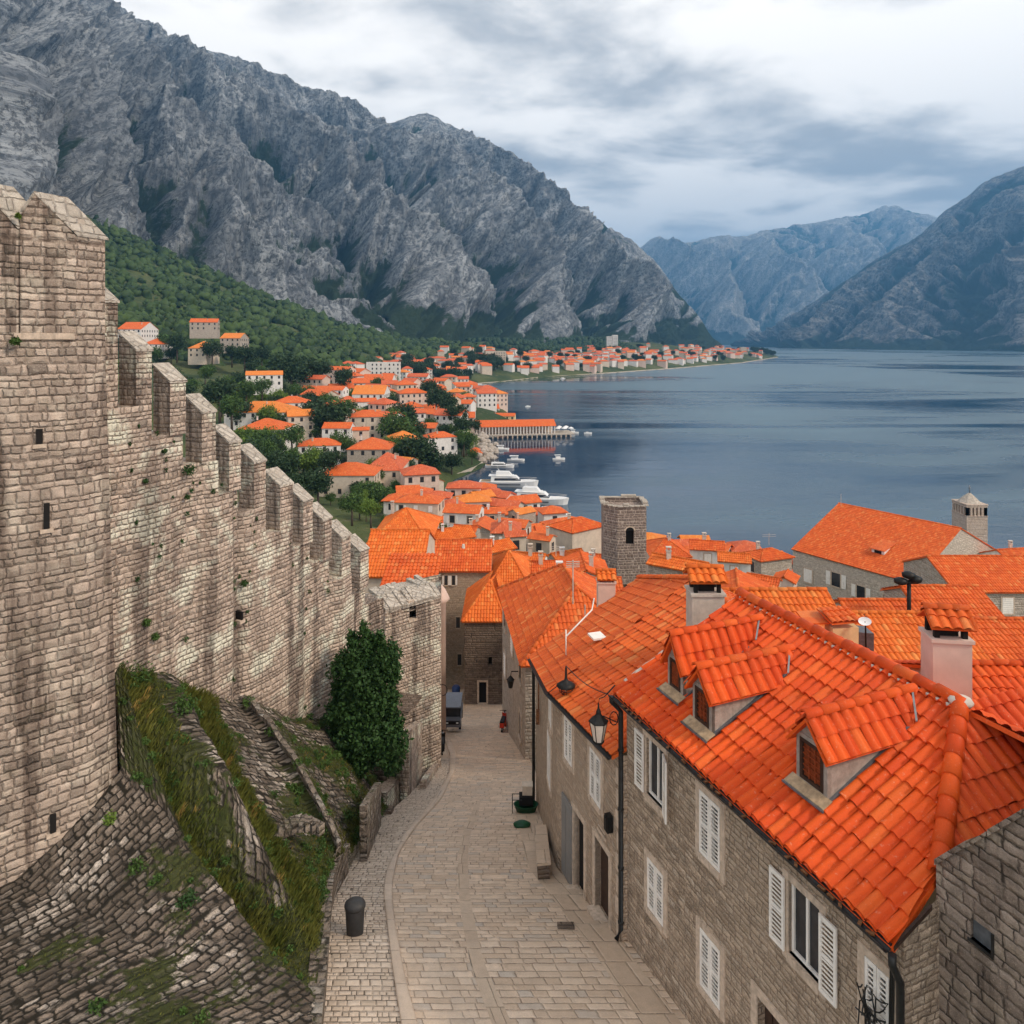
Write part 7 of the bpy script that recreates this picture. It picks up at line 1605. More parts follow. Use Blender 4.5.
# loosely scattered houses: solved so that none stands in another or in the water
def gpx(px, py):
    """where the ray of a pixel meets the land"""
    Ys_ = np.geomspace(90, 2600, 260); X_ = (px-512)/F*Ys_; Zr = CZ-(py-HY)/F*Ys_; Zt = tz(X_, Ys_); k = np.where(Zr < Zt)[0]
    return None if len(k) == 0 else np.array((X_[k[0]], Ys_[k[0]], Zt[k[0]]))
ALL = [(o.location.x, o.location.y, 9) for o in COL.objects if o.parent is None and o.get('category') == 'house']
FARW = [(PLWHITE, 'white'), (PLBEIGE, 'beige'), (PLPINK, 'pinkish')]; FARRF = [(T_FAR, 'orange'), (T_FAR3, 'red'), (T_FAR2, 'yellow orange')]
protos = {}
def far_proto(w, r_, kind, L, W, h, rise):
    wb, rb = MB(), MB(); a, b = L/2, W/2; wb.prism([(-a, -b), (a, -b), (a, b), (-a, b)], -5, h)
    if kind == 'gable':
        wb.quad((a, -b, h), (a, b, h), (a, 0, h+rise)); wb.quad((-a, b, h), (-a, -b, h), (-a, 0, h+rise))
        for s_ in (1, -1): slab(rb, [V3(-s_*(a+.4), -s_*(b+.5), h-.1), V3(s_*(a+.4), -s_*(b+.5), h-.1), V3(s_*(a+.4), 0, h+rise), V3(-s_*(a+.4), 0, h+rise)], .2)
    else:
        k = min(b, a*.9); E = [V3(-a-.5, -b-.5, h), V3(a+.5, -b-.5, h), V3(a+.5, b+.5, h), V3(-a-.5, b+.5, h)]; r0, r1 = V3(-a+k, 0, h+rise), V3(a-k, 0, h+rise)
        slab(rb, [E[0], E[1], r1, r0], .2); slab(rb, [E[2], E[3], r0, r1], .2); slab(rb, [E[1], E[2], r1], .2); slab(rb, [E[3], E[0], r0], .2)
    return mesh_only(wb, 'far_wall', w), mesh_only(rb, 'far_roof', r_)
def far_house(p, rz, wi, ri, kind, L, W, h, group, place):
    key = (wi, ri, kind, L, W, h)
    if key not in protos: protos[key] = far_proto(FARW[wi][0], FARRF[ri][0], kind, L, W, h, W*.24)
    w, r_ = protos[key]; sz = 'tall' if h > 8 else ('low' if h < 6.5 else 'mid height')
    o = thing('house', '%s %s house with %s %s roof %s' % (sz, FARW[wi][1], FARRF[ri][1], 'gabled' if kind == 'gable' else 'hipped', place), 'house', p, group, rz)
    link('wall', w, o); link('roof', r_, o); 
    if p[1] < 800:
        n_ = int(L/2.6)
        for fl in range(int(h/2.9)):
            for q in range(n_): link('window', WMS, o, (-L/2+(q+.5)*L/n_, -W/2-.02, h-2.1-fl*2.9))
    ALL.append((p[0], p[1], max(L, W)*.62))
REST = []
fr = random.Random(77)
def scatter(n_, sampler, group, place, tries=40, small=False, gapf=1.0, queue=None):
    for _ in range(n_):
        for _t in range(tries):
            p = sampler()
            if p is None: continue
            L = fr.choice((5, 6.5, 8) if small else (9, 12, 15)); W = fr.choice((4.5, 5.5) if small else (8, 9.5)); r0 = max(L, W)*.62; hh_ = fr.choice((3.8, 5.0) if small else (6.0, 7.5, 9.5))
            if coast_sd(np.array([p[0]]), np.array([p[1]]))[0] < r0*.8: continue
            if any((p[0]-a)**2+(p[1]-b)**2 < ((r0+c_)*gapf)**2 for a, b, c_ in ALL): continue
            hargs = ((p[0], p[1], tz1(p[0], p[1])), R(fr.uniform(-35, 35)), fr.choice((0, 0, 1, 2)), fr.choice((0, 0, 0, 1, 1, 2)), fr.choice(('gable', 'hip')), L, W, hh_, group, place)
            if queue is None: far_house(*hargs)
            else: queue.append(hargs); ALL.append((p[0], p[1], r0))
            break
def s_px(x0, x1, y0, y1):
    def f():
        return gpx(fr.uniform(x0, x1), fr.uniform(y0, y1))
    return f
scatter(16, s_px(300, 420, 440, 500), 'houses between the slope and the harbour', 'between slope and harbour')
scatter(34, s_px(300, 470, 392, 440), 'houses in the middle of the left shore', 'in the middle of the left shore')
scatter(30, s_px(345, 470, 364, 396), 'houses on the upper left shore', 'on the upper left shore')
scatter(14, s_px(440, 500, 388, 416), 'houses on the small headland behind the pier', 'on the small headland behind the pier')
scatter(36, s_px(400, 590, 505, 565), 'small houses filling the old town', 'squeezed into the old town by the harbour', small=True, gapf=.55)
scatter(24, s_px(640, 1000, 556, 600), 'small houses on the seaward side of the old town', 'on the seaward side of the old town', small=True, gapf=.6)
def bay():
    px = fr.uniform(395, 765); lo = float(np.interp(px, [395, 440, 500, 540, 600, 670, 742, 779], [640, 735, 830, 915, 1020, 1195, 1510, 2000])); d_ = fr.uniform(12, 60+lo*.42)*fr.uniform(.4, 1)
    Y = lo+d_; return np.array(((px-512)/F*Y, Y, 0))
scatter(270, bay, 'houses of the town across the bay', 'in the distant town across the bay', gapf=.60, queue=REST)
REST.sort(key=lambda h_: h_[0][1]); room = 298-len([o for o in COL.objects if o.parent is None and o.get('category') == 'house'])
for h_ in REST[:max(0, room)]: far_house(*h_)
far_bm = bmesh.new(); mats_ = [a[0] for a in FARW]+[a[0] for a in FARRF]      # beyond 300 houses: the farthest ones together
for (p, rz, wi, ri, kind, L, W, h, g_, pl_) in REST[max(0, room):]:
    key = (wi, ri, kind, L, W, h)
    if key not in protos: protos[key] = far_proto(FARW[wi][0], FARRF[ri][0], kind, L, W, h, W*.24)
    for me_, mi_ in ((protos[key][0], wi), (protos[key][1], 3+ri)):
        tmp = me_.copy(); tmp.transform(Matrix.Translation(p) @ Matrix.Rotation(rz, 4, 'Z')); n0 = len(far_bm.faces); far_bm.from_mesh(tmp); far_bm.faces.ensure_lookup_table()
        for f_ in far_bm.faces[n0:]: f_.material_index = mi_
        bpy.data.meshes.remove(tmp)
me_ = bpy.data.meshes.new('distant_houses'); far_bm.to_mesh(me_); far_bm.free()
for m_ in mats_: me_.materials.append(m_)
tag(link('distant_houses', me_), 'farthest small houses of the town across the bay', 'houses', None, 'stuff')
# tower block across the bay
Yb = 1500; xb = (612-512)/F*Yb; zb_ = tz1(xb, Yb); tb = thing('apartment_tower', 'tall white apartment block in the town across the bay', 'apartment block', (xb, Yb, zb_)); m = MB(); m.box((xb-6, Yb, zb_+13), (11, 14, 34)); m.box((xb+6, Yb+1, zb_+15), (11, 14, 36)); m.build('wall', PLWHITE, tb)
for fl in range(9):
    for k in range(4): put_window(tb, (xb-9+k*2.2, Yb-7.02, zb_+2.3+fl*3.1), 0, 'glass', True); put_window(tb, (xb+3+k*2.2, Yb-6.02, zb_+3.3+fl*3.1), 0, 'glass', True)
for (px, Y, h, lb) in ((331, 900, 20, 'squat grey apartment tower at the near end of the far town'), (748, 1800, 16, 'pale block near the tip of the far town'),):
    x = (px-512)/F*Y
    if px < 400: x = (500-512)/F*Y; 
    zb_ = tz1(x, Y+40); t_ = thing('apartment_block', lb, 'apartment block', (x, Y+40, zb_)); m = MB(); m.box((x, Y+40, zb_+h/2), (14, 12, h)); m.build('wall', PLBEIGE, t_)
    for fl in range(int(h/3.2)):
        for k in range(4): put_window(t_, (x-4.8+k*3.2, Y+33.98, zb_+1.3+fl*3.1), 0, 'glass', True)

# ================================================================== pier, quays, boats
pr_ = thing('pier_restaurant', 'long waterfront pavilion with red orange roof and arcade on stilts over the bay', 'pavilion', (-2, 352, 1)); A, B = V3((475-512)/F*352, 352, 0), V3((556-512)/F*358, 358, 0); U_ = unit(B-A); Vv = V3(-U_[1], U_[0], 0); L_ = np.linalg.norm(B-A)
m = MB(); m.obox(A-Vv*3+V3(0, 0, 1.2), (B-A)*1.22, Vv*14, (0, 0, .5)); m.build('deck', CAPM, pr_)
m = MB(); roof_plane(m, [A-Vv*1+V3(0, 0, 5.4), B-Vv*1+V3(0, 0, 5.4), B+Vv*5+V3(0, 0, 8.2), A+Vv*5+V3(0, 0, 8.2)], 0); roof_plane(m, [B+Vv*11+V3(0, 0, 5.4), A+Vv*11+V3(0, 0, 5.4), A+Vv*5+V3(0, 0, 8.2), B+Vv*5+V3(0, 0, 8.2)], 0); m.build('roof', T_FAR, pr_)
m = MB(); m.obox(A+Vv*4+V3(0, 0, 1.7), (B-A)*.98, Vv*6, (0, 0, 3.7)); m.build('wall', PLBEIGE, pr_)
for k in range(26):
    m = MB(); p = A+U_*(k+.5)*L_/26; m.box(p-Vv*.6+V3(0, 0, 3.5), (.5, .5, 3.7)); m.build('column', PLWHITE, pr_)
for k in range(20):
    m = MB(); p = A+U_*(k+.5)*L_*1.2/20; m.box(p-Vv*2.8+V3(0, 0, .0), (.6, .6, 2.6)); m.build('stilt', TRIM, pr_)
for k in range(7):
    p = B+U_*(1.2+k*1.15)+Vv*(2+3*(k % 3))+V3(0, 0, 1.7); r_ = thing('parasol', 'white parasol in the group on the terrace at the end of the pier', 'parasol', p, 'white parasols on the pier terrace'); m = MB(); m.tube([p, p+V3(0, 0, 2.3)], .05, 5); m.build('pole', WHITE, r_); m = MB(); m.lathe(p+V3(0, 0, 2.0), [(1.5, 0), (.8, .45), (.05, .8)], 8); m.build('canopy', BOATW, r_)
def quay(label, pts, w_=3.0, h=1.1):
    m_ = MB()
    for a, b in zip(pts[:-1], pts[1:]):
        a, b = V3(*a, 0), V3(*b, 0); d_ = unit(b-a); n_ = V3(-d_[1], d_[0], 0); m_.obox(a-n_*w_/2+V3(0, 0, -1.5), b-a+d_*.3, n_*w_, (0, 0, 1.5+h))
    tag(m_.build('quay', CAPM), label, 'quay')
quay('stone quay along the little harbour below the trees', [(-26, 244), (-16.5, 262), (-10.5, 288)], 3.5)
quay('pale mole reaching out beside the large yachts', [(-19, 196), (-6, 192), (2, 187)], 4.5)
quay('pale stone quay at the foot of the rocky headland', [(-10.5, 288), (-9, 306), (-15, 340)], 5, 1.6)
quay('waterfront promenade wall of the town across the bay', [(33-3, 912), (124, 1020), (262, 1196), (480, 1508), (733, 1992)], 6, 1.3)
quay('promenade wall by the trees where the far town begins', [(-60, 754), (-10, 826), (30, 910)], 6, 1.2)
def hull(mb, L, B, H, x0=0, bow=.35, z0=0, stern=.85, n_=14):
    rows = []
    for i in range(n_+1):
        t_ = i/n_; w_ = B/2*(stern+(1-stern)*min(1, t_*3))*(1 if t_ < 1-bow else math.sqrt(max(0.0, 1-((t_-1+bow)/bow)**2))); w_ = max(w_, .03)
        sh_ = H*(1+.22*max(0, t_-.4)**1.5*2); x = x0+(t_-.5)*L; rk = .10*L*max(0, t_-.75)
        rows.append([(x-rk*1.3, 0, z0-.35), (x-rk, -w_*.72, z0-.1), (x, -w_, z0+sh_), (x, -w_*.93, z0+sh_), (x, 0, z0+sh_-.02), (x, w_*.93, z0+sh_), (x, w_, z0+sh_), (x-rk, w_*.72, z0-.1)])
    v = [q for r_ in rows for q in r_]; f = [[i*8+k, (i+1)*8+k, (i+1)*8+(k+1) % 8, i*8+(k+1) % 8] for i in range(n_) for k in range(8)]; f += [list(range(8)), [n_*8+k for k in range(8)][::-1]]; mb.add(v, f)
def cabin(mb, x0, x1, B, z0, z1, rake0=.2, rake1=.8, taper=.85):
    a, b = B/2, B/2*taper; v = [(x0, -a, z0), (x1, -a*.8, z0), (x1, a*.8, z0), (x0, a, z0), (x0+rake0, -b, z1), (x1-rake1, -b*.8, z1), (x1-rake1, b*.8, z1), (x0+rake0, b, z1)]
    mb.add(v, [[0, 3, 2, 1], [4, 5, 6, 7], [0, 1, 5, 4], [1, 2, 6, 5], [2, 3, 7, 6], [3, 0, 4, 7]])
def yacht(label, x, y, rz, L, decks=2):
    r_ = thing('yacht', label, 'yacht', (x, y, 0), None, rz); B = L*.26; H = L*.085
    m_ = MB(); hull(m_, L, B, H); m_.build('hull', BOATW, r_, local=True)
    m_ = MB(); cabin(m_, -L*.30, L*.22, B*.78, H, H*2.1, .1, L*.10); 
    if decks > 1: cabin(m_, -L*.22, L*.06, B*.60, H*2.1, H*2.9, .1, L*.06); m_.obox((-L*.34, -B*.36, H*2.1), (L*.42, 0, 0), (0, B*.72, 0), (0, 0, .10))
    m_.build('cabin', BOATW, r_, local=True)
    m_ = MB(); cabin(m_, -L*.24, L*.205, B*.80, H*1.28, H*1.72, .1, L*.06, .93); 
    m_.obox((-L*.30, -B*.507, H*.50), (L*.5, 0, 0), (0, B*1.014, 0), (0, 0, H*.14))
    m_.build('window_band', BOATG, r_, local=True)
    m_ = MB(); m_.obox((-L*.47, -B*.36, H+.02), (L*.16, 0, 0), (0, B*.72, 0), (0, 0, .06)); m_.build('deck', WOODP, r_, local=True)
    m_ = MB(); zt = H*(2.9 if decks > 1 else 2.1); m_.tube([(-L*.16, -B*.2, zt), (-L*.19, 0, zt+H*.6), (-L*.16, B*.2, zt)], .06, 5); m_.tube([(-L*.19, 0, zt+H*.6), (-L*.2, 0, zt+H*1.3)], .04, 5); m_.build('mast', BOATW, r_, local=True)
    m_ = MB(); 
    pts = [(L*.12, -B*.40, H*1.5), (L*.34, -B*.28, H*1.62), (L*.47, 0, H*1.7), (L*.34, B*.28, H*1.62), (L*.12, B*.40, H*1.5)]; m_.tube(pts, .03, 4); m_.build('railing', WHITE, r_, local=True)
    return r_
def wp(px, py): Y = CZ*F/(py-HY); return ((px-512)/F*Y, Y)
x, y = wp(509, 486); yacht('long white motor yacht with two decks, second boat from the near quay', x, y, R(-4), 19.5)
x, y = wp(537, 503); yacht('largest white motor yacht with flybridge at the near mole', x, y, R(-12), 19)
x, y = wp(500, 467.5); yacht('white motor boat moored stern first by the stone quay', x, y, R(-3), 11, 1)
x, y = wp(453, 492); yacht('white motor boat lying alone in the inner harbour', x, y, R(-10), 8.0, 1)
x, y = wp(441, 477); yacht('small pale boat moored at the little quay under the trees', x, y, R(20), 6.5, 1)
def skiff(label, x, y, rz, L, canopy=True, col=BOATW):
    r_ = thing('boat', label, 'boat', (x, y, 0), None, rz); m_ = MB(); hull(m_, L, L*.32, .7); m_.build('hull', col, r_, local=True)
    m_ = MB(); cabin(m_, -L*.28, L*.14, L*.24, .7, 1.5 if canopy else 1.1, .1, .3); m_.build('cabin', BOATW, r_, local=True)
    if canopy: m_ = MB(); m_.obox((-L*.36, -L*.15, 2.0), (L*.5, 0, 0), (0, L*.3, 0), (0, 0, .08)); m_.obox((-L*.3, -L*.12, 1.4), (.06, 0, 0), (0, .06, 0), (0, 0, .6)); m_.obox((L*.1, -L*.12, 1.4), (.06, 0, 0), (0, .06, 0), (0, 0, .6)); m_.build('canopy', BOATW, r_, local=True)
for (px, py, L, rz, lb) in ((516, 461, 7, -5, 'boat with white canopy behind the moored motor boat'), (502, 450, 6.5, 5, 'small boat with reddish deck by the rocky headland'), (559, 460, 5, 10, 'white motor dinghy alone in open water right of the moored boats'), (528, 407, 4, 20, 'tiny boat far out beyond the pier'), (588, 434, 4, 0, 'tiny boat passing beyond the pier end'), (552, 516, 9, -20, 'open grey launch tied beside the largest yacht'), (466, 397, 10, 20, 'excursion boat moored near the dark trees'), (574, 433.5, 5, 0, 'small white boat at the very end of the pier'), (480, 385.5, 14, 15, 'ferry boat moored at the promenade by the far trees'), (563, 379, 8, 40, 'white boat at the waterfront of the far town')):
    x, y = wp(px, py); skiff(lb, x, y, R(rz), L, L > 4.5)
m = MB(); x, y = wp(548, 524); m.lathe((x, y-6, 4.2), [(3.6, 0), (3.0, .9), (1.6, 1.6), (.1, 1.9)], 14); m.tube([(x, y-6, 0), (x, y-6, 4.3)], .12, 6); tag(m.build('white_canopy', BOATW), 'big white domed canopy on the quay before the yachts', 'canopy')
# rocky bank of the headland
def boulders(label, pts, n_, r0, mat, seed):
    rs = random.Random(seed); m_ = MB()
    for _ in range(n_):
        a = rs.choice(pts); c_ = V3(a[0]+rs.gauss(0, 2.5), a[1]+rs.gauss(0, 8), rs.uniform(.2, 3.5)); r = r0*rs.uniform(.5, 1.3); m_.lathe(c_, [(r*.7, -r*.5), (r, 0), (r*.75, r*.5), (r*.2, r*.75)], 6, rs.uniform(.7, 1.2), rs.uniform(.7, 1.2))
    tag(m_.build('rocks', mat), label, 'rocks', None, 'stuff')
boulders('pale rocks of the headland between the boats and the pier', [(-11, 292), (-12, 310), (-15, 328)], 130, 1.6, FARST, 3)

# ================================================================== trees
def tree_mesh(seed, n_, size, kind):
    cl = []; rs = random.Random(seed)
    if kind == 'cypress': cl.append(leafcloud((0, 0, 5.2), (1.05, 1.05, 4.8), n_, size, seed))
    else:
        cl.append(leafcloud((0, 0, 4.6), (2.6, 2.6, 2.3), int(n_*.5), size, seed))
        for k in range(5): a = rs.uniform(0, 6.28); r_ = rs.uniform(1.2, 2.2); cl.append(leafcloud((r_*math.cos(a), r_*math.sin(a), rs.uniform(3.2, 6.0)), (1.5, 1.5, 1.3), int(n_*.12), size, seed+k+1))
    v = np.concatenate(cl); m_ = MB(); m_.array(v, np.arange(len(v)).reshape(-1, 4), np.zeros((len(v)//4, 4, 2))); return m_
def trunk_mesh():
    m_ = MB(); m_.tube([V3(0, 0, -1.5), V3(.1, 0, 1.5), V3(0, .1, 3.5), V3(.1, 0, 5.5)], [.28, .22, .15, .04], 7)
    for (a, z) in ((0, 2), (2.1, 2.5), (4.2, 3)): m_.tube([V3(0, 0, z), V3(math.cos(a)*1.0, math.sin(a)*1.0, z+1.3), V3(math.cos(a)*1.8, math.sin(a)*1.8, z+2.1)], [.12, .07, .02], 5)
    return m_
TRK = mesh_only(trunk_mesh(), 'trunk', BARK)
TP = {('round', 'dark'): [mesh_only(tree_mesh(s_, 3000, .26, 'round'), 'crown', LEAFD) for s_ in (1, 2)], ('round', 'mid'): [mesh_only(tree_mesh(s_, 3000, .24, 'round'), 'crown', LEAF2) for s_ in (3, 4)], ('round', 'bright'): [mesh_only(tree_mesh(6, 3200, .22, 'round'), 'crown', LEAF3)], ('cypress', 'dark'): [mesh_only(tree_mesh(7, 2200, .22, 'cypress'), 'crown', LEAFD)]}
tr = random.Random(3)
def tree(label, p, h, kind='round', tone='dark', group=None):
    s_ = h/(7.2 if kind == 'round' else 10); nm = {'round': 'broadleaf_tree', 'cypress': 'cypress_tree'}[kind]
    o = thing(nm, label, 'tree', p, group, tr.uniform(0, 6.28)); o.scale = (s_*tr.uniform(.9, 1.15), s_*tr.uniform(.9, 1.15), s_); link('trunk', TRK, o); link('crown', tr.choice(TP[(kind, tone)]), o); return o
TREES = [  # px, py of the crown's foot, Y, height, kind, tone, label
 (318, 504, 172, 9, 'round', 'dark', 'dark tree left of the large beige house, right behind the battlements'), (300, 512, 165, 8, 'round', 'dark', 'dark tree under the larger one beside the battlements'), (352, 520, 140, 5.5, 'round', 'mid', 'round green tree below the large beige house'), (371, 523, 132, 4.5, 'round', 'bright', 'light green round tree below the large beige house'),
 (380, 503, 170, 6, 'round', 'mid', 'green tree beside the beige house with plants on its terrace'), (437, 528, 118, 4.5, 'round', 'mid', 'small dark green tree at the beige harbour house'), (541, 545, 92, 4.2, 'round', 'mid', 'bushy green tree between the old town roofs'), (527, 549, 92, 3.0, 'round', 'dark', 'small shrub like tree left of the bushy one'),
 (420, 470, 232, 14, 'round', 'dark', 'big dark tree above the harbour'), (408, 465, 238, 12, 'round', 'mid', 'mid green tree behind the big dark one'), (434, 474, 236, 9, 'round', 'dark', 'dark tree at the quay left of the white apartment house'), (452, 470, 250, 8, 'round', 'dark', 'dark tree under the white apartment house'), (398, 442, 262, 15, 'round', 'mid', 'tall green tree right of the four storey house'), (400, 425, 300, 13, 'round', 'dark', 'dark tree behind the tall green one'),
 (464, 452, 268, 9, 'round', 'mid', 'green tree right of the white apartment house'), (472, 462, 262, 5, 'round', 'mid', 'low tree behind the little quay'), (462, 438, 290, 9, 'round', 'dark', 'dark tree behind the white apartment house'), (446, 418, 330, 12, 'round', 'dark', 'dark tree in the belt above the headland'), (436, 410, 345, 14, 'round', 'dark', 'second dark tree in the belt above the headland'), (456, 428, 310, 11, 'round', 'dark', 'third dark tree in the belt above the headland'), (474, 430, 345, 9, 'round', 'dark', 'dark tree at the root of the pier'), (428, 400, 380, 13, 'round', 'dark', 'fourth dark tree in the belt above the headland'),
 (327, 440, 258, 16, 'round', 'dark', 'tall dark tree between the two white houses'), (340, 432, 262, 13, 'round', 'mid', 'mid green tree left of the four storey house'), (318, 430, 270, 14, 'round', 'dark', 'dark tree behind the tall one'), (292, 395, 372, 22, 'round', 'dark', 'large dark tree above the long villa'), (303, 388, 385, 18, 'round', 'dark', 'dark tree right of the large one above the villa'), (282, 380, 395, 16, 'round', 'dark', 'dark tree left of the large one above the villa'), (320, 385, 390, 14, 'round', 'dark', 'dark tree by the orange house group'), (344, 392, 370, 13, 'round', 'dark', 'dark tree right of the orange house group'),
 (220, 415, 262, 14, 'round', 'dark', 'dark tree behind the battlements left of the long villa'), (232, 425, 250, 11, 'round', 'mid', 'green tree at the gable of the white house'), (222, 395, 270, 12, 'cypress', 'dark', 'dark cypress left of the long villa'), (246, 400, 290, 11, 'round', 'mid', 'green tree behind the long villa'), (262, 398, 300, 10, 'round', 'mid', 'mid green tree over the long villa'), (292, 452, 225, 9, 'round', 'mid', 'green tree by the curved orange roof'), (303, 470, 200, 8, 'round', 'mid', 'green tree over the battlements below the curved roof'), (285, 478, 190, 9, 'round', 'dark', 'dark tree near the shed by the battlements'), (330, 478, 188, 8, 'round', 'dark', 'dark tree touching the left corner of the beige house'), (264, 470, 205, 8, 'round', 'mid', 'green shrubby tree over the battlements'),
 (212, 352, 430, 14, 'round', 'dark', 'dark tree right of the two storey slope house'), (177, 352, 430, 15, 'round', 'dark', 'dark tree left of the two storey slope house'), (165, 345, 440, 13, 'round', 'mid', 'green tree beside the small white pyramid house'), (232, 350, 440, 12, 'round', 'dark', 'dark tree under the stone house on the slope'), (245, 352, 430, 14, 'round', 'dark', 'broad dark tree by the slope gardens'), (262, 348, 450, 13, 'round', 'dark', 'dark tree at the end of the slope gardens'), (205, 385, 330, 9, 'round', 'mid', 'green tree over the battlements by the brown field'),
]
for (px, py, Y, h, kd, tn, lb) in TREES:
    x = (px-512)/F*Y; p = np.array((x, Y, CZ-(py-HY)/F*Y)); g_ = tz1(x, Y); p[2] = g_ if abs(g_-p[2]) < 3 else (p[2] if p[2] < g_+6 else g_+5); tree(lb, p, h, kd, tn)
def scat_trees(n_, samp, hr, group, label, tones=('dark', 'mid', 'mid', 'bright')):
    for _ in range(n_):
        for _t in range(12):
            p = samp()
            if p is None or coast_sd(np.array([p[0]]), np.array([p[1]]))[0] < 3: continue
            if any((p[0]-a)**2+(p[1]-b)**2 < (c_*.75)**2 for a, b, c_ in ALL): continue
            p[2] = tz1(p[0], p[1]); tree(label, p, fr.uniform(*hr), 'round', fr.choice(tones), group); break
scat_trees(115, s_px(235, 470, 375, 490), (6, 11), 'garden trees between the houses of the left shore', 'green garden tree between the houses of the left shore')
scat_trees(8, s_px(410, 600, 512, 560), (2.5, 4), 'small courtyard trees of the old town', 'small green courtyard tree between the old town roofs')
scat_trees(14, s_px(325, 400, 495, 530), (3, 6), 'trees below the large beige house', 'leafy tree in the gardens below the large beige house')
scat_trees(40, s_px(105, 300, 330, 410), (7, 13), 'trees on the slope above the battlements', 'green tree on the slope above the battlements')
def grove():
    px = fr.uniform(405, 498); Y = fr.uniform(640, 840) if px < 470 else fr.uniform(850, 960); return np.array(((px-512)/F*Y, Y, 0))
scat_trees(60, grove, (12, 18), 'dark trees of the park at the start of the far town', 'dark park tree near the water where the far town begins', ('dark',))
scat_trees(80, bay, (9, 14), 'trees among the houses of the town across the bay', 'dark tree among the houses of the town across the bay', ('dark',))
scat_trees(16, lambda: (lambda Y: np.array(((fr.uniform(752, 778)-512)/F*Y, Y, 0)))(fr.uniform(1930, 2040)), (12, 18), 'dark trees at the tip of the far town', 'dark tree at the tip of the far town', ('dark',))
WOODL = leafmat('leaf_hill', (0.010, 0.026, 0.008), (0.048, 0.078, 0.018), 0.035)
# far woods and scrub that read as one mass
rs = np.random.RandomState(14); cl = []
cx = rs.uniform(-620, 260, 30000); cy = rs.uniform(300, 2500, 30000); hz_ = tz(cx, cy); sd_ = coast_sd(cx, cy); ppx = 512+F*cx/cy; ppy = HY+F*(CZ-hz_)/cy
ok = (sd_ > 60) & (ppx > 60) & (ppx < 760) & ((hz_ > 32+ (cy > 900)*10) | ((ppy > 343) & (ppy < 352) & (cy > 900))) & (fbm(cx/90, cy/90, 3, 5) > -0.30)
AL = np.array(ALL)
idx = np.where(ok)[0][:9000]
lv, seg = [], []
keep = [i for i in idx if np.min((AL[:, 0]-cx[i])**2+(AL[:, 1]-cy[i])**2) > 14**2]
ci = np.array(keep)
m = MB(); nseg = 7; prof = np.array([(.55, -.6), (.95, 0.0), (.8, .55), (.35, .95)]); V_, F_ = [], []
rad = rs.uniform(2.2, 4.2, len(ci))*(1+cy[ci]/2200); an = np.linspace(0, 2*math.pi, nseg+1)[:-1]
for j, (pr, pz) in enumerate(prof):
    rr_ = rad[:, None]*pr*(1+.28*rs.randn(len(ci), nseg)); V_.append(np.stack((cx[ci][:, None]+rr_*np.cos(an+j*.4), cy[ci][:, None]+rr_*np.sin(an+j*.4), (hz_[ci]+rad*(.5+pz))[:, None]+rad[:, None]*.15*rs.randn(len(ci), nseg)), 2))
V_ = np.stack(V_, 1).reshape(-1, 3); base_i = (np.arange(len(ci))*4*nseg)[:, None, None]
q = np.array([[j*nseg+k, j*nseg+(k+1) % nseg, (j+1)*nseg+(k+1) % nseg, (j+1)*nseg+k] for j in range(3) for k in range(nseg)]); q = np.concatenate((q, [[3*nseg, 3*nseg+1, 3*nseg+2, 3*nseg+3], [3*nseg+3, 3*nseg+4, 3*nseg+5, 3*nseg+6]]))
m.array(V_, (q[None]+base_i).reshape(-1, 4), None); o = m.build('woodland', LEAFD); tag(o, 'dark green woods covering the slopes behind the town', 'woods', None, 'stuff')
n2 = 9000; ui = rs.randint(0, HX.shape[1], n2); vi = rs.randint(0, 112, n2); hx_, hy_, hz2 = HX[vi, ui]+rs.uniform(-4, 4, n2), HYY[vi, ui]+rs.uniform(-4, 4, n2), HZ[vi, ui]
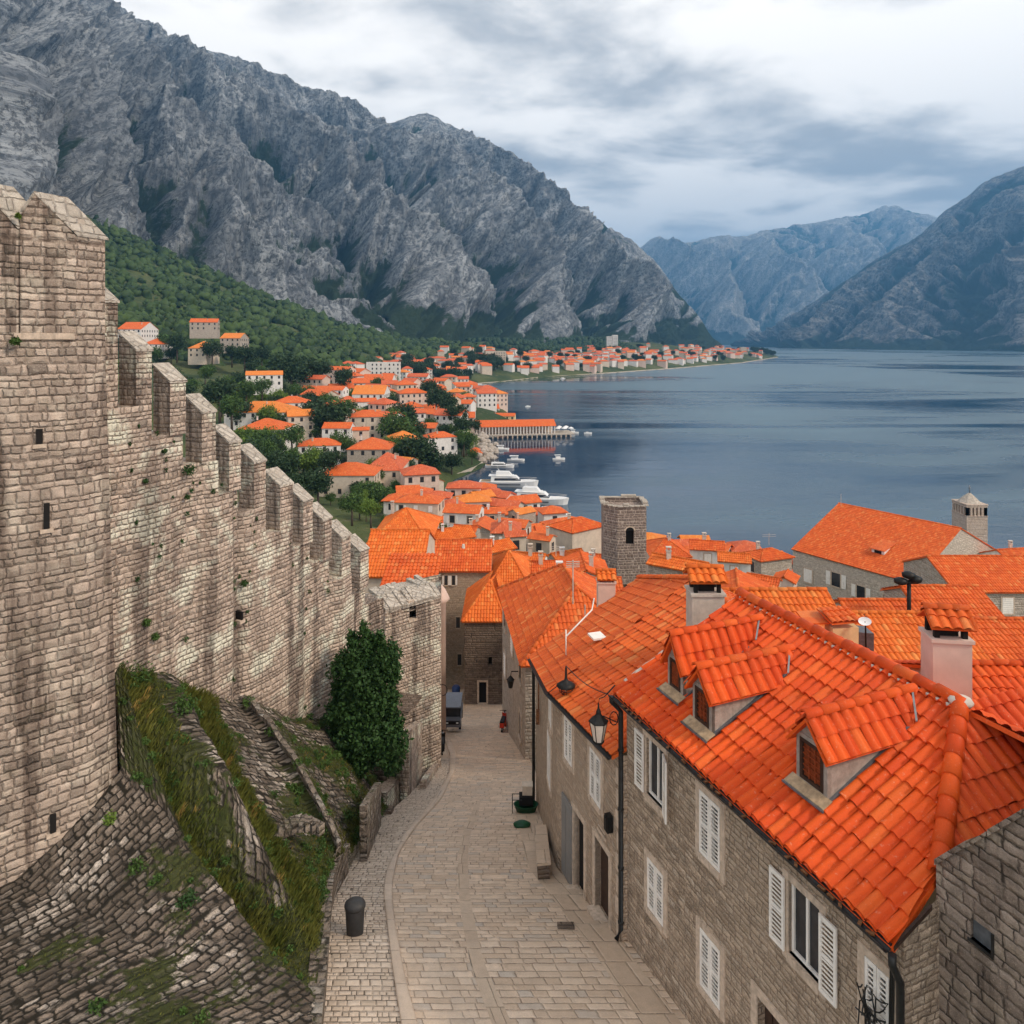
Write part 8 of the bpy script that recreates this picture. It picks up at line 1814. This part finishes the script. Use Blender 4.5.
k2 = (np.hypot(hx_+350, hy_-430) > 30) & (fbm(hx_/45, hy_/45, 4, 31) > -.22); k2 &= np.array([np.min((AL[:, 0]-a)**2+(AL[:, 1]-b)**2) > 15**2 for a, b in zip(hx_, hy_)]); hx_, hy_, hz2 = hx_[k2], hy_[k2], hz2[k2]
m = MB(); V_ = []; rad = (1.5+5.0*rs.rand(len(hx_))**2.2)*(hy_/800)**.5
for j, (pr, pz) in enumerate(prof):
    rr_ = rad[:, None]*pr*(1+.30*rs.randn(len(hx_), nseg)); V_.append(np.stack((hx_[:, None]+rr_*np.cos(an+j*.4), hy_[:, None]+rr_*np.sin(an+j*.4), (hz2+rad*(.35+pz))[:, None]+rad[:, None]*.18*rs.randn(len(hx_), nseg)), 2))
V_ = np.stack(V_, 1).reshape(-1, 3); m.array(V_, (q[None]+(np.arange(len(hx_))*4*nseg)[:, None, None]).reshape(-1, 4), None); o = m.build('woodland', WOODL); tag(o, 'fresh green scrub and woods on the shoulder coming down behind the wall', 'woods', None, 'stuff')
# terraced garden field on the slope
def field(label, px, py, w_, d_, mat):
    p = gpx(px, py)
    if p is None: return
    x, y = p[0], p[1]; XX, YY = np.meshgrid(np.linspace(x-w_/2, x+w_/2, 12), np.linspace(y-d_/2, y+d_/2, 8)); o = gridmesh('field', XX, YY, tz(XX, YY)+.35, mat); 
    o['label'] = label
field('brown ploughed field on the slope', 203, 383, 36, 26, plain('brown_soil', (0.20, 0.12, 0.07), 0.95, var=.3, scale=.4))

# ================================================================== air
m = MB(); m.obox((-15000, -1500, -7), (30000, 0, 0), (0, 15700, 0), (0, 0, 2100)); hz_o = m.build('haze', None); hz_o['kind'] = 'stuff'; hz_o['label'] = 'thin bluish haze over the bay'; 
mh = bpy.data.materials.new('haze'); mh.use_nodes = True; mh.node_tree.nodes.clear(); t = NT(mh.node_tree)
v_ = t.n('ShaderNodeVolumePrincipled'); v_.inputs['Color'].default_value = (0.17, 0.48, 0.95, 1); v_.inputs['Density'].default_value = 1.25e-4; v_.inputs['Anisotropy'].default_value = 0.1
t.n('ShaderNodeOutputMaterial', Volume=v_.outputs[0]); hz_o.data.materials.append(mh)
